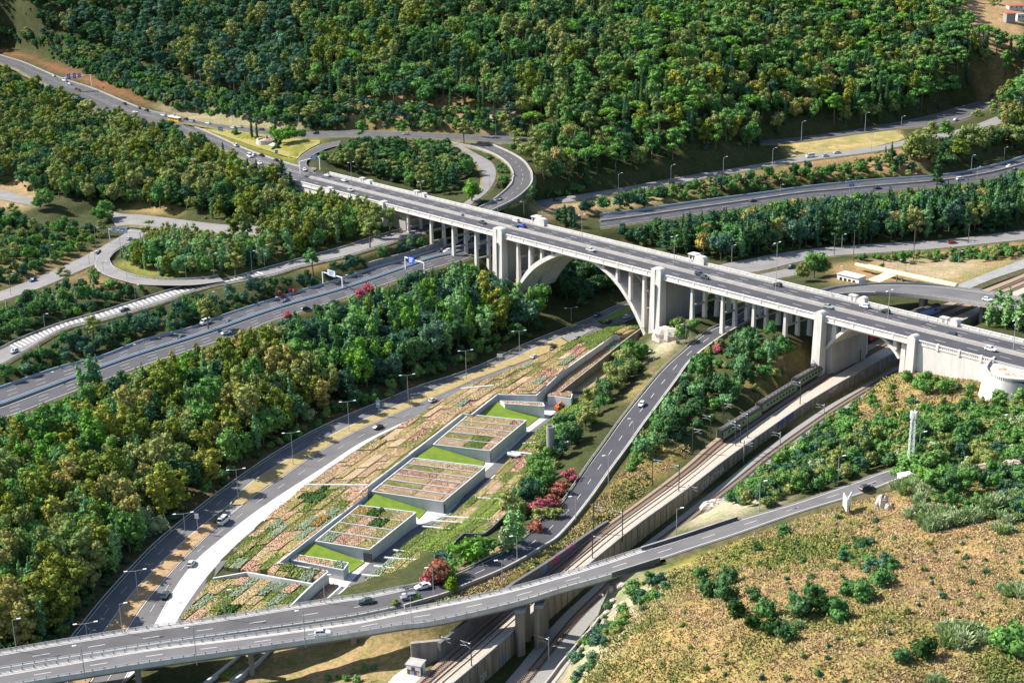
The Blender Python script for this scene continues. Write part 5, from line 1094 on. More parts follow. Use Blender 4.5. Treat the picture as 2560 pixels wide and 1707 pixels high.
def on_road(x, y, only=None):
    best = None
    for nm, (pa, pb, A, B) in _dr.items():
        if only and nm not in only: continue
        d = pb - pa; q = np.array([x, y]) - pa; t_ = np.clip((q * d).sum(1) / ((d * d).sum(1) + 1e-9), .08, .92); e = np.hypot(*(pa + d * t_[:, None] - [x, y]).T); k = e.argmin()
        if best is None or e[k] < best[0]: best = (e[k], nm, k, t_[k])
    _, nm, k, f = best; A, B = DRIVE[nm]; k2 = min(k + 1, len(A) - 1); k1 = max(k2 - 2, 0); tan = (A[k2].lerp(B[k2], f) - A[k1].lerp(B[k1], f)); p = A[k].lerp(B[k], f)
    side = B[k] - A[k]; right = tan.x * side.y - tan.y * side.x < 0      # is edge B on the right of the run?
    s = 1 if (f > .5) == right else -1
    if ONEWAY.get(nm): s = ONEWAY[nm]
    if nm == 'hill_road': s = 1 if f > .43 else -1
    return nm, p, math.atan2(tan.y * s, tan.x * s)
CARL = [(137,187,'white','hatchback'),(161,203,'white','white van'),(177,213,'white','saloon car'),(190,225,'dark','saloon car'),(198,229,'red','hatchback'),(309,259,'dark','saloon car'),(351,265,'grey','hatchback'),(370,275,'black','saloon car'),(335,280,'white','saloon car'),(305,280,'black','saloon car'),(297,283,'blue','hatchback'),(406,288,'white','people carrier'),(433,293,'white','hatchback'),(465,300,'dark blue','hatchback'),(480,307,'pale blue','people carrier'),(521,311,'white','saloon car'),(583,321,'white','hatchback'),(600,320,'silver','saloon car'),(654,326,'dark','saloon car'),(790,337,'black','hatchback'),(591,366,'white','people carrier'),(622,393,'white','white van'),(636,390,'white','hatchback'),(651,388,'black','saloon car'),(692,404,'dark','hatchback'),(762,427,'white','hatchback'),(649,411,'white','hatchback'),
 (819,443,'white','saloon car'),(861,456,'white','saloon car'),(876,480,'silver','hatchback'),(1206,562,'dark','saloon car'),(1291,557,'white','hatchback'),(1305,567,'blue','saloon car'),(1289,574,'dark','hatchback'),(1476,627,'silver','saloon car'),(1748,686,'dark','estate car'),(1762,698,'dark green','hatchback'),(1950,715,'black','hatchback'),(2035,761,'dark','saloon car'),(2072,776,'pale green','saloon car'),(2170,772,'white','hatchback'),(2215,789,'black','hatchback'),(2378,844,'black','estate car'),(2475,875,'white','hatchback'),
 (2464,750,'white','hatchback'),(2379,609,'red','saloon car'),(1975,671,'dark green','people carrier'),(2024,396,'white','white van'),(2063,395,'silver','hatchback'),(2090,389,'silver','saloon car'),(2391,306,'white','hatchback'),(2194,473,'black','saloon car'),(2518,418,'white','hatchback'),(2535,426,'dark','saloon car'),(2398,449,'white','people carrier'),(1883,505,'dark','saloon car'),(1246,499,'dark blue','saloon car'),(1013,340,'silver','hatchback'),(1682,455,'dark','hatchback'),(1397,497,'dark','hatchback'),
 (324,600,'silver','hatchback'),(248,633,'dark blue','hatchback'),(84,703,'blue','hatchback'),(314,780,'dark','saloon car'),(33,882,'pale blue','hatchback'),(453,848,'dark','estate car'),(569,809,'dark blue','saloon car'),(711,757,'dark blue','hatchback'),(567,835,'white','saloon car'),(761,780,'dark','hatchback'),(516,806,'white','white van'),(1106,628,'black','saloon car'),(1121,628,'white','estate car'),(1567,795,'white','hatchback'),(1523,808,'dark','hatchback'),(1493,784,'dark','saloon car'),(1445,848,'grey','hatchback'),(1385,869,'black','people carrier'),
 (1082,1004,'silver','hatchback'),(950,1067,'black','saloon car'),(1336,893,'silver','hatchback'),(1604,1015,'white','hatchback'),(559,1307,'white','white van'),(481,1410,'silver','hatchback'),(414,1491,'dark green','saloon car'),(806,1587,'white','hatchback'),(914,1509,'dark green','saloon car'),(1022,1497,'grey','estate car'),(1058,1470,'white','saloon car'),(2161,1226,'black','estate car')]
ordered = {}
for x, y, c_, k in CARL:
    far = None
    if 1400 < x < 1600 and 760 < y < 880: far = ('avenue_near', 'avenue_far')
    if x > 1300 and 700 < y < 900 and far is None and x > 1700: far = ('viaduct', 'curved_bridge')
    nm, p, rz = on_road(x, y, far); kk = k.replace('white van', 'van'); phr = 'parked between the viaduct arches' if False else PHR[nm]
    ordered.setdefault((c_, kk, phr), []).append((x, p, rz, k))
CAR0 = {}
for (c_, kk, phr), L in ordered.items():
    L.sort(key=lambda e: e[0])
    for i, (x, p, rz, k) in enumerate(L):
        lab = f'{c_} {kk} driving {phr}' + ('' if len(L) == 1 else ', ' + ('leftmost of that look' if i == 0 else 'rightmost of that look' if i == len(L) - 1 else ['', 'second', 'third', 'fourth', 'fifth', 'sixth'][i] + ' from left'))
        if k not in CAR0:
            r = thing(k.split()[-1] if k == 'white van' else k.replace(' ', '_'), lab, 'van' if 'van' in k else 'car', tuple(p), rz, f'{kk}s in traffic', local=True); build_parts(CARK[k], r); CAR0[k] = r
        else: r = dup(CAR0[k], tuple(p), rz, lab)
        r.location.z += .12
        for ch in r.children:
            if ch.name.startswith('body'): ch.color = (*PAINTC[c_], 1)
# the yellow bus on the long road and the motorcycle on the viaduct
nm, p, rz = on_road(436, 304, ('hill_road',)); bus = thing('city_bus', 'yellow city bus with a white roof on the long road', 'bus', tuple(p + Vector((0, 0, .12))), rz, local=True)
M['bus_yellow'] = mat('bus_yellow', (.75, .4, .02), .4)
b = MB(); b.box((0, 0, .35), (12, 2.5, 2.55)); b.build('body', M['bus_yellow'], bus, off=(0, 0, 0))
b = MB(); b.box((0, 0, 2.9), (11.9, 2.4, .22)); b.box((-2, 0, 3.12), (3, 1.8, .3)); b.build('roof', M['white'], bus, off=(0, 0, 0))
for s in (-1, 1):
    for i in range(6): b = MB(); b.box((-4.7 + i * 1.9, s * 1.26, 1.5), (1.6, .05, 1.05)); b.build('window', M['glass'], bus, off=(0, 0, 0))
b = MB(); b.box((6.01, 0, 1.3), (.05, 2.2, 1.4)); b.build('windscreen', M['glass'], bus, off=(0, 0, 0)); b = MB(); b.box((-6.01, 0, 1.6), (.05, 2.0, .9)); b.build('rear_window', M['glass'], bus, off=(0, 0, 0))
for x in (-3.6, 3.8):
    for s in (-1, 1): b = MB(); b.tube((x, s * 1.0, .48), (x, s * 1.27, .48), .48, n=12); b.build('wheel', M['rubber'], bus, off=(0, 0, 0))
nm, p, rz = on_road(1157, 544, ('viaduct',)); mc = thing('motorcycle', 'motorcycle ridden along the viaduct by a rider in red', 'motorcycle', tuple(p), rz, local=True)
for x in (-.7, .7): b = MB(); b.tube((x, -.06, .32), (x, .06, .32), .32, n=12); b.build('wheel', M['rubber'], mc, off=(0, 0, 0))
b = MB(); sect(b, [(-.8, .08, .1, .6, .8), (-.2, .16, .16, .4, .85), (.3, .16, .14, .4, .95), (.7, .08, .08, .5, 1.0)]); b.tube((.62, 0, 1.0), (.7, 0, .35), .05); b.tube((.5, -.35, 1.05), (.5, .35, 1.05), .03); b.build('body', M['steel_dark'], mc, off=(0, 0, 0))
pe = thing('person', 'motorcycle rider in a red jacket and white helmet', 'person', tuple(p), rz, local=True); pe['label'] = 'rider in red jacket and white helmet astride the motorcycle'
b = MB(); sect(b, [(-.32, .16, .15, .8, 1.0), (-.18, .19, .21, .82, 1.42), (-.02, .17, .19, .95, 1.46), (.05, .12, .14, 1.15, 1.44)])
for s in (-1, 1): b.tube((-.15, s * .13, .86), (.2, s * .2, .62), .1, .08); b.tube((.2, s * .2, .62), (.05, s * .2, .25), .075, .05); b.tube((-.05, s * .21, 1.36), (.2, s * .32, 1.15), .06, .05); b.tube((.2, s * .32, 1.15), (.48, s * .3, 1.07), .05, .04)
b.tube((-.02, 0, 1.42), (0, 0, 1.52), .06); b.build('body', mat('red_jacket', (.3, .03, .03), .7), pe, off=(0, 0, 0)); b = MB(); b.add(ICO_V_ * np.array([.15, .13, .15]) + np.array([.03, 0, 1.62]), ICO_F_) if False else b.tube((.02, 0, 1.5), (.03, 0, 1.76), .13, .1, n=10); b.build('helmet', M['white'], pe, off=(0, 0, 0))

# ---------------------------------------------------------------- lamps
def lamp_h(p, ytop):
    h = 3.0
    while proj((p.x, p.y, p.z + h))[1] > ytop and h < 22: h += .1
    return h
LAMPS = []   # (base x, y, top y, style, z or None, phrase, reach direction in the photo)
def lampz(x, y, zz): return P(x, y, zz) if zz is not None else ground(x, y)
for x, y, t_ in [(346,1497,1427),(466,1363,1284),(596,1247,1174),(733,1160,1082),(873,1078,1004),(1021,1008,938),(1166,948,877),(1299,893,828),(1428,803,770)]: LAMPS.append((x, y, t_, 'double', .1, 'on the avenue median', 1))
LAMPS.append((225,1650,1558,'double',.1,'on the avenue median',1))
for x, y, t_ in [(880,466,407),(1054,510,455),(1245,555,500),(1455,610,538),(1685,662,592),(1939,725,608),(2220,795,728),(2533,875,801)]: LAMPS.append((x, y, t_, 'small_double', 36.7, 'on the viaduct median', 1))
for x, y, t_, z in [(41,1625,1550,9.5),(306,1581,1510,10),(563,1545,1477,11),(812,1506,1440,11.7)]: LAMPS.append((x, y, t_, 'single', z, "on the overpass's far railing", 1))
for x, y, t_, z in [(213,1696,1613,10),(492,1656,1568,11),(764,1612,1526,12),(1029,1568,1484,13.2)]: LAMPS.append((x, y, t_, 'single', z, "on the overpass's near railing", -1))
for x, y, t_ in [(1084,1492,1418),(1256,1468,1400),(1293,1404,1340),(1439,1305,1241),(1521,1208,1139),(1584,1091,1047),(1634,935,878),(1714,866,811),(1808,804,751)]: LAMPS.append((x, y, t_, 'single', None, 'along the curving road', -1))
for x, y, t_ in [(1691,1338,1272),(1898,1276,1205),(2094,1212,1142),(2297,1140,1082),(2499,1093,1040)]: LAMPS.append((x, y, t_, 'single', None, 'along the climbing road', 1))
for x, y, t_ in [(1808,437,393),(1931,417,371),(2056,393,357),(2178,380,340),(1546,479,434),(1677,457,413),(2003,355,304),(2162,334,283),(2252,336,292),(2361,340,302)]: LAMPS.append((x, y, t_, 'cobra', None, 'by the terrace road', 1))
for x, y, t_ in [(2114,470,449),(2428,424,389),(2509,409,369),(2442,450,418),(2282,461,436),(1951,482,463)]: LAMPS.append((x, y, t_, 'single', None, 'along the far right motorway', 1))
for x, y, t_ in [(350,895,861),(704,786,743),(146,960,930),(878,732,688),(1179,622,590),(548,789,730)]: LAMPS.append((x, y, t_, 'single', None, 'along the motorway', -1))
for x, y, t_ in [(113,828,786),(342,778,714),(130,680,614),(241,619,570),(28,740,687),(398,702,645),(466,698,644),(535,692,634),(630,676,629),(662,670,614),(302,625,579),(318,698,639),(259,680,655),(224,664,635),(239,661,630)]: LAMPS.append((x, y, t_, 'single', None, 'along the loop and slip roads', 1))
for x, y, t_ in [(583,314,269),(748,327,285),(287,227,192),(413,267,234),(174,190,152),(1025,342,318),(1240,351,303),(1292,493,441),(1225,475,435),(1310,537,505)]: LAMPS.append((x, y, t_, 'single', None, 'at the foot of the wooded hill', -1))
for x, y, t_ in [(2093,716,667),(1829,660,614),(2104,625,587),(2241,705,651),(2395,668,630),(2262,680,662)]: LAMPS.append((x, y, t_, 'single', None, 'by the yard behind the viaduct', 1))
M['lamp_glass'] = mat('lamp_glass', (.8, .8, .76), .3)
def build_lamp(x, y, t_, style, zz, lab, dr, grp):
    p = lampz(x, y, zz); h = lamp_h(p, t_); r = thing('street_lamp', lab, 'lamp post', tuple(p), 0, grp, local=True); ax = Vector((1, .25, 0)).normalized() if style != 'small_double' else VN
    th = .1 if style != 'cobra' else .13; b = MB(); b.tube((0, 0, -.6), (0, 0, h - (.0 if style != 'cobra' else 1.0)), th * 1.25, th * .7, n=6); b.build('pole', M['steel'], r, off=(0, 0, 0))
    arms = {'double': ((-1, 2.2), (1, 2.2)), 'small_double': ((-1, 1.2), (1, 1.2)), 'single': ((dr, 1.2),), 'cobra': ((1, 1.6),)}[style]
    for s, l in arms:
        e = ax * (s * l) + Vector((0, 0, h + .12)); b = MB()
        if style == 'cobra':
            pts = [Vector((0, 0, h - 1.0)), Vector((0, 0, h - 1)) + ax * (.25 * s) + Vector((0, 0, .65)), Vector((0, 0, h)) + ax * (s * .8), e]
            for q0, q1 in zip(pts, pts[1:]): b.tube(q0, q1, .08, n=5)
        else: b.tube((0, 0, h - .05), e, .06, n=5)
        b.build('arm', M['steel'], r, off=(0, 0, 0)); b = MB(); d = ax * s; c_ = e + d * .35; b.box((c_.x, c_.y, c_.z - .06), (.95, .36, .2), math.atan2(d.y, d.x)); b.build('lamp_head', M['lamp_glass'], r, off=(0, 0, 0))
def series(L, key, fmt):
    g_ = {}
    for e in L: g_.setdefault(key(e), []).append(e)
    for k, es in g_.items():
        es.sort(key=lambda e: e[0])
        for i, e in enumerate(es): yield e, fmt(k) + ('' if len(es) == 1 else ', ' + ('leftmost' if i == 0 else 'rightmost' if i == len(es) - 1 else (['', 'second', 'third', 'fourth', 'fifth', 'sixth', 'seventh', 'eighth', 'ninth', 'tenth', 'eleventh', 'twelfth', 'thirteenth', 'fourteenth', 'fifteenth'][i]) + ' from left'))
for e, lab in series(LAMPS, lambda e: (e[3], e[5]), lambda k: {'double': 'two armed grey street lamp ', 'small_double': 'slender twin headed lamp post ', 'single': 'grey single headed street lamp ', 'cobra': 'pale curved neck street lamp '}[k[0]] + k[1]):
    build_lamp(e[0], e[1], e[2], e[3], e[4], lab, e[6], 'street lamps ' + e[5])
# wooden poles of the yard
for e, lab in series([(2133,654,575), (2283,650,570), (2420,610,560), (2085,640,590)], lambda e: 0, lambda k: 'tall weathered wooden pole by the avenue behind the viaduct'):
    p = ground(e[0], e[1]); h = lamp_h(p, e[2]); r = thing('utility_pole', lab, 'pole', tuple(p), 0, 'wooden poles', local=True); b = MB(); b.tube((0, 0, -.6), (0, 0, h), .2, .14, n=7); b.build('pole', M['bark'], r, off=(0, 0, 0)); b = MB(); b.box((0, 0, h - .5), (1.6, .14, .14), .3); b.build('crossarm', M['bark'], r, off=(0, 0, 0))
# overhead line masts of the railway
def bedz(x, y):
    best = min(((proj(q)[0] - x) ** 2 + (proj(q)[1] - y) ** 2, q.z) for q in list(UA) + list(UB)); return best[1]
lz = lambda x, y: min(((proj(q)[0] - x) ** 2 + (proj(q)[1] - y) ** 2, q.z) for q in list(LA) + list(LB))[1]
MASTS = [(1776,1102,1030,0,-1),(1731,1133,1051,0,1),(1807,1062,1005,0,1),(1839,1116,1050,0,-1),(1851,1109,1060,0,-1),(1869,1096,1027,0,-1),(2000,1012,953,0,-1),(2150,906,873,0,-1),(1556,1347,1277,0,-1),(1697,1229,1154,0,-1),(1631,1212,1142,0,1),(1481,1400,1335,0,1),(1484,1332,1260,0,1),(1102,1634,1585,0,1),(1179,1670,1604,0,-1),(1372,1655,1593,1,-1),(1859,1150,1100,1,1),(2060,1036,1010,1,-1),(1720,1250,1211,1,1),(1950,1112,1080,1,-1),(2139,952,925,1,1)]
for e, lab in series(MASTS, lambda e: e[3], lambda k: 'dark steel catenary mast beside ' + ('the lower track' if k else 'the upper tracks')):
    x, y, t_, low, s = e; p = P(x, y, lz(x, y) if low else bedz(x, y)); h = min(lamp_h(p, t_), 9.0); r = thing('catenary_mast', lab, 'mast', tuple(p), 0, 'catenary masts along the railway', local=True)
    ax = Vector((VN.x, VN.y, 0)); ax = Vector((.85, -.5, 0)).normalized() * s; b = MB(); b.box((0, 0, -.8), (.26, .26, h + .8)); b.build('mast', M['steel_dark' if not low else 'steel'], r, off=(0, 0, 0))
    b = MB(); b.tube((0, 0, h - .6), ax * 3 + Vector((0, 0, h - .4)), .05, n=5); b.tube((0, 0, h - 2.0), ax * 2.8 + Vector((0, 0, h - .45)), .05, n=5); b.tube(ax * 1.2 + Vector((0, 0, h - 1.4)), ax * 3.0 + Vector((0, 0, h - 1.6)), .04, n=5); b.build('cantilever_arm', M['steel'], r, off=(0, 0, 0))
    b = MB(); b.tube(ax * .2 + Vector((0, 0, h - .6)), ax * .7 + Vector((0, 0, h - .55)), .12, n=6); b.build('insulator', M['white'], r, off=(0, 0, 0))

# ---------------------------------------------------------------- train
trp = resample(TR1, 900); tpx = np.array([proj(p + Vector((0, 0, 2))) for p in trp]); i0 = int(np.hypot(tpx[:, 0] - 1800, tpx[:, 1] - 1090).argmin()); stepl = sum((p - q).length for p, q in zip(trp, trp[1:])) / 899
M['coach_roof'] = mat('coach_roof', (.075, .07, .066), .7, (.6, (.05, .047, .045), .4, .7, (.3, .3, 1))); M['coach_side'] = mat('coach_side', (.16, .2, .17), .5); M['coach_green'] = mat('coach_green', (.13, .3, .035), .5); M['loco_red'] = mat('loco_red', (.3, .03, .025), .5); M['loco_blue'] = mat('loco_blue', (.12, .2, .45), .5)
def coach(k, label, first=False, sidem='coach_side', roofm='coach_roof', green=True, Lc=25.4):
    i = i0 + int((k * 26.2 + 13.1) / stepl); p = trp[i]; d = trp[min(i + 3, 899)] - trp[max(i - 3, 0)]; r = thing('passenger_coach' if green else 'locomotive', label, 'train coach' if green else 'locomotive', (p.x, p.y, p.z + .35), math.atan2(d.y, d.x), 'coaches of the train', local=True)
    b = MB(); b.box((0, 0, .7), (Lc, 2.85, 2.35)); b.build('body', M[sidem], r, off=(0, 0, 0))
    b = MB(); prof = [(-1.43, 3.05), (-1.3, 3.45), (-.85, 3.78), (0, 3.9), (.85, 3.78), (1.3, 3.45), (1.43, 3.05)]
    b.strip([(-Lc / 2, y, z) for y, z in prof], [(Lc / 2, y, z) for y, z in prof]); b.add([(-Lc / 2, y, z) for y, z in prof], [tuple(range(7))]); b.add([(Lc / 2, y, z) for y, z in prof], [tuple(range(7))[::-1]]); b.build('roof', M[roofm], r, off=(0, 0, 0))
    if green:
        for s in (-1, 1):
            b = MB(); b.box((0, s * 1.43, 1.75), (Lc - 5, .04, .95)); b.build('window_band', M['coach_green'], r, off=(0, 0, 0))
            for j in range(9 if not first else 5): b = MB(); b.box((-9.2 + j * 2.3, s * 1.45, 1.85), (1.35, .05, .75)); b.build('window', M['glass'], r, off=(0, 0, 0))
            for x in (-Lc / 2 + 1.2, Lc / 2 - 1.2): b = MB(); b.box((x, s * 1.44, .85), (.9, .05, 2.1)); b.build('door', M['coach_green'], r, off=(0, 0, 0))
        for j in range(8): b = MB(); b.box((-9 + j * 2.55, -.45, 3.86), (.45, .35, .1)); b.build('roof_vent', M['conc'], r, off=(0, 0, 0))
    else:
        for s in (-1, 1): b = MB(); b.box((Lc * .36, s * 1.44, 1.9), (1.6, .05, .7)); b.build('window', M['glass'], r, off=(0, 0, 0))
        b = MB(); b.box((0, 0, 3.85), (5, 1.2, .4)); b.build('roof_gear', M['steel_dark'], r, off=(0, 0, 0))
    for x in (-Lc * .36, Lc * .36): b = MB(); b.box((x, 0, .0), (3.6, 2.3, .72)); b.build('bogie', M['steel_dark'], r, off=(0, 0, 0))
    for x in (-Lc / 2 - .2, Lc / 2 + .2): b = MB(); b.box((x, 0, .8), (.35, 1.9, 2.75)); b.build('gangway', M['rubber'], r, off=(0, 0, 0))
    if first:
        b = MB(); b.box((-Lc / 2 - .05, 0, 1.9), (.1, 2.2, .9)); b.build('windscreen', M['glass'], r, off=(0, 0, 0))
for k, l in enumerate(['leading dark green coach with driver windscreen at the front of the train', 'dark roofed coach with green windows, second of the train', 'dark roofed coach with green windows, third of the train', 'dark roofed coach with green windows passing beneath the right small arch']): coach(k, l, k == 0)
coach(4, 'red locomotive in the shade under the right small arch', sidem='loco_red', roofm='coach_roof', green=False, Lc=20)
coach(5, 'blue and white train car emerging behind the right small arch', sidem='loco_blue', roofm='coach_roof', green=False, Lc=24)

# ---------------------------------------------------------------- sign gantries and signs
M['sign_blue'] = mat('sign_blue', (.02, .09, .5), .5); M['sign_grey'] = mat('sign_grey', (.5, .52, .54), .5); M['sign_teal'] = mat('sign_teal', (.2, .33, .42), .5)
def gantry(label, a, b_, za, hpx, signs, m='white', zb=None):
    pa = P(a[0], a[1], za); pb = P(b_[0], b_[1], zb if zb is not None else za); ha = lamp_h(pa, hpx[0]); hb = lamp_h(pb, hpx[1]); r = thing('sign_gantry', label, 'gantry', tuple(pa), 0, None, local=True); d = pb - pa
    for q, h in ((Vector((0, 0, 0)), ha), (d, hb)): bb = MB(); bb.box((q.x, q.y, q.z - .5), (.35, .35, h + .5), math.atan2(d.y, d.x)); bb.build('post', M[m], r, off=(0, 0, 0))
    bb = MB(); bb.tube((0, 0, ha - .2), d + Vector((0, 0, hb - .2)), .24, n=4); bb.build('beam', M[m], r, off=(0, 0, 0))
    dd = Vector((d.x, d.y, 0)).normalized(); nn = Vector((dd.y, -dd.x, 0)); nn = nn if nn.y < 0 else -nn
    for f, w, h, dz, mm in signs:
        c_ = d * f + Vector((0, 0, ha + (hb - ha) * f + dz)) + nn * .35; bb = MB(); bb.hexa([c_ - dd * w / 2 - nn * .05, c_ + dd * w / 2 - nn * .05, c_ + dd * w / 2 + nn * .05, c_ - dd * w / 2 + nn * .05], [q + Vector((0, 0, h)) for q in (c_ - dd * w / 2 - nn * .05, c_ + dd * w / 2 - nn * .05, c_ + dd * w / 2 + nn * .05, c_ - dd * w / 2 + nn * .05)]); s_ = bb.build('sign_panel', M[mm], r, off=(0, 0, 0))
        for k in range(3):
            e = c_ + nn * .07 + Vector((0, 0, h * (.2 + .25 * k))); bb = MB(); bb.hexa([e - dd * w * .32, e + dd * w * (.1 + .1 * k), e + dd * w * (.1 + .1 * k) + nn * .02, e - dd * w * .32 + nn * .02], [q + Vector((0, 0, h * .11)) for q in (e - dd * w * .32, e + dd * w * (.1 + .1 * k), e + dd * w * (.1 + .1 * k) + nn * .02, e - dd * w * .32 + nn * .02)]); bb.build('sign_line', M['white' if mm != 'sign_grey' else 'sign_blue'], s_, off=(0, 0, 0))
gantry('white sign gantry with louvred panel over the far motorway lanes', (808,713), (857,728), 17.0, (679,693), [(.5, 5.5, 2.6, -.8, 'sign_grey')])
gantry('white sign gantry with a blue panel over the motorway near the viaduct', (1014,676), (1061,688), 18.7, (642,656), [(.36, 4.0, 3.2, -2.2, 'sign_blue')])
gantry('pale sign gantry with two boards over the side road', (275,606), (352,606), 18.5, (572,580), [(.2, 3.2, 2.6, -1.2, 'sign_grey'), (.48, 4.4, 2.8, -1.4, 'sign_grey')], zb=19)
gantry('white sign gantry with one board at the viaduct entrance', (751,434), (800,423), 36.2, (404,391), [(.72, 4.6, 2.8, -1.4, 'sign_teal')], zb=36.2)
gantry('white sign gantry with three blue boards over the long road', (166,214), (229,214), 53.0, (192,187), [(.12, 2.6, 4.0, -2.2, 'sign_blue'), (.34, 2.4, 3.6, -1.8, 'sign_blue'), (.54, 2.4, 3.0, -1.4, 'sign_blue')], zb=50)
def sign(x, y, ytop, w, h, label, m, posts=2):
    p = ground(x, y); H_ = lamp_h(p, ytop); r = thing('road_sign', label, 'sign', tuple(p), 0, None, local=True)
    for s in ((-1, 1) if posts == 2 else (0,)): b = MB(); b.tube((s * w * .35, 0, -.4), (s * w * .35, 0, H_ - .2), .07, n=5); b.build('post', M['steel'], r, off=(0, 0, 0))
    b = MB(); b.box((0, -.1, H_ - h), (w, .08, h)); b.build('sign_panel', M[m], r, off=(0, 0, 0)); b = MB(); b.box((0, -.16, H_ - h * .6), (w * .6, .03, h * .2)); b.build('sign_line', M['white'], r, off=(0, 0, 0))
sign(552, 331, 318, 3.0, 2.4, 'pale blue direction board on the grass beside the long road', 'sign_teal')
sign(692, 390, 376, 1.6, 1.8, 'small blue road sign at the tip of the grass island', 'sign_blue', 1)
sign(947, 1042, 1000, 1.6, 2.8, 'tall blue sign on a pole in the avenue median', 'sign_teal', 1)
sign(496, 1336, 1284, 1.2, 1.6, 'white sign on a thin pole at the median opening', 'white', 1)
sign(1250, 915, 884, 2.2, 1.6, 'white board on a bent pole beside the avenue', 'white', 1)
sign(2128, 486, 460, 2.6, 1.6, 'blue direction board above the far right motorway', 'sign_blue')
# ---------------------------------------------------------------- lettering sprayed on the walls
def lettering(text, pts, up, parent, m, size, off_=.06, hoff=.5):
    """flat letters along a wall line; each word one flat mesh standing on the wall's face"""
    cu = bpy.data.curves.new('txt', 'FONT'); cu.body = text; cu.size = 1.0; cu.extrude = .02; ob = bpy.data.objects.new('txt', cu); COL.objects.link(ob)
    me = bpy.data.meshes.new_from_object(ob.evaluated_get(bpy.context.evaluated_depsgraph_get())); bpy.data.objects.remove(ob); bpy.data.curves.remove(cu)
    co = np.empty(len(me.vertices) * 3); me.vertices.foreach_get('co', co); co = co.reshape(-1, 3); w = co[:, 0].max() - co[:, 0].min(); co[:, 0] -= co[:, 0].min(); hgt = co[:, 1].max()
    L = [0]
    for a, b_ in zip(pts, pts[1:]): L.append(L[-1] + (b_ - a).length)
    out = []
    for x, y, z in co:
        s = x / w * L[-1]; k = min(max(int(np.searchsorted(L, s)) - 1, 0), len(pts) - 2); t_ = (s - L[k]) / (L[k + 1] - L[k]); p = pts[k].lerp(pts[k + 1], t_); d = (pts[k + 1] - pts[k]); nn = Vector((d.y, -d.x, 0)).normalized()
        q = p + nn * (off_ + z) + Vector((0, 0, hoff + y / hgt * up)); out.append(q - Vector(parent['_o']))
    me.vertices.foreach_set('co', np.array([tuple(q) for q in out]).ravel()); me.update(); me.materials.append(m); o = bpy.data.objects.new('graffiti', me); COL.objects.link(o); o.parent = parent; return o
gB = mat('graffiti_blue', (.2, .3, .6), .7); gP = mat('graffiti_pink', (.6, .06, .2), .7); gV = mat('graffiti_violet', (.5, .12, .42), .7); gW = mat('graffiti_white', (.6, .6, .62), .7); gK = mat('graffiti_black', (.02, .02, .03), .7); gU = mat('graffiti_deep_blue', (.05, .1, .4), .7)
gl_, seg, top = GRAF; sx_ = [proj(p)[0] for p in seg]
def run(L, x0, x1): return [p for p in L if x0 <= proj(p)[0] <= x1]
lettering('DSY! ICSY!', run(seg, 1322, 1352), 2.2, gl_, gB, 1, hoff=.9); lettering('JUSSHIS', run(seg, 1352, 1378), 2.2, gl_, gB, 1, hoff=.9); lettering('NOR:', run(seg, 1379, 1402), 2.3, gl_, gP, 1, hoff=.9); lettering('OLEONE', run(seg, 1402, 1440), 2.1, gl_, gV, 1, hoff=.7)
wallface = offset(UB, -.26)
def wrun(x0, x1): return [Vector((p.x, p.y, lowz(p))) for p in wallface if x0 <= proj(p)[0] <= x1]
lettering('CUEATINA', wrun(1745, 1812), 2.0, wl, gW, 1, off_=.1, hoff=.4); lettering('SNUS ROCK', wrun(1935, 1995), 2.0, wl, gU, 1, off_=.1, hoff=1.2); lettering('HORET', wrun(2070, 2100), 1.4, wl, gW, 1, off_=.1, hoff=1.5); lettering('UFDA', wrun(1236, 1262), 1.8, wl, gB, 1, off_=.1, hoff=.8); lettering('OSIR', wrun(1190, 1222), 1.8, wl, gW, 1, off_=.1, hoff=.6)
# ---------------------------------------------------------------- monument on the grass island
mo = thing('fountain_monument', 'round stepped fountain monument with white stele on the grass island', 'monument', tuple(ground(668, 352)))
g_ = lambda x, y, up=0: ground(x, y) + Vector((0, 0, up))
c0 = ground(668, 352); b = MB()
def ringwall(b, c_, r0, r1, z0, z1, n=28, a0=0, a1=2 * math.pi):
    A = [(c_.x + r0 * math.cos(a0 + (a1 - a0) * k / n), c_.y + r0 * math.sin(a0 + (a1 - a0) * k / n)) for k in range(n + 1)]; B = [(c_.x + r1 * math.cos(a0 + (a1 - a0) * k / n), c_.y + r1 * math.sin(a0 + (a1 - a0) * k / n)) for k in range(n + 1)]
    b.strip([(x, y, z0) for x, y in A], [(x, y, z1) for x, y in A]); b.strip([(x, y, z1) for x, y in A], [(x, y, z1) for x, y in B]); b.strip([(x, y, z1) for x, y in B], [(x, y, z0) for x, y in B])
M['pink_stone'] = mat('pink_stone', (.5, .3, .24), .9)
ringwall(b, c0, 6.4, 5.8, c0.z - 2, c0.z + 1.1); b.build('rim_wall', M['conc_white'], mo)
for r_, z_ in ((4.2, .5), (3.0, .9), (1.8, 1.3)): b = MB(); ringwall(b, c0, r_, .01, c0.z - 2, c0.z + z_); b.build('step', M['pink_stone'], mo)
b = MB(); b.tube((c0.x, c0.y, c0.z + 1.2), (c0.x, c0.y, c0.z + 3.2), .7, .35, n=9); b.build('statue', M['conc_dark'], mo)
s0 = ground(681, 344); b = MB(); b.box((s0.x, s0.y, s0.z - 1), (2.0, 1.0, 7.5), -.3); b.build('stele', M['conc_white'], mo)
flat_patch('plaza_paving', [(601,347),(640,360),(684,376),(690,364),(680,356),(650,362),(612,350)], M['paving'], .35)
hd = thing('hedge', 'low clipped dark hedge beside the monument plaza', 'hedge', tuple(ground(690, 370))); h0, h1 = ground(682, 377), ground(700, 358)
b = MB(); dd = (h1 - h0); n_ = Vector((-dd.y, dd.x, 0)).normalized()
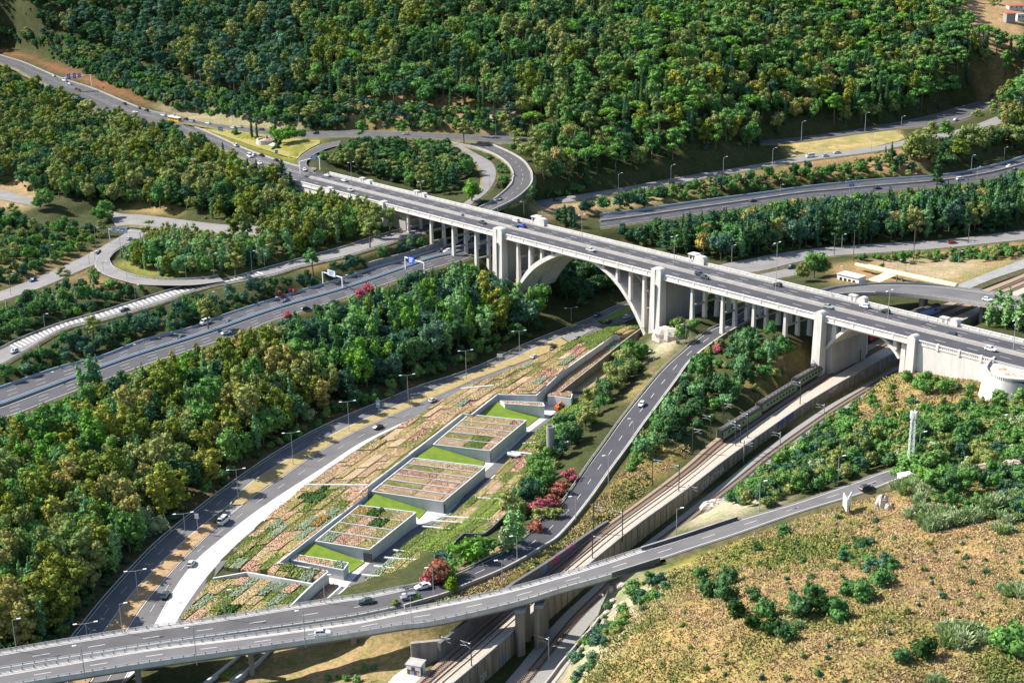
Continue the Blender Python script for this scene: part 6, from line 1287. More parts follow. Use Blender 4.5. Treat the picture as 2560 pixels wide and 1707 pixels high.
for k in range(8):
    q = h0 + dd * (k / 7); b.tube((q.x, q.y, q.z - .5), (q.x, q.y, q.z + 1.5 + .2 * (k % 2)), 1.1, .8, n=8)
o = b.build('hedge_foliage', mat('hedge_leaf', (.03, .08, .02), 1, (2, (.015, .045, .012), .4, .6)), hd)
# ---------------------------------------------------------------- buildings and yard things
def simple_house(name, label, x, y, z, w, d, h, rz, wallm, roofm, pitch=1.2, wins=2):
    p = P(x, y, z) if z is not None else ground(x, y); r = thing(name, label, 'building' if name != 'hut' else 'hut', tuple(p), rz, None, local=True)
    b = MB(); b.box((0, 0, -2), (w, d, h + 2)); b.build('wall', M[wallm] if isinstance(wallm, str) else wallm, r, off=(0, 0, 0))
    b = MB(); o_ = .3
    if pitch > 0: v = [(-w / 2 - o_, -d / 2 - o_, h), (w / 2 + o_, -d / 2 - o_, h), (w / 2 + o_, d / 2 + o_, h), (-w / 2 - o_, d / 2 + o_, h), (-w / 2 - o_, 0, h + pitch), (w / 2 + o_, 0, h + pitch)]; b.add(v, [(0, 1, 5, 4), (2, 3, 4, 5), (0, 4, 3), (1, 2, 5), (0, 3, 2, 1)])
    else: b.box((0, 0, h), (w + .5, d + .5, .25))
    b.build('roof', M[roofm] if isinstance(roofm, str) else roofm, r, off=(0, 0, 0))
    for k in range(wins): b = MB(); b.box((-w / 2 + w * (k + .5) / wins, -d / 2 - .03, h * .45), (.9, .08, 1.1)); b.build('window', M['glass'], r, off=(0, 0, 0))
    if wins: b = MB(); b.box((w / 2 + .02, -d * .2, 0), (.08, .9, 2.0)); b.build('door', M['conc_dark'], r, off=(0, 0, 0))
    return r
M['tile'] = mat('roof_tile', (.42, .13, .08), .9, (1.5, (.3, .09, .06), .4, .7)); M['yellow_wall'] = mat('yellow_plaster', (.75, .5, .12), .9); M['pink_wall'] = mat('pink_plaster', (.6, .25, .2), .9)
simple_house('house', 'yellow plastered house with a red roof edge above the dry slope', 2562, 1138, 30, 9, 8, 5.2, .2, 'yellow_wall', 'tile', 1.6, 2)
simple_house('shed', 'small pink shed with a white roof beside the yellow house', 2506, 1122, 29.5, 4.2, 3, 2.3, .15, 'pink_wall', 'white', 0, 1)
simple_house('house', 'grey house with a red tiled roof on the dry hilltop', 2522, 56, None, 6.5, 7, 6.5, .05, 'conc_grey', 'tile', 1.4, 0)
simple_house('house', 'white walled low house right of the grey hilltop house', 2552, 50, None, 8, 6, 4, .1, 'conc_white', 'conc', 0, 3)
simple_house('house', 'red roofed low house at the hilltop above the grey house', 2536, 24, None, 11, 6, 3, .1, 'conc_white', 'tile', 1.2, 3)
simple_house('house', 'house with pale red roof peeping from the wood on the hilltop', 1250, 17, None, 15, 8, 9, .1, 'conc_white', 'tile', 2, 3)
sh = simple_house('hut', 'small flat roofed hut covered in colourful graffiti beside the rusty tracks', 1040, 1680, 8.6, 3.6, 3.0, 2.6, -.35, 'white', 'conc', 0, 1)
for k, (x, z, w, h, m_) in enumerate([(-1.2, .2, .7, 1.3, 'lawn'), (-.3, .3, .8, .9, 'pink_wall'), (.5, .2, .7, 1.1, 'sign_blue'), (0, 1.15, 3.2, .3, 'tile'), (1.2, .4, .6, .9, 'bus_yellow')]): b = MB(); b.box((x, -1.53, z), (w, .04, h)); b.build('graffiti', M[m_], sh, off=(0, 0, 0))
poly_slab('hut_platform', [(958,1720),(985,1688),(1015,1668),(1065,1678),(1075,1690),(1042,1716),(1030,1730)], 8.7, 2.5, M['paving'])
lb = thing('long_shed', 'long white site building with dark openings beyond the viaduct parapet', 'building', tuple(P(2120, 710, 18))); a0, a1 = P(2092, 703, 18), P(2146, 716, 18); dd = a1 - a0; nn = Vector((-dd.y, dd.x, 0)).normalized() * 5
b = MB(); b.hexa([a0, a1, a1 + nn, a0 + nn], [q + Vector((0, 0, 3.4)) for q in (a0, a1, a1 + nn, a0 + nn)]); b.build('wall', M['white'], lb)
b = MB(); e_ = Vector((0, 0, 3.4)); b.hexa([q + e_ for q in (a0 - nn * .1, a1 - nn * .1, a1 + nn * 1.1, a0 + nn * 1.1)], [q + e_ + Vector((0, 0, .3)) for q in (a0 - nn * .1, a1 - nn * .1, a1 + nn * 1.1, a0 + nn * 1.1)]); b.build('roof', M['conc_white'], lb)
for f in (.12, .32, .52, .72): q = a0 + dd * f - nn * .01; b = MB(); b.hexa([q - nn * .01, q + dd * .12 - nn * .01, q + dd * .12, q], [w + Vector((0, 0, 2.2)) for w in (q - nn * .01, q + dd * .12 - nn * .01, q + dd * .12, q)]); b.build('opening', M['glass'], lb)
M['pale_yellow'] = mat('pale_yellow_paint', (.62, .56, .3), .7)
pp = thing('pipe_conveyor', 'long pale yellow pipe gallery crossing the dry yard', 'pipe', tuple(P(2260, 690, 19))); b = MB(); q0, q1, q2 = P(2140, 661, 20), P(2170, 668, 20.5), P(2392, 716, 21.5); b.tube(q0, q1, .8, n=8); b.build('pipe', M['pale_yellow'], pp); b = MB(); b.tube(q1, q2, 1.3, 1.3, n=10); b.build('pipe', M['pale_yellow'], pp)
for f in (.15, .4, .65, .9): q = q1.lerp(q2, f); b = MB(); b.box((q.x, q.y, 16), (.5, .5, q.z - 16.4)); b.build('support', M['conc'], pp)
ca = thing('corrugated_canopy', 'pale yellow corrugated canopy standing on the dry yard', 'canopy', tuple(P(2200, 695, 18))); c0, c1, c2 = P(2172, 700, 21.5), P(2213, 683, 21.5), P(2243, 688, 21.5); c3 = P(2202, 706, 21.5); n = 12
for k in range(n):
    f0, f1 = k / n, (k + .5) / n; f2 = (k + 1) / n; A = [c0.lerp(c1, f) for f in (f0, f1, f2)]; B = [c3.lerp(c2, f) for f in (f0, f1, f2)]; A[1] = A[1] + Vector((0, 0, .6)); B[1] = B[1] + Vector((0, 0, .6)); b = MB(); b.strip(A, B); b.strip([q - Vector((0, 0, .12)) for q in A], [q - Vector((0, 0, .12)) for q in B]); b.build('roof_fold', M['pale_yellow'], ca)
for q in (c0, c1, c2, c3): b = MB(); b.box((q.x, q.y, 16), (.3, .3, q.z - 16)); b.build('post', M['steel_dark'], ca)
yf = thing('yard_fence', 'thin wire fence along the pale yard road', 'fence', tuple(P(2460, 676, 19.6)))
fp = resample([P(x, y, 19.6) for x, y in [(2380,712),(2440,690),(2500,668),(2560,648)]], 22)
for p in fp: b = MB(); b.tube((p.x, p.y, p.z - 1), (p.x, p.y, p.z + 2.2), .08, n=5); b.build('post', M['conc'], yf)
b = MB(); [b.tube(p + Vector((0, 0, z)), q + Vector((0, 0, z)), .025, n=3) for p, q in zip(fp, fp[1:]) for z in (.7, 1.4, 2.1)]; b.build('wire', M['steel'], yf)
# lattice mast, its cabinet, the billboard and the rocks on the slope
zb = ground(2274, 1180); lm = thing('lattice_mast', 'tall white lattice telecom mast rising beside the climbing road', 'mast', tuple(zb)); hm = lamp_h(zb, 1027); w0, w1 = .75, .45
leg = lambda i, f: zb + Vector(((w0 + (w1 - w0) * f) * (1 if i in (0, 3) else -1), (w0 + (w1 - w0) * f) * (1 if i < 2 else -1), hm * f))
for i in range(4): b = MB(); b.tube(leg(i, -.04), leg(i, 1), .09, n=5); b.build('leg', M['white'], lm)
b = MB()
for k in range(14):
    for i in range(4): j = (i + 1) % 4; b.tube(leg(i, k / 14), leg(j, (k + 1) / 14), .03, n=4); b.tube(leg(j, k / 14), leg(i, (k + 1) / 14), .03, n=4)
o = b.build('brace', M['white'], lm); o['kind'] = 'stuff'
for k in range(6): a = k * 1.047; q = zb + Vector((.85 * math.cos(a), .85 * math.sin(a), hm - 2.2)); b = MB(); b.box((q.x, q.y, q.z), (.3, .18, 2.0), a + 1.57); b.build('antenna', M['white'], lm)
b = MB(); b.tube(zb + Vector((0, 0, hm)), zb + Vector((0, 0, hm + 4)), .05, n=4); b.build('lightning_rod', M['steel'], lm)
p = ground(2264, 1205); cbx = thing('equipment_cabinet', 'white equipment cabin with a pitched lid beside the lattice mast', 'cabin', tuple(p), .35, None, local=True); b = MB(); b.box((0, 0, -.5), (3.6, 2.6, 2.7)); b.build('wall', M['white'], cbx, off=(0, 0, 0)); b = MB(); b.box((0, 0, 2.2), (3.9, 2.9, .25)); b.build('roof', M['white'], cbx, off=(0, 0, 0)); b = MB(); b.box((.6, -1.32, 0), (.9, .06, 1.9)); b.build('door', M['sign_grey'], cbx, off=(0, 0, 0))
p = ground(2116, 1290); bbd = thing('billboard', 'white V shaped billboard seen edge on beside the climbing road', 'billboard', tuple(p), 0, None, local=True)
for a, l in ((1.15, 5.5), (1.55, 4.5)): b = MB(); b.box((math.cos(a) * l / 2, math.sin(a) * l / 2, 1.2), (l, .18, 3.4), a); b.build('panel', M['white'], bbd, off=(0, 0, 0)); b = MB(); b.box((math.cos(a) * l * .7, math.sin(a) * l * .7, -1), (.25, .25, 2.4), a); b.build('post', M['steel_dark'], bbd, off=(0, 0, 0))
def rock(name, label, x, y, sx, sy, sz, rz, m, seed, ledge=False):
    p = ground(x, y); R = np.random.RandomState(seed); v, f = [], []; n, k = 22, 9; vs = []
    for i in range(k):
        for j in range(n):
            th = i / (k - 1) * math.pi; ph = j / n * 2 * math.pi; q = R.uniform(.82, 1.12); z = math.cos(th)
            if ledge: z = round(z * 3) / 3 + R.uniform(-.05, .05)
            vs.append((sx * math.sin(th) ** .6 * math.cos(ph) * q, sy * math.sin(th) ** .6 * math.sin(ph) * q, sz * z * R.uniform(.9, 1.1)))
    fs = [(i * n + j, i * n + (j + 1) % n, (i + 1) * n + (j + 1) % n, (i + 1) * n + j) for i in range(k - 1) for j in range(n)]
    b = MB(); b.add(vs, fs); o = b.build(name, m, None); o.location = p; o.rotation_euler = (0, 0, rz); tag(o, label, 'rock'); return o
M['white_rock'] = mat('white_rock', (.52, .46, .4), 1, (.9, (.3, .25, .2), .4, .65, (1, 1, 2.5)), bump=.6); M['ledge_rock'] = mat('ledge_rock', (.42, .33, .25), 1, (.5, (.2, .15, .12), .42, .62, (.4, .4, 3)), bump=.7)
rock('boulder', 'tall pale limestone boulder at the roadside below the mast', 2205, 1268, 1.8, 1.5, 3.4, .2, M['white_rock'], 3); rock('boulder', 'low pale rock leaning beside the tall boulder', 2222, 1272, 1.0, 1.0, 1.6, .5, M['white_rock'], 4)
rock('rock_ledge', 'broad layered tan rock ledge at the top of the dry slope', 2472, 1190, 7.5, 3.5, 3.2, .25, M['ledge_rock'], 5, True); rock('rock_ledge', 'flat pale rock slab left of the layered ledge', 2385, 1172, 5, 2.6, 1.0, .15, M['ledge_rock'], 6, True); rock('rock_ledge', 'end of the layered rock ledge below the pink shed', 2530, 1178, 4, 3, 2.6, .1, M['ledge_rock'], 8, True)
rock('rock_outcrop', 'pale rock outcrop at the foot of the right main pier', 1672, 845, 7, 3, 4.5, -.6, M['white_rock'], 9); rock('rock_outcrop', 'grey broken rock heap above the end of the lower track bend', 1790, 1268, 6, 3, 2.2, .4, M['white_rock'], 10)
R_ = random.Random(5)
for e, lab in series([(1462 + R_.uniform(0, 60), 1500 + R_.uniform(-50, 40)) for _ in range(12)], lambda e: 0, lambda k: 'pale broken rock block on the slope under the overpass end'): rock('rock_block', lab, e[0] + 40, e[1], R_.uniform(.7, 1.4), R_.uniform(.6, 1.2), R_.uniform(.5, 1.0), R_.uniform(0, 3), M['white_rock'], int(e[0] * 7))
# concrete gutter beside the lower track
gt = [(1375,1720),(1425,1655),(1462,1610),(1492,1578),(1512,1550)]; g0 = [ground(x, y) + Vector((0, 0, .3)) for x, y in gt]; g0 = cr(g0, 24); g0 = [Vector((p.x, p.y, tz(p.x, p.y) + .35)) for p in g0]
gu = thing('drainage_kerb', 'pale concrete drainage kerb down the slope beside the lower track', 'kerb', tuple(g0[10])); raised(g0, -.4, .4, -1.2, .15, 'kerb_wall', M['conc'], gu); raised(offset(g0, 1.6), -.2, .2, -1.2, .3, 'kerb_wall', M['conc'], gu)
# orange telehandler in the court
p = P(1398, 1024, .55); th_ = thing('telehandler', 'orange telescopic handler with raised boom parked in the concrete court', 'construction vehicle', tuple(p), math.atan2(P(1435,1000,.55).y - p.y, P(1435,1000,.55).x - p.x), None, local=True)
M['orange'] = mat('orange_paint', (.6, .16, .03), .45)
b = MB(); b.box((0, 0, .6), (4.2, 1.7, .8)); b.box((-1.6, 0, 1.4), (1.2, 1.6, .5)); b.build('chassis', M['orange'], th_, off=(0, 0, 0)); b = MB(); b.tube((-1.8, .35, 1.9), (5.2, .35, 2.6), .3, .22, n=4); b.build('boom', M['orange'], th_, off=(0, 0, 0)); b = MB(); b.tube((5.2, .35, 2.6), (6.4, .35, 2.2), .16, n=5); b.box((6.6, .35, 1.7), (.4, 2.0, 1.0)); b.build('bucket', M['steel_dark'], th_, off=(0, 0, 0)); b = MB(); b.hexa([(-.3, -.85, 1.4), (1.0, -.85, 1.4), (1.0, .0, 1.4), (-.3, 0, 1.4)], [(-.2, -.75, 2.5), (.7, -.75, 2.5), (.7, -.05, 2.5), (-.2, -.05, 2.5)]); b.build('cab', M['glass'], th_, off=(0, 0, 0))
for x in (-1.4, 1.5):
    for s in (-1, 1): b = MB(); b.tube((x, s * .75, .6), (x, s * 1.15, .6), .6, n=12); b.build('wheel', M['rubber'], th_, off=(0, 0, 0))
flat_patch('lawn_island', [(491,320),(560,326),(640,336),(712,346),(800,352),(800,360),(775,372),(752,388),(744,398),(722,394),(690,386),(640,369),(560,341)], M['lawn_dry'], .3)
flat_patch('dry_field', [(1975,358),(2100,340),(2200,326),(2258,338),(2262,348),(2246,354),(2170,372),(2010,392),(1980,392),(1962,374)], M['field_dry'], .3)
# ---------------------------------------------------------------- trees: prototypes
KD = 2560 / 2352.0
def foliage_mat(name, attr=None):
    m = bpy.data.materials.new(name); m.use_nodes = True; t = m.node_tree; out = t.nodes['Material Output']; t.nodes.remove(t.nodes['Principled BSDF'])
    if attr: c_ = t.nodes.new('ShaderNodeAttribute'); c_.attribute_type = 'INSTANCER'; c_.attribute_name = attr; src = c_.outputs['Color']
    else: c_ = t.nodes.new('ShaderNodeObjectInfo'); src = c_.outputs['Color']
    v = t.nodes.new('ShaderNodeAttribute'); v.attribute_name = 'leaf'
    x = t.nodes.new('ShaderNodeMix'); x.data_type = 'RGBA'; x.blend_type = 'MULTIPLY'; x.inputs[0].default_value = 1
    t.links.new(src, x.inputs[6]); t.links.new(v.outputs['Color'], x.inputs[7])
    d = t.nodes.new('ShaderNodeBsdfDiffuse'); tr_ = t.nodes.new('ShaderNodeBsdfTranslucent'); mx = t.nodes.new('ShaderNodeMixShader'); mx.inputs[0].default_value = .22
    t.links.new(x.outputs[2], d.inputs[0]); t.links.new(x.outputs[2], tr_.inputs[0]); t.links.new(d.outputs[0], mx.inputs[1]); t.links.new(tr_.outputs[0], mx.inputs[2]); t.links.new(mx.outputs[0], out.inputs[0])
    return m
M['foliage'] = foliage_mat('foliage'); M['foliage_wood'] = foliage_mat('wood_foliage', 'tint')
def ico():
    g = (1 + 5 ** .5) / 2; v = [(-1, g, 0), (1, g, 0), (-1, -g, 0), (1, -g, 0), (0, -1, g), (0, 1, g), (0, -1, -g), (0, 1, -g), (g, 0, -1), (g, 0, 1), (-g, 0, -1), (-g, 0, 1)]
    f = [(0, 11, 5), (0, 5, 1), (0, 1, 7), (0, 7, 10), (0, 10, 11), (1, 5, 9), (5, 11, 4), (11, 10, 2), (10, 7, 6), (7, 1, 8), (3, 9, 4), (3, 4, 2), (3, 2, 6), (3, 6, 8), (3, 8, 9), (4, 9, 5), (2, 4, 11), (6, 2, 10), (8, 6, 7), (9, 8, 1)]
    return np.array(v) / np.linalg.norm(v[0]), np.array(f)
ICO_V, ICO_F = ico()
def crown_arrays(clumps, leaf, dens, R, up=.25, aspect=1.0, spread=.5):
    """leaf-sized faces over the clumps' surfaces; returns verts (n,3), quads, colour per vertex"""
    VS, QS, CS = [], [], []; o = 0
    cen = np.array([c_[0] for c_ in clumps]); rad = np.array([c_[1] for c_ in clumps])
    for i, (c_, r) in enumerate(clumps):
        r = np.array(r); ar = 4 * math.pi * ((r[0] * r[1]) ** 1.6 / 3 + 2 * (r[0] * r[2]) ** 1.6 / 3) ** (1 / 1.6)
        n = max(12, int(dens * ar / leaf ** 2)); d = R.normal(size=(n, 3)); d[:, 2] += up; d /= np.linalg.norm(d, axis=1)[:, None]
        p = np.array(c_) + d * r * R.uniform(.78, 1.1, (n, 1))
        keep = np.ones(n, bool)
        for j in range(len(clumps)):
            if j != i: keep &= (((p - cen[j]) / (rad[j] * .85)) ** 2).sum(1) > 1
        p, d = p[keep], d[keep]; n = len(p)
        nn = d / r; nn /= np.linalg.norm(nn, axis=1)[:, None]; nn = nn + R.normal(size=(n, 3)) * spread; nn /= np.linalg.norm(nn, axis=1)[:, None]
        a = np.cross(nn, R.normal(size=(n, 3))); a /= np.linalg.norm(a, axis=1)[:, None] + 1e-9; b_ = np.cross(nn, a)
        s = leaf * R.uniform(.55, 1.25, (n, 1)) * .5
        q = np.stack([p - a * s - b_ * s * .6 * aspect, p + a * s * .3 - b_ * s * aspect, p + a * s + b_ * s * .7 * aspect, p - a * s * .4 + b_ * s * aspect], 1)
        tone = (R.uniform(.8, 1.2) * R.uniform(.7, 1.3, n)); hue = R.uniform(-.07, .07, n)
        col = np.stack([tone * (1 + hue), tone, tone * (1 - hue * .5), np.ones(n)], 1)
        VS.append(q.reshape(-1, 3)); QS.append(np.arange(n * 4).reshape(n, 4) + o); CS.append(np.repeat(col, 4, 0)); o += n * 4
    cv, cf = [], []
    for c_, r in clumps:
        cf.append(ICO_F + o + sum(len(x) for x in cv)); cv.append(np.array(c_) + ICO_V * np.array(r) * .74 * R.uniform(.9, 1.1, (12, 1)))
    nt_ = sum(len(x) for x in cv); VS += cv; CS.append(np.ones((nt_, 4)))
    return np.concatenate(VS), np.concatenate(QS), np.concatenate(cf), np.concatenate(CS)
def np_mesh(name, v, quads, tris, col, m):
    me = bpy.data.meshes.new(name); me.vertices.add(len(v)); me.vertices.foreach_set('co', v.astype(np.float32).ravel())
    li = np.concatenate([quads.ravel(), tris.ravel()]).astype(np.int32); me.loops.add(len(li)); me.loops.foreach_set('vertex_index', li)
    st = np.concatenate([np.arange(len(quads)) * 4, len(quads) * 4 + np.arange(len(tris)) * 3]).astype(np.int32)
    me.polygons.add(len(st)); me.polygons.foreach_set('loop_start', st); me.update(calc_edges=True)
    a = me.color_attributes.new('leaf', 'FLOAT_COLOR', 'POINT'); a.data.foreach_set('color', col.astype(np.float32).ravel()); me.materials.append(m); return me
def E3(R, rx, ry, rz): # random point in an ellipsoid
    d = R.normal(size=3); d /= np.linalg.norm(d); return d * np.array([rx, ry, rz]) * R.uniform(.3, 1) ** .5
PROTO = {}   # species -> list of (crown mesh, wood crown mesh, trunk mesh)
def add_proto(sp, clumps, leaf, dens, R, trunk, **kw):
    v, q, f, c_ = crown_arrays(clumps, leaf, dens, R, **kw)
    b = MB()
    for p0, p1, r0, r1 in trunk: b.tube(p0, p1, r0, r1, n=5)
    tm = bpy.data.meshes.new('trunk'); tm.from_pydata(b.v, [], b.f); tm.materials.append(M['bark'])
    PROTO.setdefault(sp, []).append((np_mesh('crown', v, q, f, c_, M['foliage']), np_mesh('crown', v, q, f, c_, M['foliage_wood']), tm))
for k in range(5):
    R = np.random.RandomState(100 + k); cl = []; lean = R.uniform(-.8, .8, 2)
    for i in range(11):
        z = R.uniform(6.0, 12.3); w = 4.3 * (1 - abs(z - 8.6) / 5.2) ** .6; a = R.uniform(0, 6.28); rr_ = w * R.uniform(.3, .95)
        cl.append(((rr_ * math.cos(a) + lean[0], rr_ * math.sin(a) + lean[1], z), (R.uniform(1.4, 2.3), R.uniform(1.4, 2.3), R.uniform(.8, 1.35))))
    cl.append(((lean[0], lean[1], 12.2), (1.6, 1.6, 1.1)))
    tr = [((0, 0, -1), (lean[0] * .5, lean[1] * .5, 5), .32, .25), ((lean[0] * .5, lean[1] * .5, 5), (lean[0], lean[1], 12), .25, .08)] + [((lean[0] * .6, lean[1] * .6, 5.5 + i * .9), cl[i][0], .13, .05) for i in range(5)]
    add_proto('pine', cl, .75, .62, R, tr, up=.35, aspect=.6)
for k in range(3):
    R = np.random.RandomState(200 + k); cl = []
    for i in range(13):
        a = i * 2.4; r_ = 4.4 * math.sqrt((i + .4) / 13); cl.append(((r_ * math.cos(a), r_ * math.sin(a), 9.6 - .085 * r_ * r_ + R.uniform(-.3, .3)), (R.uniform(1.5, 2.0), R.uniform(1.5, 2.0), R.uniform(.9, 1.2))))
    add_proto('stone_pine', cl, .6, .75, R, [((0, 0, -1), (.3, 0, 8), .35, .22)] + [((.2, 0, 6.5), c_[0], .14, .06) for c_ in cl[3::3]], up=.4)
for k in range(5):
    R = np.random.RandomState(300 + k); cl = []
    for i in range(14):
        p = E3(R, 3.4, 3.4, 3.4); cl.append(((p[0], p[1], 6.4 + p[2]), (R.uniform(1.3, 2.3),) * 2 + (R.uniform(1.2, 1.9),)))
    cl.append(((0, 0, 6.2), (2.8, 2.8, 3.0)))
    add_proto('broadleaf', cl, .75, .7, R, [((0, 0, -1), (.2, .1, 4), .3, .2)] + [((.1, 0, 3), c_[0], .13, .05) for c_ in cl[:5]], up=.3)
for k in range(5):
    R = np.random.RandomState(400 + k); cl = []; nst = 3
    for s_ in range(nst):
        a = R.uniform(0, 6.28); bx_, by_ = 2.0 * math.cos(a + s_ * 2.1), 2.0 * math.sin(a + s_ * 2.1); ht = R.uniform(10, 14.5)
        for i in range(8):
            z = ht * (0.36 + .64 * i / 7); w = 1.9 * (1 - .35 * abs(i - 3.5) / 3.5); cl.append(((bx_ * (z / 9) + R.uniform(-w, w), by_ * (z / 9) + R.uniform(-w, w), z), (R.uniform(1.1, 1.9), R.uniform(1.1, 1.9), R.uniform(.9, 1.5))))
    add_proto('eucalyptus', cl, .68, .6, R, [((0, 0, -1), (.1, .1, 5), .3, .2)] + [((.1, .1, 3.5), cl[5 + 8 * s_][0], .18, .06) for s_ in range(3)], up=.35)
for k in range(3):
    R = np.random.RandomState(500 + k); cl = []
    for i in range(13):
        z = 2 + 13.2 * i / 12; w = 1.5 * math.sin(math.pi * min(.98, (.2 + .78 * i / 12))) + .15; cl.append(((R.uniform(-.6, .6), R.uniform(-.6, .6), z), (w * R.uniform(.75, 1.15), w * R.uniform(.75, 1.15), R.uniform(1.0, 1.5))))
    add_proto('poplar', cl, .6, .62, R, [((0, 0, -1), (0, 0, 13), .25, .06)], up=.2)
for k in range(2):
    R = np.random.RandomState(600 + k); cl = []
    for i in range(12):
        z = 1 + 12.5 * i / 11; w = .25 + 1.05 * math.sin(math.pi * (.25 + .72 * i / 11)) ** .8; cl.append(((R.uniform(-.12, .12), R.uniform(-.12, .12), z), (w, w, 1.2)))
    add_proto('cypress', cl, .45, .8, R, [((0, 0, -1), (0, 0, 10), .18, .05)], up=.1)
for k in range(3):
    R = np.random.RandomState(700 + k); cl = []
    for i in range(16):
        z = 2.2 + 11.5 * i / 15; w = 3.4 * (1 - i / 16.0); a = i * 2.4 + R.uniform(-.4, .4); cl.append(((w * .7 * math.cos(a), w * .7 * math.sin(a), z), (.75 + w * .38, .75 + w * .38, .8)))
    cl.append(((0, 0, 13.8), (.5, .5, 1.1))); cl.append(((0, 0, 5), (1.6, 1.6, 3.2))); cl.append(((0, 0, 9.5), (.9, .9, 2.6)))
    add_proto('conifer', cl, .6, .7, R, [((0, 0, -1), (0, 0, 12), .28, .06)], up=.3)
for k in range(5):
    R = np.random.RandomState(800 + k); cl = []
    for i in range(6):
        p = E3(R, 1.15, 1.15, .7); cl.append(((p[0], p[1], 1.35 + p[2]), (R.uniform(.6, 1.0), R.uniform(.6, 1.0), R.uniform(.55, .9))))
    cl.append(((0, 0, .9), (1.2, 1.2, .9)))
    add_proto('shrub', cl, .3, .62, R, [((0, 0, -.5), (0, 0, 1.4), .09, .05), ((0, 0, .2), (.7, .3, 1.6), .06, .03), ((0, 0, .2), (-.6, -.3, 1.5), .06, .03)], up=.35)
for k in range(2):     # reed clumps: long arching blades
    R = np.random.RandomState(900 + k); VS, QS, CS = [], [], []; o_ = 0
    for i in range(620):
        a = R.uniform(0, 6.28); r_ = 1.7 * math.sqrt(R.uniform()); x, y = r_ * math.cos(a), r_ * math.sin(a); h = R.uniform(.9, 3.7) * (1 - .2 * r_); dx, dy = R.normal(0, .45, 2); s = R.uniform(.08, .17); ux, uy = math.cos(a * 7) * s, math.sin(a * 7) * s
        p0, p1, p2 = (x, y, 0), (x + dx * .35, y + dy * .35, h * .65), (x + dx * 1.3, y + dy * 1.3, h)
        VS += [(p0[0] - ux, p0[1] - uy, 0), (p0[0] + ux, p0[1] + uy, 0), (p1[0] + ux * 1.6, p1[1] + uy * 1.6, p1[2]), (p1[0] - ux * 1.6, p1[1] - uy * 1.6, p1[2]), (p2[0] + ux * .5, p2[1] + uy * .5, p2[2]), (p2[0] - ux * .5, p2[1] - uy * .5, p2[2])]
        QS += [(o_, o_ + 1, o_ + 2, o_ + 3), (o_ + 3, o_ + 2, o_ + 4, o_ + 5)]; o_ += 6; t_ = R.uniform(.7, 1.3); CS += [(t_, t_, t_, 1)] * 6
    v, q, c_ = np.array(VS), np.array(QS), np.array(CS); z3 = np.zeros((0, 3), int)
    b = MB(); [b.tube((R.uniform(-1, 1), R.uniform(-1, 1), -.3), (R.uniform(-1, 1), R.uniform(-1, 1), 2.2), .04, .02, n=4) for _ in range(8)]
    tm = bpy.data.meshes.new('stem'); tm.from_pydata(b.v, [], b.f); tm.materials.append(M['bark'])
    PROTO.setdefault('reed', []).append((np_mesh('blades', v, q, z3, c_, M['foliage']), np_mesh('blades', v, q, z3, c_, M['foliage_wood']), tm))
R = np.random.RandomState(950); VS, QS, CS = [], [], []; o_ = 0   # palm
for i in range(26):
    a = i * 2.4; el = R.uniform(-.3, 1.0); pts_ = [(0.25 * math.cos(a), .25 * math.sin(a), 8)]
    for s in range(1, 5): pts_.append((s * .75 * math.cos(a) * math.cos(el * .6), s * .75 * math.sin(a) * math.cos(el * .6), 8 + s * .75 * math.sin(el) - .09 * s * s))
    for p, q in zip(pts_, pts_[1:]):
        ux, uy = -math.sin(a) * .28, math.cos(a) * .28; VS += [(p[0] - ux, p[1] - uy, p[2] - .12), (p[0] + ux, p[1] + uy, p[2] - .12), (q[0] + ux, q[1] + uy, q[2] - .12), (q[0] - ux, q[1] - uy, q[2] - .12)]; QS.append((o_, o_ + 1, o_ + 2, o_ + 3)); o_ += 4; t_ = R.uniform(.8, 1.2); CS += [(t_, t_, t_, 1)] * 4
b = MB(); b.tube((0, 0, -1), (0, 0, 8), .28, .2, n=7); tm = bpy.data.meshes.new('trunk'); tm.from_pydata(b.v, [], b.f); tm.materials.append(M['bark'])
PROTO['palm'] = [(np_mesh('fronds', np.array(VS), np.array(QS), np.zeros((0, 3), int), np.array(CS), M['foliage']), None, tm)]
NOM = {'pine': (13, 5.2), 'stone_pine': (10.6, 5.6), 'broadleaf': (10.8, 4.6), 'eucalyptus': (14.5, 4.2), 'poplar': (16, 1.8), 'cypress': (14.3, 1.3), 'conifer': (14.6, 3.2), 'shrub': (2.7, 1.9), 'reed': (3.6, 2.4), 'palm': (8.6, 3)}
NAME = {'pine': ('pine_tree', 'pine'), 'stone_pine': ('stone_pine', 'umbrella pine'), 'broadleaf': ('broadleaf_tree', 'rounded tree'), 'eucalyptus': ('eucalyptus_tree', 'gum tree'), 'poplar': ('poplar_tree', 'slender poplar'), 'cypress': ('cypress_tree', 'narrow cypress'), 'conifer': ('conifer_tree', 'pointed conifer'), 'shrub': ('shrub', 'bush'), 'reed': ('reed_clump', 'clump of tall reeds'), 'palm': ('palm_tree', 'palm')}
CATG = {'shrub': 'bush', 'reed': 'reeds'}
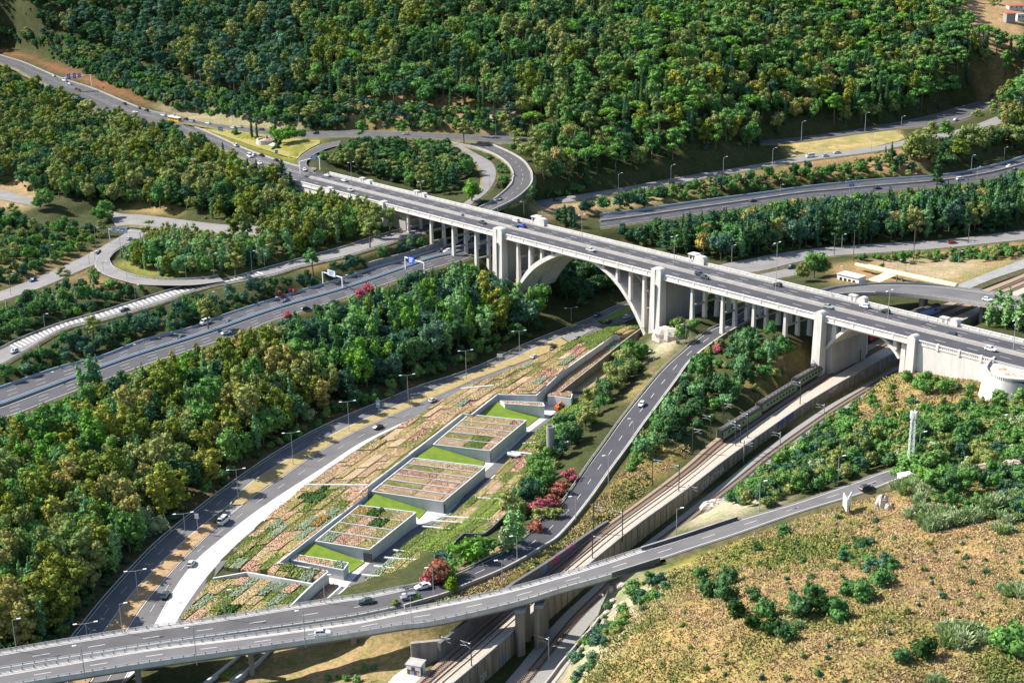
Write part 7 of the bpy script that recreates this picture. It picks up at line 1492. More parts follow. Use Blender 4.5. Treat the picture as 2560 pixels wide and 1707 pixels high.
# ---------------------------------------------------------------- where trees may stand
MK_W, MK_H = 640, 427; MASK = np.full((MK_H, MK_W), np.inf)     # distance to surfaces the photo shows open
def keep_clear(P3):
    P3 = np.asarray(P3, float); q = projn(P3); d = np.linalg.norm(P3 - np.array([0, 0, CH]), axis=1); i = (q[:, 0] / 4).astype(int); j = (q[:, 1] / 4).astype(int); k = (i >= 0) & (i < MK_W) & (j >= 0) & (j < MK_H)
    np.minimum.at(MASK, (j[k], i[k]), d[k])
def clear_ribbon(A, B, f0=.12, f1=.88, up=0):
    A = np.array([tuple(p) for p in resample(A, 400)]); B = np.array([tuple(p) for p in resample(B, 400)])
    for f in np.linspace(f0, f1, 9): k = A + (B - A) * f; k[:, 2] += up; keep_clear(k)
for nm, (A, B) in ROADS.items():
    f0, f1 = {'avenue_far': (.45, 1), 'motorway_far': (.2, 1), 'motorway_near': (0, .75), 'lower_bed': (0, .5), 'upper_bed': (.05, 1), 'cross_road': (.3, .9), 'ramp_spur': (.3, .9), 'right_avenue': (.35, .9), 'branch_road': (.1, .9), 'hill_road': (.05, .6)}.get(nm, (.1, .9))
    clear_ribbon(A, B, f0, f1)
for t_ in np.linspace(0, TEND, 500): keep_clear([V(t_, w, z) for w, z in ((-.3, 34.8), (-.3, 36), (3, 36.3), (8, 36.3), (12, 36.5), (18, 36.3), (24, 37.5))])
for (tc, h), z0 in ((PM1, 24), (PM2, 6), (PR1, 22), (PR2, 30), (PL1, 33), (PL2, 31)):
    for z in np.linspace(z0, 38, 40): keep_clear([V(tc + a * h, -1.6, z) for a in (-1, 0, 1)])
for t_ in np.linspace(TPR, TB, 60): keep_clear([V(t_, 0, z) for z in np.linspace(28.5, 36, 12)])
for t_ in np.linspace(2, PL1[0], 14): keep_clear([V(t_, -.2, z) for z in np.linspace(29, 35, 6)])
for E_ in (E1_,): keep_clear([V(t, 1, z - k) for t, z in E_ for k in (0, 1)])
keep_clear([P(x, y, 3) for x in range(440, 1520, 5) for y in range(820, 1570, 5) if inside1(x, y, ETAR_PX)])
keep_clear([p for p in rim]); keep_clear([P(x, y, 32) for x in range(1985, 2260, 5) for y in range(325, 395, 4) if inside1(x, y, [(1970,356),(2110,338),(2240,318),(2262,340),(2180,378),(1990,398)])])
keep_clear([P(x, y, 38.5) for x in range(480, 800, 5) for y in range(312, 402, 4) if inside1(x, y, [(490,318),(560,325),(700,345),(800,352),(800,366),(750,395),(700,390),(600,352)])])
keep_clear([P(x, y, 19) for x in range(2090, 2560, 6) for y in range(630, 720, 5) if inside1(x, y, [(2150,665),(2540,640),(2560,690),(2420,712),(2180,705)])])
keep_clear(np.array([tuple(p + Vector((0, 0, 1))) for p in UB]))
def blocked(p, h, r, tol=.05):
    """share of the crown's picture that would hide an open surface"""
    x, y = proj((p[0], p[1], p[2] + h * .58)); s = pxm((p[0], p[1], p[2] + h / 2)); rx, ry = max(1, r * s / 4), max(1, h * .42 * s * .95 / 4); cx, cy = x / 4, y / 4
    i0, i1, j0, j1 = int(max(0, cx - rx)), int(min(MK_W - 1, cx + rx)) + 1, int(max(0, cy - ry)), int(min(MK_H - 1, cy + ry)) + 1
    if i1 <= i0 or j1 <= j0: return False
    sub = MASK[j0:j1, i0:i1]; jj, ii = np.mgrid[j0:j1, i0:i1]; e = ((ii - cx) / rx) ** 2 + ((jj - cy) / ry) ** 2 < 1
    d = math.sqrt(p[0] ** 2 + p[1] ** 2 + (CH - p[2]) ** 2); return (sub[e] > d + 2).__and__(np.isfinite(sub[e])).sum() > tol * max(1, e.sum())
def near_road(x, y, mrg): return (np.hypot(rs[:, 0] - x, rs[:, 1] - y) - rs[:, 3]).min() < mrg
ov_pts = np.array([tuple(((a + b_) / 2)) + (((a - b_).length) / 2,) for A, B in (ROADS['overpass_left'], ROADS['overpass_right'], ROADS['curved_bridge']) for a, b_ in zip(A, B)])
def under_bridge(x, y):
    if (np.hypot(ov_pts[:, 0] - x, ov_pts[:, 1] - y) - ov_pts[:, 3]).min() < 2.5: return True
    t_ = (Vector((x, y, 0)) - Vector((VO.x, VO.y, 0))); return -6 < t_.dot(VA) < TEND and -3 < t_.dot(VN) < VW + 3
FB = 2.4
DK = [(.02, .045, .018), (.026, .055, .02), (.033, .066, .026), (.022, .05, .028)]; BL_ = [(.022, .048, .03), (.03, .062, .04), (.04, .075, .045)]; MID = [(.042, .09, .022), (.05, .105, .026), (.06, .11, .03), (.035, .08, .024)]
BRI = [(.052, .112, .018), (.062, .118, .02)]; YG = [(.2, .23, .04), (.25, .26, .05), (.17, .21, .04), (.14, .19, .035)]; TN = [(.3, .27, .085), (.28, .24, .1), (.34, .28, .085)]; OL = [(.085, .1, .03), (.1, .11, .038), (.07, .095, .03)]; PO = [(.07, .13, .045), (.09, .16, .06), (.06, .12, .05)]; SG = [(.28, .36, .18), (.32, .38, .2)]; RD = [(.36, .1, .12), (.27, .1, .07)]
TINT = [('bright green', BRI), ('dark green', DK), ('blue green', BL_), ('mid green', MID), ('yellow green', YG), ('rusty tan', TN), ('olive green', OL), ('fresh green', PO), ('grey green', SG), ('red flowered', RD)]
def _br(L): L[:] = [tuple(min(.5, q * FB) for q in c_) for c_ in L]
for _L in (DK, BL_, MID, BRI, OL, PO): _br(_L)
def tint(c_):
    for n, L in TINT:
        if c_ in L: return n
    return 'green'
rT = np.random.RandomState(11)
NC = 260000; CX = rT.uniform(-480, 480, NC); CY = rT.uniform(225, 1255, NC); CX[:30000] *= .32; CY[:30000] = 225 + (CY[:30000] - 225) * .17
jx = np.clip(np.searchsorted(gx, CX) - 1, 0, nx_ - 2); iy = np.clip(np.searchsorted(gy, CY) - 1, 0, ny_ - 2)
fu = (CX - gx[jx]) / (gx[jx + 1] - gx[jx]); fv = (CY - gy[iy]) / (gy[iy + 1] - gy[iy])
CZ = (Zg[iy, jx] * (1 - fu) + Zg[iy, jx + 1] * fu) * (1 - fv) + (Zg[iy + 1, jx] * (1 - fu) + Zg[iy + 1, jx + 1] * fu) * fv
CPX = projn(np.stack([CX, CY, CZ], 1)); CUSED = np.zeros(NC, bool)
TREES = []; HASH = {}
def place(sp, x, y, z, h, colr, zone, rot=None, wide=1.0):
    TREES.append((sp, x, y, z, h, wide, colr, zone)); HASH.setdefault((int(x // 8), int(y // 8)), []).append((x, y, NOM[sp][1] * h / NOM[sp][0] * wide))
def crowded(x, y, r, k):
    for a in (-1, 0, 1):
        for b_ in (-1, 0, 1):
            for (u, v, q) in HASH.get((int(x // 8) + a, int(y // 8) + b_), ()):
                if (u - x) ** 2 + (v - y) ** 2 < ((r + q) * k) ** 2: return True
    return False
ZPOLY = []
def zone(name, poly, mix, k=.62, n=9999, margin=1.5, scale=1, tol=.05, und=0):
    """mix: (species, weight, colours, low height, high height)"""
    poly = [(x * KD * scale, y * KD * scale) for x, y in poly]; ZPOLY.append((name, poly)); idx = np.where(inside(CPX, poly) & ~CUSED)[0]; rT.shuffle(idx); CUSED[idx] = True
    ws = np.array([m_[1] for m_ in mix], float); ws /= ws.sum(); cnt = 0; tries = 0
    for i in idx:
        if cnt >= n: break
        sp, _, cols, h0, h1 = mix[rT.choice(len(mix), p=ws)]; h = rT.uniform(h0, h1); wd = rT.uniform(.85, 1.2); r = NOM[sp][1] * h / NOM[sp][0] * wd; x, y, z = CX[i], CY[i], CZ[i]
        if crowded(x, y, r, k) or near_road(x, y, margin + (r * .25 if sp != 'shrub' else .3)) or under_bridge(x, y): continue
        if blocked((x, y, z), h, r, tol):
            h *= .6; r *= .6
            if blocked((x, y, z), h, r, tol): continue
        place(sp, x, y, z - .2, h, cols[rT.randint(len(cols))], name, wide=wd); cnt += 1
# hand-placed trees that stand out (photo base point, species, height)
def spot(x, y, sp, h, colr, zone_, wide=1.0):
    g_ = ground(x, y); place(sp, g_.x, g_.y, g_.z - .2, h, colr, zone_, wide=wide)
MONU = 'by the monument lawn'
for x, y, h, w in ((706, 362, 10.5, 1.35), (730, 356, 10, 1.25), (684, 345, 8, 1.0)): spot(x, y, 'broadleaf', h, BRI[0], MONU, w)
for x, y, h in ((630, 344, 12), (643, 343, 10), (690, 358, 14)): spot(x, y, 'cypress', h, DK[0], MONU)
spot(587, 336, 'shrub', 4.5, MID[0], MONU); spot(757, 349, 'broadleaf', 6.5, MID[3], MONU); spot(696, 372, 'shrub', 3, DK[1], MONU)
for x, y, h in ((800, 480, 15), (815, 492, 13)): pass
for x, y, h, w in ((708, 474, 16, 1.2), (728, 486, 12, 1.2)): spot(x, y, 'conifer', h, DK[0], 'at the viaduct end', w)
for x, y, sp, h, c_, w in ((1180, 508, 'broadleaf', 13, BRI[0], 1.0), (1332, 330, 'stone_pine', 12, BRI[1], 1.1)): spot(x, y, sp, h, c_, 'by the hillside ramp', w)
for x, y, sp, h, c_, w in ((230, 985, 'poplar', 17, PO[2], 1.5), (205, 990, 'poplar', 13, PO[0], 1.3), (247, 980, 'poplar', 14, PO[2], 1.3)): spot(x, y, sp, h, c_, 'beside the motorway', w)
for x, y, h in ((1225, 800, 20), (1250, 815, 15)): spot(x, y, 'eucalyptus', h, TN[0] if h < 18 else YG[1], 'below the left main pier', 1.1)
spot(1345, 800, 'broadleaf', 16, MID[1], 'below the main arch', 1.0)
spot(1290, 760, 'broadleaf', 13, TN[1], 'below the main arch', .8)
for x, y, h in ((945, 600, 17), (925, 622, 15), (975, 590, 14)): spot(x, y, 'pine', h, OL[2], 'under the left small arch', 1.1)
for x, y, sp, h in ((784, 690, 'pine', 13), (590, 700, 'pine', 13), (520, 830, 'pine', 15), (235, 860, 'pine', 12), (165, 720, 'pine', 10), (378, 610, 'pine', 12)): spot(x, y, sp, h, OL[0] if x != 784 else MID[3], 'beside the slip road')
for x, y, h in ((2342, 465, 17), (2228, 405, 12), (2212, 408, 10)): spot(x, y, 'conifer' if h > 15 else 'cypress', h, DK[1], 'above the right motorway', .9)
for x, y, h, w in ((2300, 405, 17, 1.2), (2275, 400, 14, 1.1), (2420, 380, 16, 1.2), (2530, 372, 17, 1.2)): spot(x, y, 'broadleaf', h, OL[0] if x < 2400 else OL[2], 'beside the roundabout', w)
for x, y, h, c_ in ((2035, 695, 12, MID[1]), (2050, 692, 10, DK[2]), (2062, 688, 9, TN[2]), (2005, 704, 9, OL[0])): spot(x, y, 'broadleaf', h, c_, 'behind the viaduct parapet')
for x, y, h in ((2490, 815, 15), (2515, 822, 16), (2545, 830, 15), (2470, 818, 11)): spot(x, y, 'poplar', h, PO[0], "behind the viaduct's right end", 1.6)
spot(1134, 1478, 'shrub', 4.2, (.12, .2, .02), "between the overpass arms", 1.0); spot(1042, 1503, 'shrub', 2.4, MID[0], "between the overpass arms"); spot(985, 1513, 'shrub', 2.2, OL[0], "between the overpass arms")
for x, y, h, c_ in ((1095, 1455, 6.5, RD[1]), (1115, 1450, 6, MID[1]), (1070, 1460, 4, RD[0]), (1175, 1405, 7.5, BRI[0]), (1205, 1395, 6.5, MID[0]), (1105, 1415, 5, BL_[1]), (1120, 1410, 4.5, BL_[0])): spot(x, y, 'shrub', h, c_, "below the lower terrace", 1.2)
for x, y, h, c_ in ((1358, 1285, 5, RD[0]), (1385, 1270, 4.5, RD[1]), (1380, 1295, 4, OL[0]), (1400, 1235, 4.5, RD[1]), (1425, 1200, 4, RD[0]), (1340, 1330, 4, RD[1]), (1345, 1300, 4, OL[1])): spot(x, y, 'shrub', h, c_, 'along the curving road', 1.3)
for x, y, h in ((1280, 1378, 14), (1300, 1362, 12), (1262, 1385, 9)): spot(x, y, 'poplar', h, PO[1] if h > 10 else SG[0], 'beside the terrace corner', 1.7)
for x, y, h in ((1800, 880, 3.5), (1725, 985, 3.2)): spot(x, y, 'shrub', h, RD[0], "on the railway bank", 1.3)
for x, y, h in ((905, 745, 5), (925, 730, 4.5), (700, 745, 3.5), (730, 735, 3.5), (716, 795, 3.2)): spot(x, y, 'shrub', h, RD[0], 'beside the motorway', 1.2)
# single bushes on the dry slope
for x, y, h in [(1752,1446,3.6),(1770,1490,5.2),(1815,1460,5.5),(1812,1500,5.2),(1845,1540,5),(1884,1500,3.6),(1910,1540,4.8),(1883,1566,4),(1923,1582,4.8),(1968,1600,4),(1995,1540,6),(2030,1498,4.6),(2060,1535,4.4),(2094,1552,5.4),(2118,1484,3.8),(2162,1500,5.4),(2200,1466,4.4),(1962,1340,4),(1892,1376,2.4),(2255,1652,4),(2310,1645,4.8),(2540,1640,7),(2510,1625,5)]:
    spot(x, y, 'shrub', h, [DK[1], DK[2], MID[3], (.03, .07, .02)][(x * 7 + y) % 4] if x < 2500 else MID[1], 'on the dry grass slope', 1.0)
for x, y, h in [(2380,1590,5),(2410,1600,5.5),(2430,1585,4.5),(2390,1610,4.5),(1975,1568,3),(2440,1600,4.5),(2520,1480,4),(2540,1490,4),(2330,1320,5),(2370,1310,5.5),(2410,1305,5.5),(2445,1300,5),(2290,1290,5),(2350,1290,5),(2310,1250,5.2),(2260,1215,5),(2285,1235,5),(2520,1300,4.5),(2480,1270,5),(2550,1250,5),(2500,1330,3.4),(2340,1700,3)]:
    for k in range(3): spot(x + (k - 1) * 17 + (y * 5 + k * 7) % 9, y + (k * 11 + x) % 17 - 8, 'reed', h * (.6 + .12 * ((x + k * 3) % 3)), (SG + [(.2, .28, .1)])[(x + k) % 3], 'on the dry grass slope', 1.0)
for x, y, h, c_ in [(2340,1230,8,MID[1]),(2375,1240,7,DK[2]),(2410,1235,7,MID[0]),(2315,1215,6,BRI[1]),(2440,1215,6,DK[1]),(2520,1205,6,DK[2]),(2550,1215,6,MID[3]),(2480,1175,6,OL[0]),(2300,1200,5,MID[1])]: spot(x, y, 'broadleaf', h, c_, 'around the lattice mast', 1.2)
spot(2138, 560, 'palm', 9, MID[1], "in the wood behind the viaduct"); spot(2205, 670, 'shrub', 3, MID[0], 'on the yard')
for x, y, sp, h in ((1296,388,'pine',15),(1318,402,'broadleaf',12),(1340,392,'pine',16),(1285,372,'shrub',4),(1268,352,'pine',12),(1362,380,'broadleaf',13),(2300,372,'broadleaf',12),(2330,362,'pine',14),(2365,350,'broadleaf',12),(2440,320,'pine',12),(2480,300,'pine',13),(1005,352,'pine',13),(905,356,'pine',13),(1160,362,'pine',15),(1195,345,'pine',11),(1070,352,'pine',12)): spot(x, y, sp, h, (OL + MID)[(x * 3) % 6], 'at the ramp end' if x < 1400 else 'around the roundabout', 1.1)
for x, y, h in ((108,512,9),(118,520,11),(96,524,8),(262,548,11),(248,556,9),(274,556,7)): spot(x, y, 'broadleaf', h, MID[x % 4], 'where the side roads meet', 1.1)
for x, y, h in ((2268,1186,5),(2290,1176,6),(2312,1172,6),(2252,1192,4),(2330,1168,7)): spot(x, y, 'shrub', h, MID[x % 3], 'where the climbing road vanishes', 1.3)
# zones, in the photo's own outline
HILLMIX_L = [('pine', 5, BL_ + DK[:2], 14.1, 21.8), ('broadleaf', 3, DK + BL_, 10.2, 16.6), ('eucalyptus', .5, OL, 16.6, 21.8), ('conifer', .4, DK, 12.8, 19.2)]
HILLMIX_M = [('pine', 4, DK + MID[:2] + OL[2:], 14.1, 21.8), ('broadleaf', 3.5, DK + MID + OL, 11.5, 17.9), ('eucalyptus', 1.6, OL + YG[2:], 16.6, 23.0), ('stone_pine', .5, BRI + MID, 11.5, 15.4), ('cypress', .5, DK, 14.1, 20.5)]
HILLMIX_R = [('pine', 4, MID + OL[2:] + BRI[:1], 14.1, 20.5), ('broadleaf', 3.5, MID + DK[2:] + OL, 11.5, 16.6), ('stone_pine', 1.4, BRI + MID, 11.5, 15.4), ('eucalyptus', 1, YG + OL, 15.4, 20.5), ('cypress', .5, DK, 14.1, 19.2), ('broadleaf', .25, TN, 10.2, 15.4)]
LOWSLOPE = [('shrub', 4, BL_ + DK + MID, 3.5, 6), ('broadleaf', 3, DK + BL_ + MID, 5.5, 9), ('pine', 1.5, BL_ + OL, 8, 13)]
zone("above the long road", [(-40,115),(30,122),(130,158),(230,196),(330,232),(440,258),(480,266),(600,276),(620,262),(470,215),(330,160),(200,110),(80,80),(-40,70)], LOWSLOPE, .42)
zone("behind the monument", [(500,268),(560,240),(720,230),(1000,262),(1190,278),(1230,330),(1190,308),(1000,300),(740,300),(620,288)], LOWSLOPE, .46)
zone("on the hill's left", [(-220,-100),(640,-100),(700,240),(560,250),(470,225),(330,170),(200,120),(80,90),(-60,80),(-220,60)], HILLMIX_L, .6)
zone("mid hill", [(640,-100),(1400,-100),(1400,300),(1240,330),(1200,285),(1000,275),(860,270),(720,290),(700,240)], HILLMIX_M, .6)
zone("on the hill's right", [(1400,-100),(2150,-100),(2190,30),(2240,120),(2230,190),(2195,240),(2060,272),(1960,290),(1840,280),(1820,320),(1700,345),(1600,368),(1560,375),(1420,410),(1260,420),(1240,340),(1400,300)], HILLMIX_R, .6)
zone("at the hill foot", [(1240,340),(1400,300),(1560,375),(1400,418),(1330,440),(1250,435)], HILLMIX_M, .6)
zone('on the far right of the hill', [(2240,100),(2400,130),(2400,270),(2290,268),(2230,240),(2260,190)], HILLMIX_R, .6)
zone('at the dry hilltop', [(2190,-60),(2330,-60),(2330,40),(2200,30)], [('pine', 2, OL, 9, 13), ('broadleaf', 2, OL + DK, 7, 10)], 1.0, 14)
zone("behind the viaduct's left end", [(735,330),(850,312),(930,318),(1050,330),(1085,372),(1090,400),(1050,425),(1030,450),(960,440),(900,418),(800,395),(735,370)], [('broadleaf', 4, DK + OL + MID, 9, 13), ('pine', 2, OL + DK, 10, 14), ('conifer', 1, DK, 11, 14)], .6)
zone('between the two ramps', [(1095,325),(1150,335),(1185,372),(1180,405),(1150,430),(1130,390)], [('pine', 3, OL + MID, 8, 12), ('shrub', 3, MID, 2, 4)], .7)
zone('beside the foot of the ramp', [(1200,455),(1240,435),(1330,440),(1400,450),(1260,470),(1235,478)], [('shrub', 3, DK + MID, 3, 5), ('broadleaf', 2, MID, 5, 8)], .7)
zone("below the terrace road", [(1420,440),(1560,432),(1700,418),(1860,392),(2010,370),(2170,350),(2200,400),(2060,410),(1900,430),(1760,440),(1600,460),(1440,470)], [('shrub', 5, DK + MID + OL, 2.5, 4.5), ('broadleaf', 3, DK + MID, 6, 9), ('pine', .6, OL, 8, 10)], .62, tol=.12)
zone('beside the roundabout', [(2080,330),(2180,300),(2352,260),(2400,300),(2352,350),(2260,370),(2160,375),(2090,372)], [('broadleaf', 3, OL + DK + YG[3:], 10, 15), ('eucalyptus', 1.5, OL + TN[:1], 13, 16)], .6, tol=.3)
WOODR = [('broadleaf', 4, DK + BL_ + MID, 10.0, 16.2), ('poplar', 1.2, PO[2:] + DK, 15.0, 21.2), ('conifer', 1, DK, 13.8, 18.8), ('eucalyptus', .8, OL + BL_, 15.0, 20.0), ('broadleaf', .3, TN, 11.2, 15.0)]
zone("in the wood behind the viaduct", [(1250,500),(1300,478),(1500,478),(1700,462),(1900,452),(2100,434),(2400,404),(2400,548),(2250,562),(2100,570),(1900,590),(1720,612),(1600,596),(1500,570),(1400,548),(1300,522)], WOODR, .58)
zone("along the right avenue", [(1960,600),(2010,588),(2160,582),(2352,570),(2400,575),(2352,600),(2100,605)], [('broadleaf', 3, MID + OL, 4, 6.5), ('shrub', 2, MID, 2, 4)], .8)
zone('left of the long road', [(-30,175),(60,178),(150,212),(240,268),(290,280),(350,300),(440,338),(530,380),(610,412),(690,448),(715,480),(640,520),(520,500),(300,470),(200,470),(120,450),(40,430),(-30,420)], [('broadleaf', 4, DK + MID + OL, 9, 14), ('eucalyptus', 2, YG[2:] + OL + YG[:1], 13, 18), ('pine', 2, DK + OL, 11, 15), ('conifer', .6, DK, 11, 15), ('cypress', .2, DK, 12, 14)], .54, tol=.2, margin=.3)
zone('above the loop road', [(300,520),(420,500),(540,505),(700,480),(745,470),(800,500),(880,520),(940,530),(900,558),(700,568),(560,560),(470,556),(400,575),(340,580)], [('eucalyptus', 3, YG + OL, 11, 15), ('broadleaf', 2, MID + YG, 8, 11), ('poplar', .6, PO, 10, 13)], .54, tol=.3)
zone('on the left of the side road', [(-30,500),(120,520),(240,530),(250,560),(200,590),(110,635),(-30,660)], [('shrub', 3, MID + DK + OL + BRI, 2.5, 5), ('broadleaf', 2, DK + MID, 6, 9), ('pine', .7, OL, 8, 11)], .75)
zone('inside the loop road', [(275,575),(330,560),(420,575),(560,566),(760,572),(880,566),(940,555),(960,565),(900,580),(760,605),(560,640),(430,640),(330,630),(280,600)], [('broadleaf', 4, MID + DK + PO, 8, 11), ('eucalyptus', 1.5, YG[2:] + PO, 10, 13), ('pine', 1, OL, 9, 12), ('poplar', .8, PO + SG, 9, 12)], .6)
zone("above the slip road", [(-30,740),(60,690),(200,650),(300,662),(440,672),(480,668),(430,692),(330,712),(200,745),(60,800),(-30,830)], [('broadleaf', 3, DK + MID, 5, 9), ('shrub', 3, MID + DK + BRI, 2, 4.5), ('poplar', .5, SG, 7, 10), ('pine', .6, OL, 8, 11)], .66)
zone("above the motorway", [(-30,900),(60,830),(180,770),(300,738),(430,710),(540,680),(660,656),(800,620),(900,588),(1000,560),(1000,585),(860,632),(640,700),(480,740),(250,815),(80,885)], [('broadleaf', 4, DK + BL_ + MID[3:], 5, 8.5), ('shrub', 2, DK + MID, 2.5, 4), ('poplar', .3, PO, 8, 11)], .6)
MIDWOOD = [('broadleaf', 5, DK + MID[:2] + BL_, 10.0, 16.2), ('poplar', .8, PO + BRI, 12.5, 18.8), ('eucalyptus', .8, PO[:2] + YG[3:] + BRI, 13.8, 18.8), ('conifer', .5, DK, 11.2, 16.2)]
LOWWOOD = [('eucalyptus', 4.2, YG + OL + TN[:1] + YG + BRI[:1] + MID[:1], 13.8, 20.0), ('broadleaf', 2.6, DK + MID + OL, 10.0, 15.0), ('eucalyptus', .45, TN, 13.8, 18.8), ('poplar', .5, PO, 12.5, 17.5), ('conifer', .3, DK, 12.5, 17.5), ('shrub', .5, SG, 5.0, 7.5)]
zone("in the wood below the motorway", [(640,748),(780,690),(900,660),(1010,620),(1080,590),(1140,570),(1190,650),(1300,690),(1330,700),(1260,740),(1150,775),(1000,835),(880,890),(790,930),(700,880),(640,800)], MIDWOOD, .56)
zone("in the wood beside the avenue", [(-60,1010),(60,960),(170,910),(300,845),(420,805),(540,770),(640,748),(640,800),(700,880),(790,930),(680,990),(560,1065),(470,1140),(390,1225),(310,1310),(240,1390),(180,1460),(140,1500),(-60,1510)], LOWWOOD, .56)
zone('in the shade beyond the main arch', [(1210,640),(1300,600),(1420,600),(1440,640),(1420,680),(1320,700),(1240,700)], [('broadleaf', 3, DK, 8, 12)], .6)
zone('beside the right main pier', [(1535,735),(1570,690),(1640,680),(1660,715),(1600,760),(1560,800)], [('shrub', 3, MID + OL, 3, 5), ('broadleaf', 2, OL + MID, 6, 8)], .65)
zone("beside the planted terrace", [(1500,800),(1480,828),(1440,880),(1390,935),(1350,985),(1300,1050),(1262,1120),(1215,1180),(1180,1215),(1160,1200),(1215,1120),(1250,1060),(1310,980),(1390,900),(1420,845),(1470,805)], [('broadleaf', 4, MID + OL + DK[2:], 7, 10), ('shrub', 3, MID + OL, 2.5, 4.5), ('poplar', .4, PO, 8, 10)], .5, tol=.55, margin=.3)
zone("on the bank above the railway", [(1720,738),(1800,750),(1880,745),(1870,790),(1800,860),(1700,920),(1620,975),(1560,1010),(1490,1060),(1440,1085),(1460,1020),(1480,970),(1530,890),(1570,835),(1640,775)], [('broadleaf', 3, MID[3:] + DK + PO[2:], 6, 9.5), ('poplar', .35, PO, 8, 10), ('shrub', 3, MID + OL + DK, 2.5, 4.5)], .58)
zone("on the railway verge", [(1200,1370),(1330,1270),(1420,1150),(1480,1085),(1530,1060),(1440,1150),(1340,1260),(1240,1345)], [('shrub', 1, OL + YG[3:], 1.0, 2.2)], 1.3)
zone('below the white retaining wall', [(2040,838),(2120,828),(2200,840),(2300,890),(2352,910),(2352,930),(2230,900),(2120,905),(2060,880),(1990,900),(1960,930),(1940,915),(1990,870)], [('shrub', 3, MID + OL, 3.5, 6.5), ('broadleaf', 1, OL + MID, 6, 8)], .66)
zone("on the clearing by the mast", [(1960,900),(2160,880),(2300,920),(2180,950),(2060,980),(1960,985)], [('shrub', 3, MID + OL + YG[3:], 2.2, 4.6)], 1.25)
zone("above the lower track", [(1640,1150),(1700,1090),(1780,1045),(1880,985),(1960,950),(2040,985),(2180,955),(2352,925),(2400,930),(2400,1060),(2280,1080),(2110,1075),(2060,1085),(1960,1105),(1840,1135),(1720,1165)], [('broadleaf', 4, MID + DK[2:] + OL, 4.5, 7.5), ('shrub', 4, MID + OL + DK[1:] + SG[:1], 3, 5)], .58)
zone('beside the climbing road', [(1620,1130),(1660,1115),(1720,1150),(1900,1120),(2010,1098),(1940,1130),(1760,1165),(1680,1160)], [('shrub', 4, OL + MID, 2.5, 4.5)], .7)
zone("atop the dry slope", [(2060,1110),(2200,1080),(2352,1060),(2400,1080),(2400,1180),(2300,1190),(2200,1180),(2110,1150)], [('shrub', 4, MID + OL + DK[2:], 2.5, 4.5), ('broadleaf', 1, MID, 5, 7)], 1.0)
zone('along the shaded avenue edge', [(180,1400),(250,1330),(400,1190),(560,1065),(700,980),(880,895),(1000,838),(1150,775),(1260,735),(1330,695),(1345,705),(1270,755),(1150,800),(1000,865),(880,925),(700,1010),(560,1098),(420,1215),(270,1365),(190,1450)], [('broadleaf', 3, DK + MID, 5, 8), ('shrub', 3, DK + MID + OL, 2.5, 4.5)], .55, tol=.5, margin=.4)
zone('in the green hollow of the slope', [(1905,1245),(1990,1235),(2050,1300),(2070,1345),(1990,1335),(1940,1300)], [('shrub', 1, MID + OL, .8, 1.6)], .7, 60)
zone('on the pale rocky bank', [(1400,1380),(1500,1310),(1560,1330),(1440,1440),(1330,1568),(1280,1568)], [('shrub', 1, OL + MID, 1, 2)], 1.5, 40)
zone('on the dry slope', [(1600,1300),(1900,1180),(2110,1160),(2352,1190),(2400,1568),(1500,1568)], [('shrub', 1, OL + DK[2:], .9, 1.7)], 2.2, 110)
zone('under the overpass', [(560,1480),(700,1470),(800,1500),(900,1510),(820,1568),(520,1568)], [('shrub', 1, MID + PO, 1.2, 2.5)], 1.0, 40)
def build_tree(sp, x, y, z, h, wide, colr, label, group):
    n_, cat = NAME[sp]; pr = PROTO[sp]; k = rT.randint(len(pr)); s = h / NOM[sp][0]
    r = bpy.data.objects.new(n_, None); COL.objects.link(r); r.location = (x, y, z); r.rotation_euler = (0, 0, rT.uniform(0, 6.28)); r.scale = (s * wide, s * wide, s)
    r['label'] = label; r['category'] = CATG.get(sp, 'tree'); r['group'] = group
    c_ = bpy.data.objects.new({'reed': 'blades', 'palm': 'fronds'}.get(sp, 'crown' if sp != 'shrub' else 'foliage'), pr[k][0]); COL.objects.link(c_); c_.parent = r; c_.color = (*colr, 1)
    t_ = bpy.data.objects.new('stem' if sp in ('reed', 'shrub') else 'trunk', pr[k][2]); COL.objects.link(t_); t_.parent = r
ORD = ['', 'first', 'second', 'third', 'fourth', 'fifth', 'sixth', 'seventh', 'eighth', 'ninth', 'tenth', 'eleventh', 'twelfth']
def ordn(i):
    if i < 13: return ORD[i]
    return str(i) + ('th' if 10 < i % 100 < 14 else {1: 'st', 2: 'nd', 3: 'rd'}.get(i % 10, 'th'))
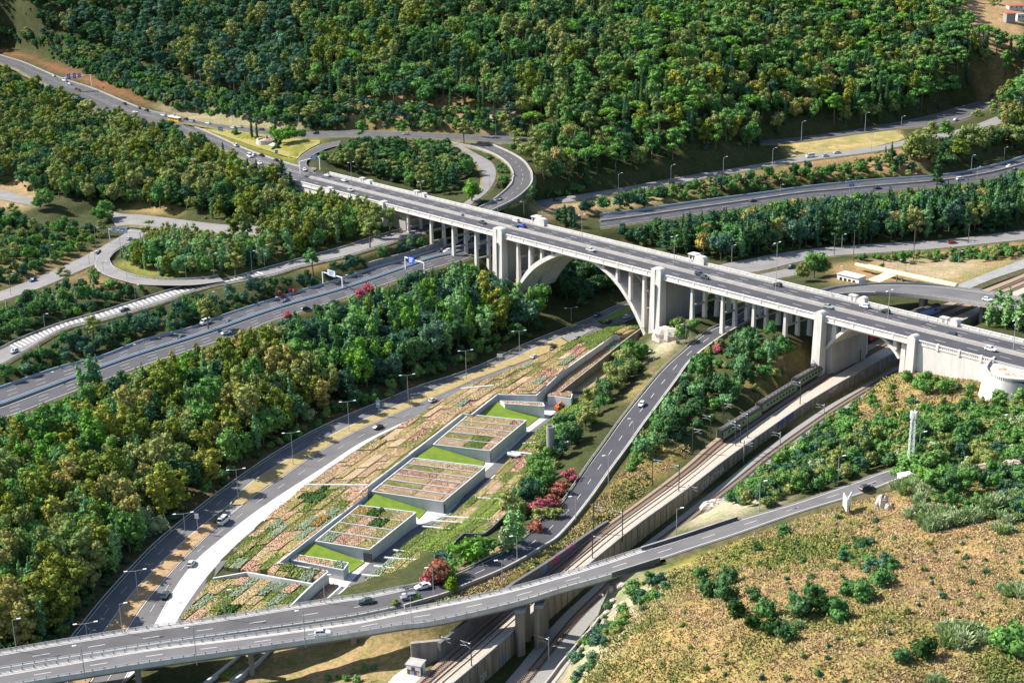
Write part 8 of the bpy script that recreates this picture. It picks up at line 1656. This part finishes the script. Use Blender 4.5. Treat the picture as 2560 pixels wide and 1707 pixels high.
def plant_all():
    by = {}
    for t_ in TREES:
        p = Vector((t_[1], t_[2], t_[3])); q = proj(p + Vector((0, 0, t_[4] / 2))); s = pxm(p); hx = t_[4] * s / 2; wx = NOM[t_[0]][1] * t_[4] / NOM[t_[0]][0] * s
        vis = -wx < q[0] < 2560 + wx and -hx < q[1] < 1707 + hx
        by.setdefault(NAME[t_[0]][0], []).append((hx * wx if vis else 0, q[0], vis, t_))
    keepers = []
    for nm_, L in by.items():
        L.sort(key=lambda e: -e[0]); lim = 295
        keepers += [(e[1], e[3]) for e in L[:lim] if e[2]]; rest = [e[3] for e in L[:lim] if not e[2]] + [e[3] for e in L[lim:]]
        if nm_ == 'shrub': rest = rest + FILL
        if rest: wood(nm_.replace('_tree', '') + '_wood' if nm_ != 'shrub' else 'undergrowth', rest)
    lab = {}
    for x, t_ in keepers:
        big = 'tall ' if t_[4] > NOM[t_[0]][0] * 1.2 else ('small ' if t_[4] < NOM[t_[0]][0] * .75 else '')
        lab.setdefault((big, tint(t_[6]), NAME[t_[0]][1], t_[7]), []).append((x, t_))
    for (big, tn, kd, zn), L in lab.items():
        L.sort(key=lambda e: e[0]); base = f'{big}{tn} {kd} {zn}'
        for i, (x, t_) in enumerate(L):
            l_ = base if len(L) == 1 else (base + (', ' + ('leftmost' if i == 0 else 'rightmost' if i == len(L) - 1 else ordn(i + 1) + ' from left')))
            build_tree(t_[0], t_[1], t_[2], t_[3], t_[4], t_[5], t_[6], l_, f'{kd}s {zn}'.replace('bushs', 'bushes'))
def wood(name, L):
    """the trees past the limit, one object: points that carry a tree each"""
    sps = sorted(set(t_[0] for t_ in L)); meshes = []; base = {}
    cl = bpy.data.collections.new('wood_kinds_' + name)
    for sp in sps:
        base[sp] = len(meshes)
        for k, (c0, c1, tm) in enumerate(PROTO[sp]): o_ = bpy.data.objects.new('k%03d' % len(meshes), c1); cl.objects.link(o_); meshes.append(o_)
    me = bpy.data.meshes.new(name); me.vertices.add(len(L)); me.vertices.foreach_set('co', np.array([t_[1:4] for t_ in L], np.float32).ravel())
    A_ = lambda n, ty, d: me.attributes.new(n, ty, 'POINT').data.foreach_set('color' if ty == 'FLOAT_COLOR' else 'vector' if ty == 'FLOAT_VECTOR' else 'value', np.asarray(d).ravel())
    A_('kind_index', 'INT', np.array([base[t_[0]] + rT.randint(len(PROTO[t_[0]])) for t_ in L], np.int32))
    A_('size', 'FLOAT_VECTOR', np.array([(t_[4] / NOM[t_[0]][0] * t_[5],) * 2 + (t_[4] / NOM[t_[0]][0],) for t_ in L], np.float32))
    A_('turn', 'FLOAT_VECTOR', np.array([(0, 0, rT.uniform(0, 6.28)) for _ in L], np.float32)); A_('tint', 'FLOAT_COLOR', np.array([tuple(t_[6]) + (1,) for t_ in L], np.float32))
    me.update(); o = bpy.data.objects.new(name, me); COL.objects.link(o); o['kind'] = 'stuff'
    g = bpy.data.node_groups.new(name, 'GeometryNodeTree'); g.interface.new_socket('Geometry', in_out='INPUT', socket_type='NodeSocketGeometry'); g.interface.new_socket('Geometry', in_out='OUTPUT', socket_type='NodeSocketGeometry')
    N = g.nodes.new; gi, go = N('NodeGroupInput'), N('NodeGroupOutput'); ci = N('GeometryNodeCollectionInfo'); ci.inputs[0].default_value = cl; ci.inputs[1].default_value = True; ci.inputs[2].default_value = True
    ip = N('GeometryNodeInstanceOnPoints'); ip.inputs['Pick Instance'].default_value = True
    def at(n, ty): q = N('GeometryNodeInputNamedAttribute'); q.data_type = ty; q.inputs[0].default_value = n; return q.outputs[0]
    g.links.new(gi.outputs[0], ip.inputs['Points']); g.links.new(ci.outputs[0], ip.inputs['Instance']); g.links.new(at('kind_index', 'INT'), ip.inputs['Instance Index'])
    e2r = N('FunctionNodeEulerToRotation'); g.links.new(at('turn', 'FLOAT_VECTOR'), e2r.inputs[0]); g.links.new(e2r.outputs[0], ip.inputs['Rotation']); g.links.new(at('size', 'FLOAT_VECTOR'), ip.inputs['Scale']); g.links.new(ip.outputs[0], go.inputs[0])
    md = o.modifiers.new('trees', 'NODES'); md.node_group = g
FILL = []
def filler(n, skip=('on the dry slope', 'at the dry hilltop', 'on the clearing by the mast', 'on the railway verge', 'under the overpass')):
    ok = np.zeros(NC, bool)
    for nm_, pl_ in ZPOLY:
        if nm_ not in skip: ok |= inside(CPX, pl_)
    for pl_ in EXTRA: ok |= inside(CPX, pl_)
    idx = np.where(ok)[0]; rT.shuffle(idx); k = 0
    for i in idx:
        if k >= n: break
        x, y, z = CX[i], CY[i], CZ[i]; h = rT.uniform(1.3, 3.2)
        if near_road(x, y, .9) or under_bridge(x, y) or blocked((x, y, z), h, h * .7, .15): continue
        L = (DK + BL_ + MID + OL)[rT.randint(12)]; FILL.append(('shrub', x, y, z - .2, h, rT.uniform(.9, 1.4), L, '')); k += 1
EXTRA = [[(q[0] * KD, q[1] * KD) for q in pl_] for pl_ in [[(560,285),(760,290),(860,300),(1100,300),(1180,300),(1240,340),(1200,285),(860,262),(700,262)], [(690,452),(740,470),(760,540),(640,540)], [(1240,330),(1330,440),(1230,470),(1200,450)], [(1400,430),(2000,385),(2200,350),(2300,330),(2300,400),(2000,440),(1400,480)], [(0,140),(60,160),(250,270),(560,400),(640,450),(560,500),(300,470),(0,430)], [(1960,300),(2200,250),(2210,262),(1980,318),(1830,330)]]]
filler(9000)
plant_all()
# grass tufts over the dry slope and clearings
def tufts(name, polys, n, h0, h1, cols, seed):
    R = np.random.RandomState(seed); ok = np.zeros(NC, bool)
    for poly in polys: ok |= inside(CPX, poly)
    idx = np.where(ok)[0]; idx = R.choice(idx, int(n * 1.5)); x = CX[idx] + R.normal(0, 1.2, int(n * 1.5)); y = CY[idx] + R.normal(0, 1.2, int(n * 1.5))
    jx = np.clip(np.searchsorted(gx, x) - 1, 0, nx_ - 2); iy = np.clip(np.searchsorted(gy, y) - 1, 0, ny_ - 2); u = (x - gx[jx]) / (gx[jx + 1] - gx[jx]); v = (y - gy[iy]) / (gy[iy + 1] - gy[iy])
    z = (Zg[iy, jx] * (1 - u) + Zg[iy, jx + 1] * u) * (1 - v) + (Zg[iy + 1, jx] * (1 - u) + Zg[iy + 1, jx + 1] * u) * v
    d_ = np.concatenate([(np.hypot(x[i:i + 4000, None] - rs[None, :, 0], y[i:i + 4000, None] - rs[None, :, 1]) - rs[None, :, 3]).min(1) for i in range(0, len(x), 4000)]); dv = np.concatenate([(np.hypot(x[i:i + 4000, None] - ov_pts[None, :, 0], y[i:i + 4000, None] - ov_pts[None, :, 1]) - ov_pts[None, :, 3]).min(1) for i in range(0, len(x), 4000)])
    k = np.where((d_ > .4) & (dv > .5))[0][:n]; x, y, z = x[k], y[k], z[k]; n = len(k)
    nz = vnoise(np.stack([x + 500, y], 1), 7, seed) * .5 + vnoise(np.stack([x + 500, y], 1), 26, seed + 1) * .75
    VS, CS = [], []
    for b_ in range(2):
        a = R.uniform(0, 6.28, n); h = R.uniform(h0, h1, n) * (.6 + nz * .7); w = h * R.uniform(.3, .6, n); dx, dy = R.normal(0, .9, n) * h, R.normal(0, .9, n) * h
        ox, oy = R.normal(0, .25, n), R.normal(0, .25, n); ca, sa = np.cos(a) * w, np.sin(a) * w
        VS.append(np.stack([np.stack([x + ox - ca, y + oy - sa, z - .05], 1), np.stack([x + ox + ca, y + oy + sa, z - .05], 1), np.stack([x + ox + dx + ca * .6, y + oy + dy + sa * .6, z + h], 1), np.stack([x + ox + dx - ca * .4, y + oy + dy - sa * .4, z + h * .85], 1)], 1).reshape(-1, 3))
        ci = np.clip((nz * 1.0 * len(cols) + R.normal(0, .8, n)).astype(int), 0, len(cols) - 1); c_ = np.array(cols)[ci] * R.uniform(.8, 1.12, (n, 1)); CS.append(np.repeat(np.concatenate([c_, np.ones((n, 1))], 1), 4, 0))
    v_ = np.concatenate(VS); me = np_mesh(name, v_, np.arange(len(v_)).reshape(-1, 4), np.zeros((0, 3), int), np.concatenate(CS), M['grass_blade'])
    o = bpy.data.objects.new(name, me); COL.objects.link(o); o['kind'] = 'stuff'
gm = bpy.data.materials.new('grass_blade'); gm.use_nodes = True; gm.node_tree.nodes['Principled BSDF'].inputs['Roughness'].default_value = 1; a_ = gm.node_tree.nodes.new('ShaderNodeAttribute'); a_.attribute_name = 'leaf'; gm.node_tree.links.new(a_.outputs['Color'], gm.node_tree.nodes['Principled BSDF'].inputs['Base Color']); M['grass_blade'] = gm
GCOL = [(.43, .29, .19), (.38, .26, .16), (.31, .19, .125), (.38, .28, .15), (.3, .23, .095), (.21, .21, .06), (.13, .17, .035)]
tufts('dry_grass', [[(1400,1800),(1520,1600),(1650,1445),(1850,1345),(2000,1290),(2180,1240),(2620,1180),(2620,1800)]], 70000, .15, .42, GCOL, 21)
tufts('verge_grass', [[(1080,1500),(1240,1440),(1400,1345),(1520,1220),(1640,1100),(1720,1120),(1600,1230),(1420,1390),(1250,1490),(1130,1510)], [(2020,1080),(2080,990),(2240,900),(2560,930),(2560,1010),(2200,1060)]], 20000, .25, .6, GCOL[2:], 23)
o = PAINT.build('road_markings', M['paint']); o['kind'] = 'structure'
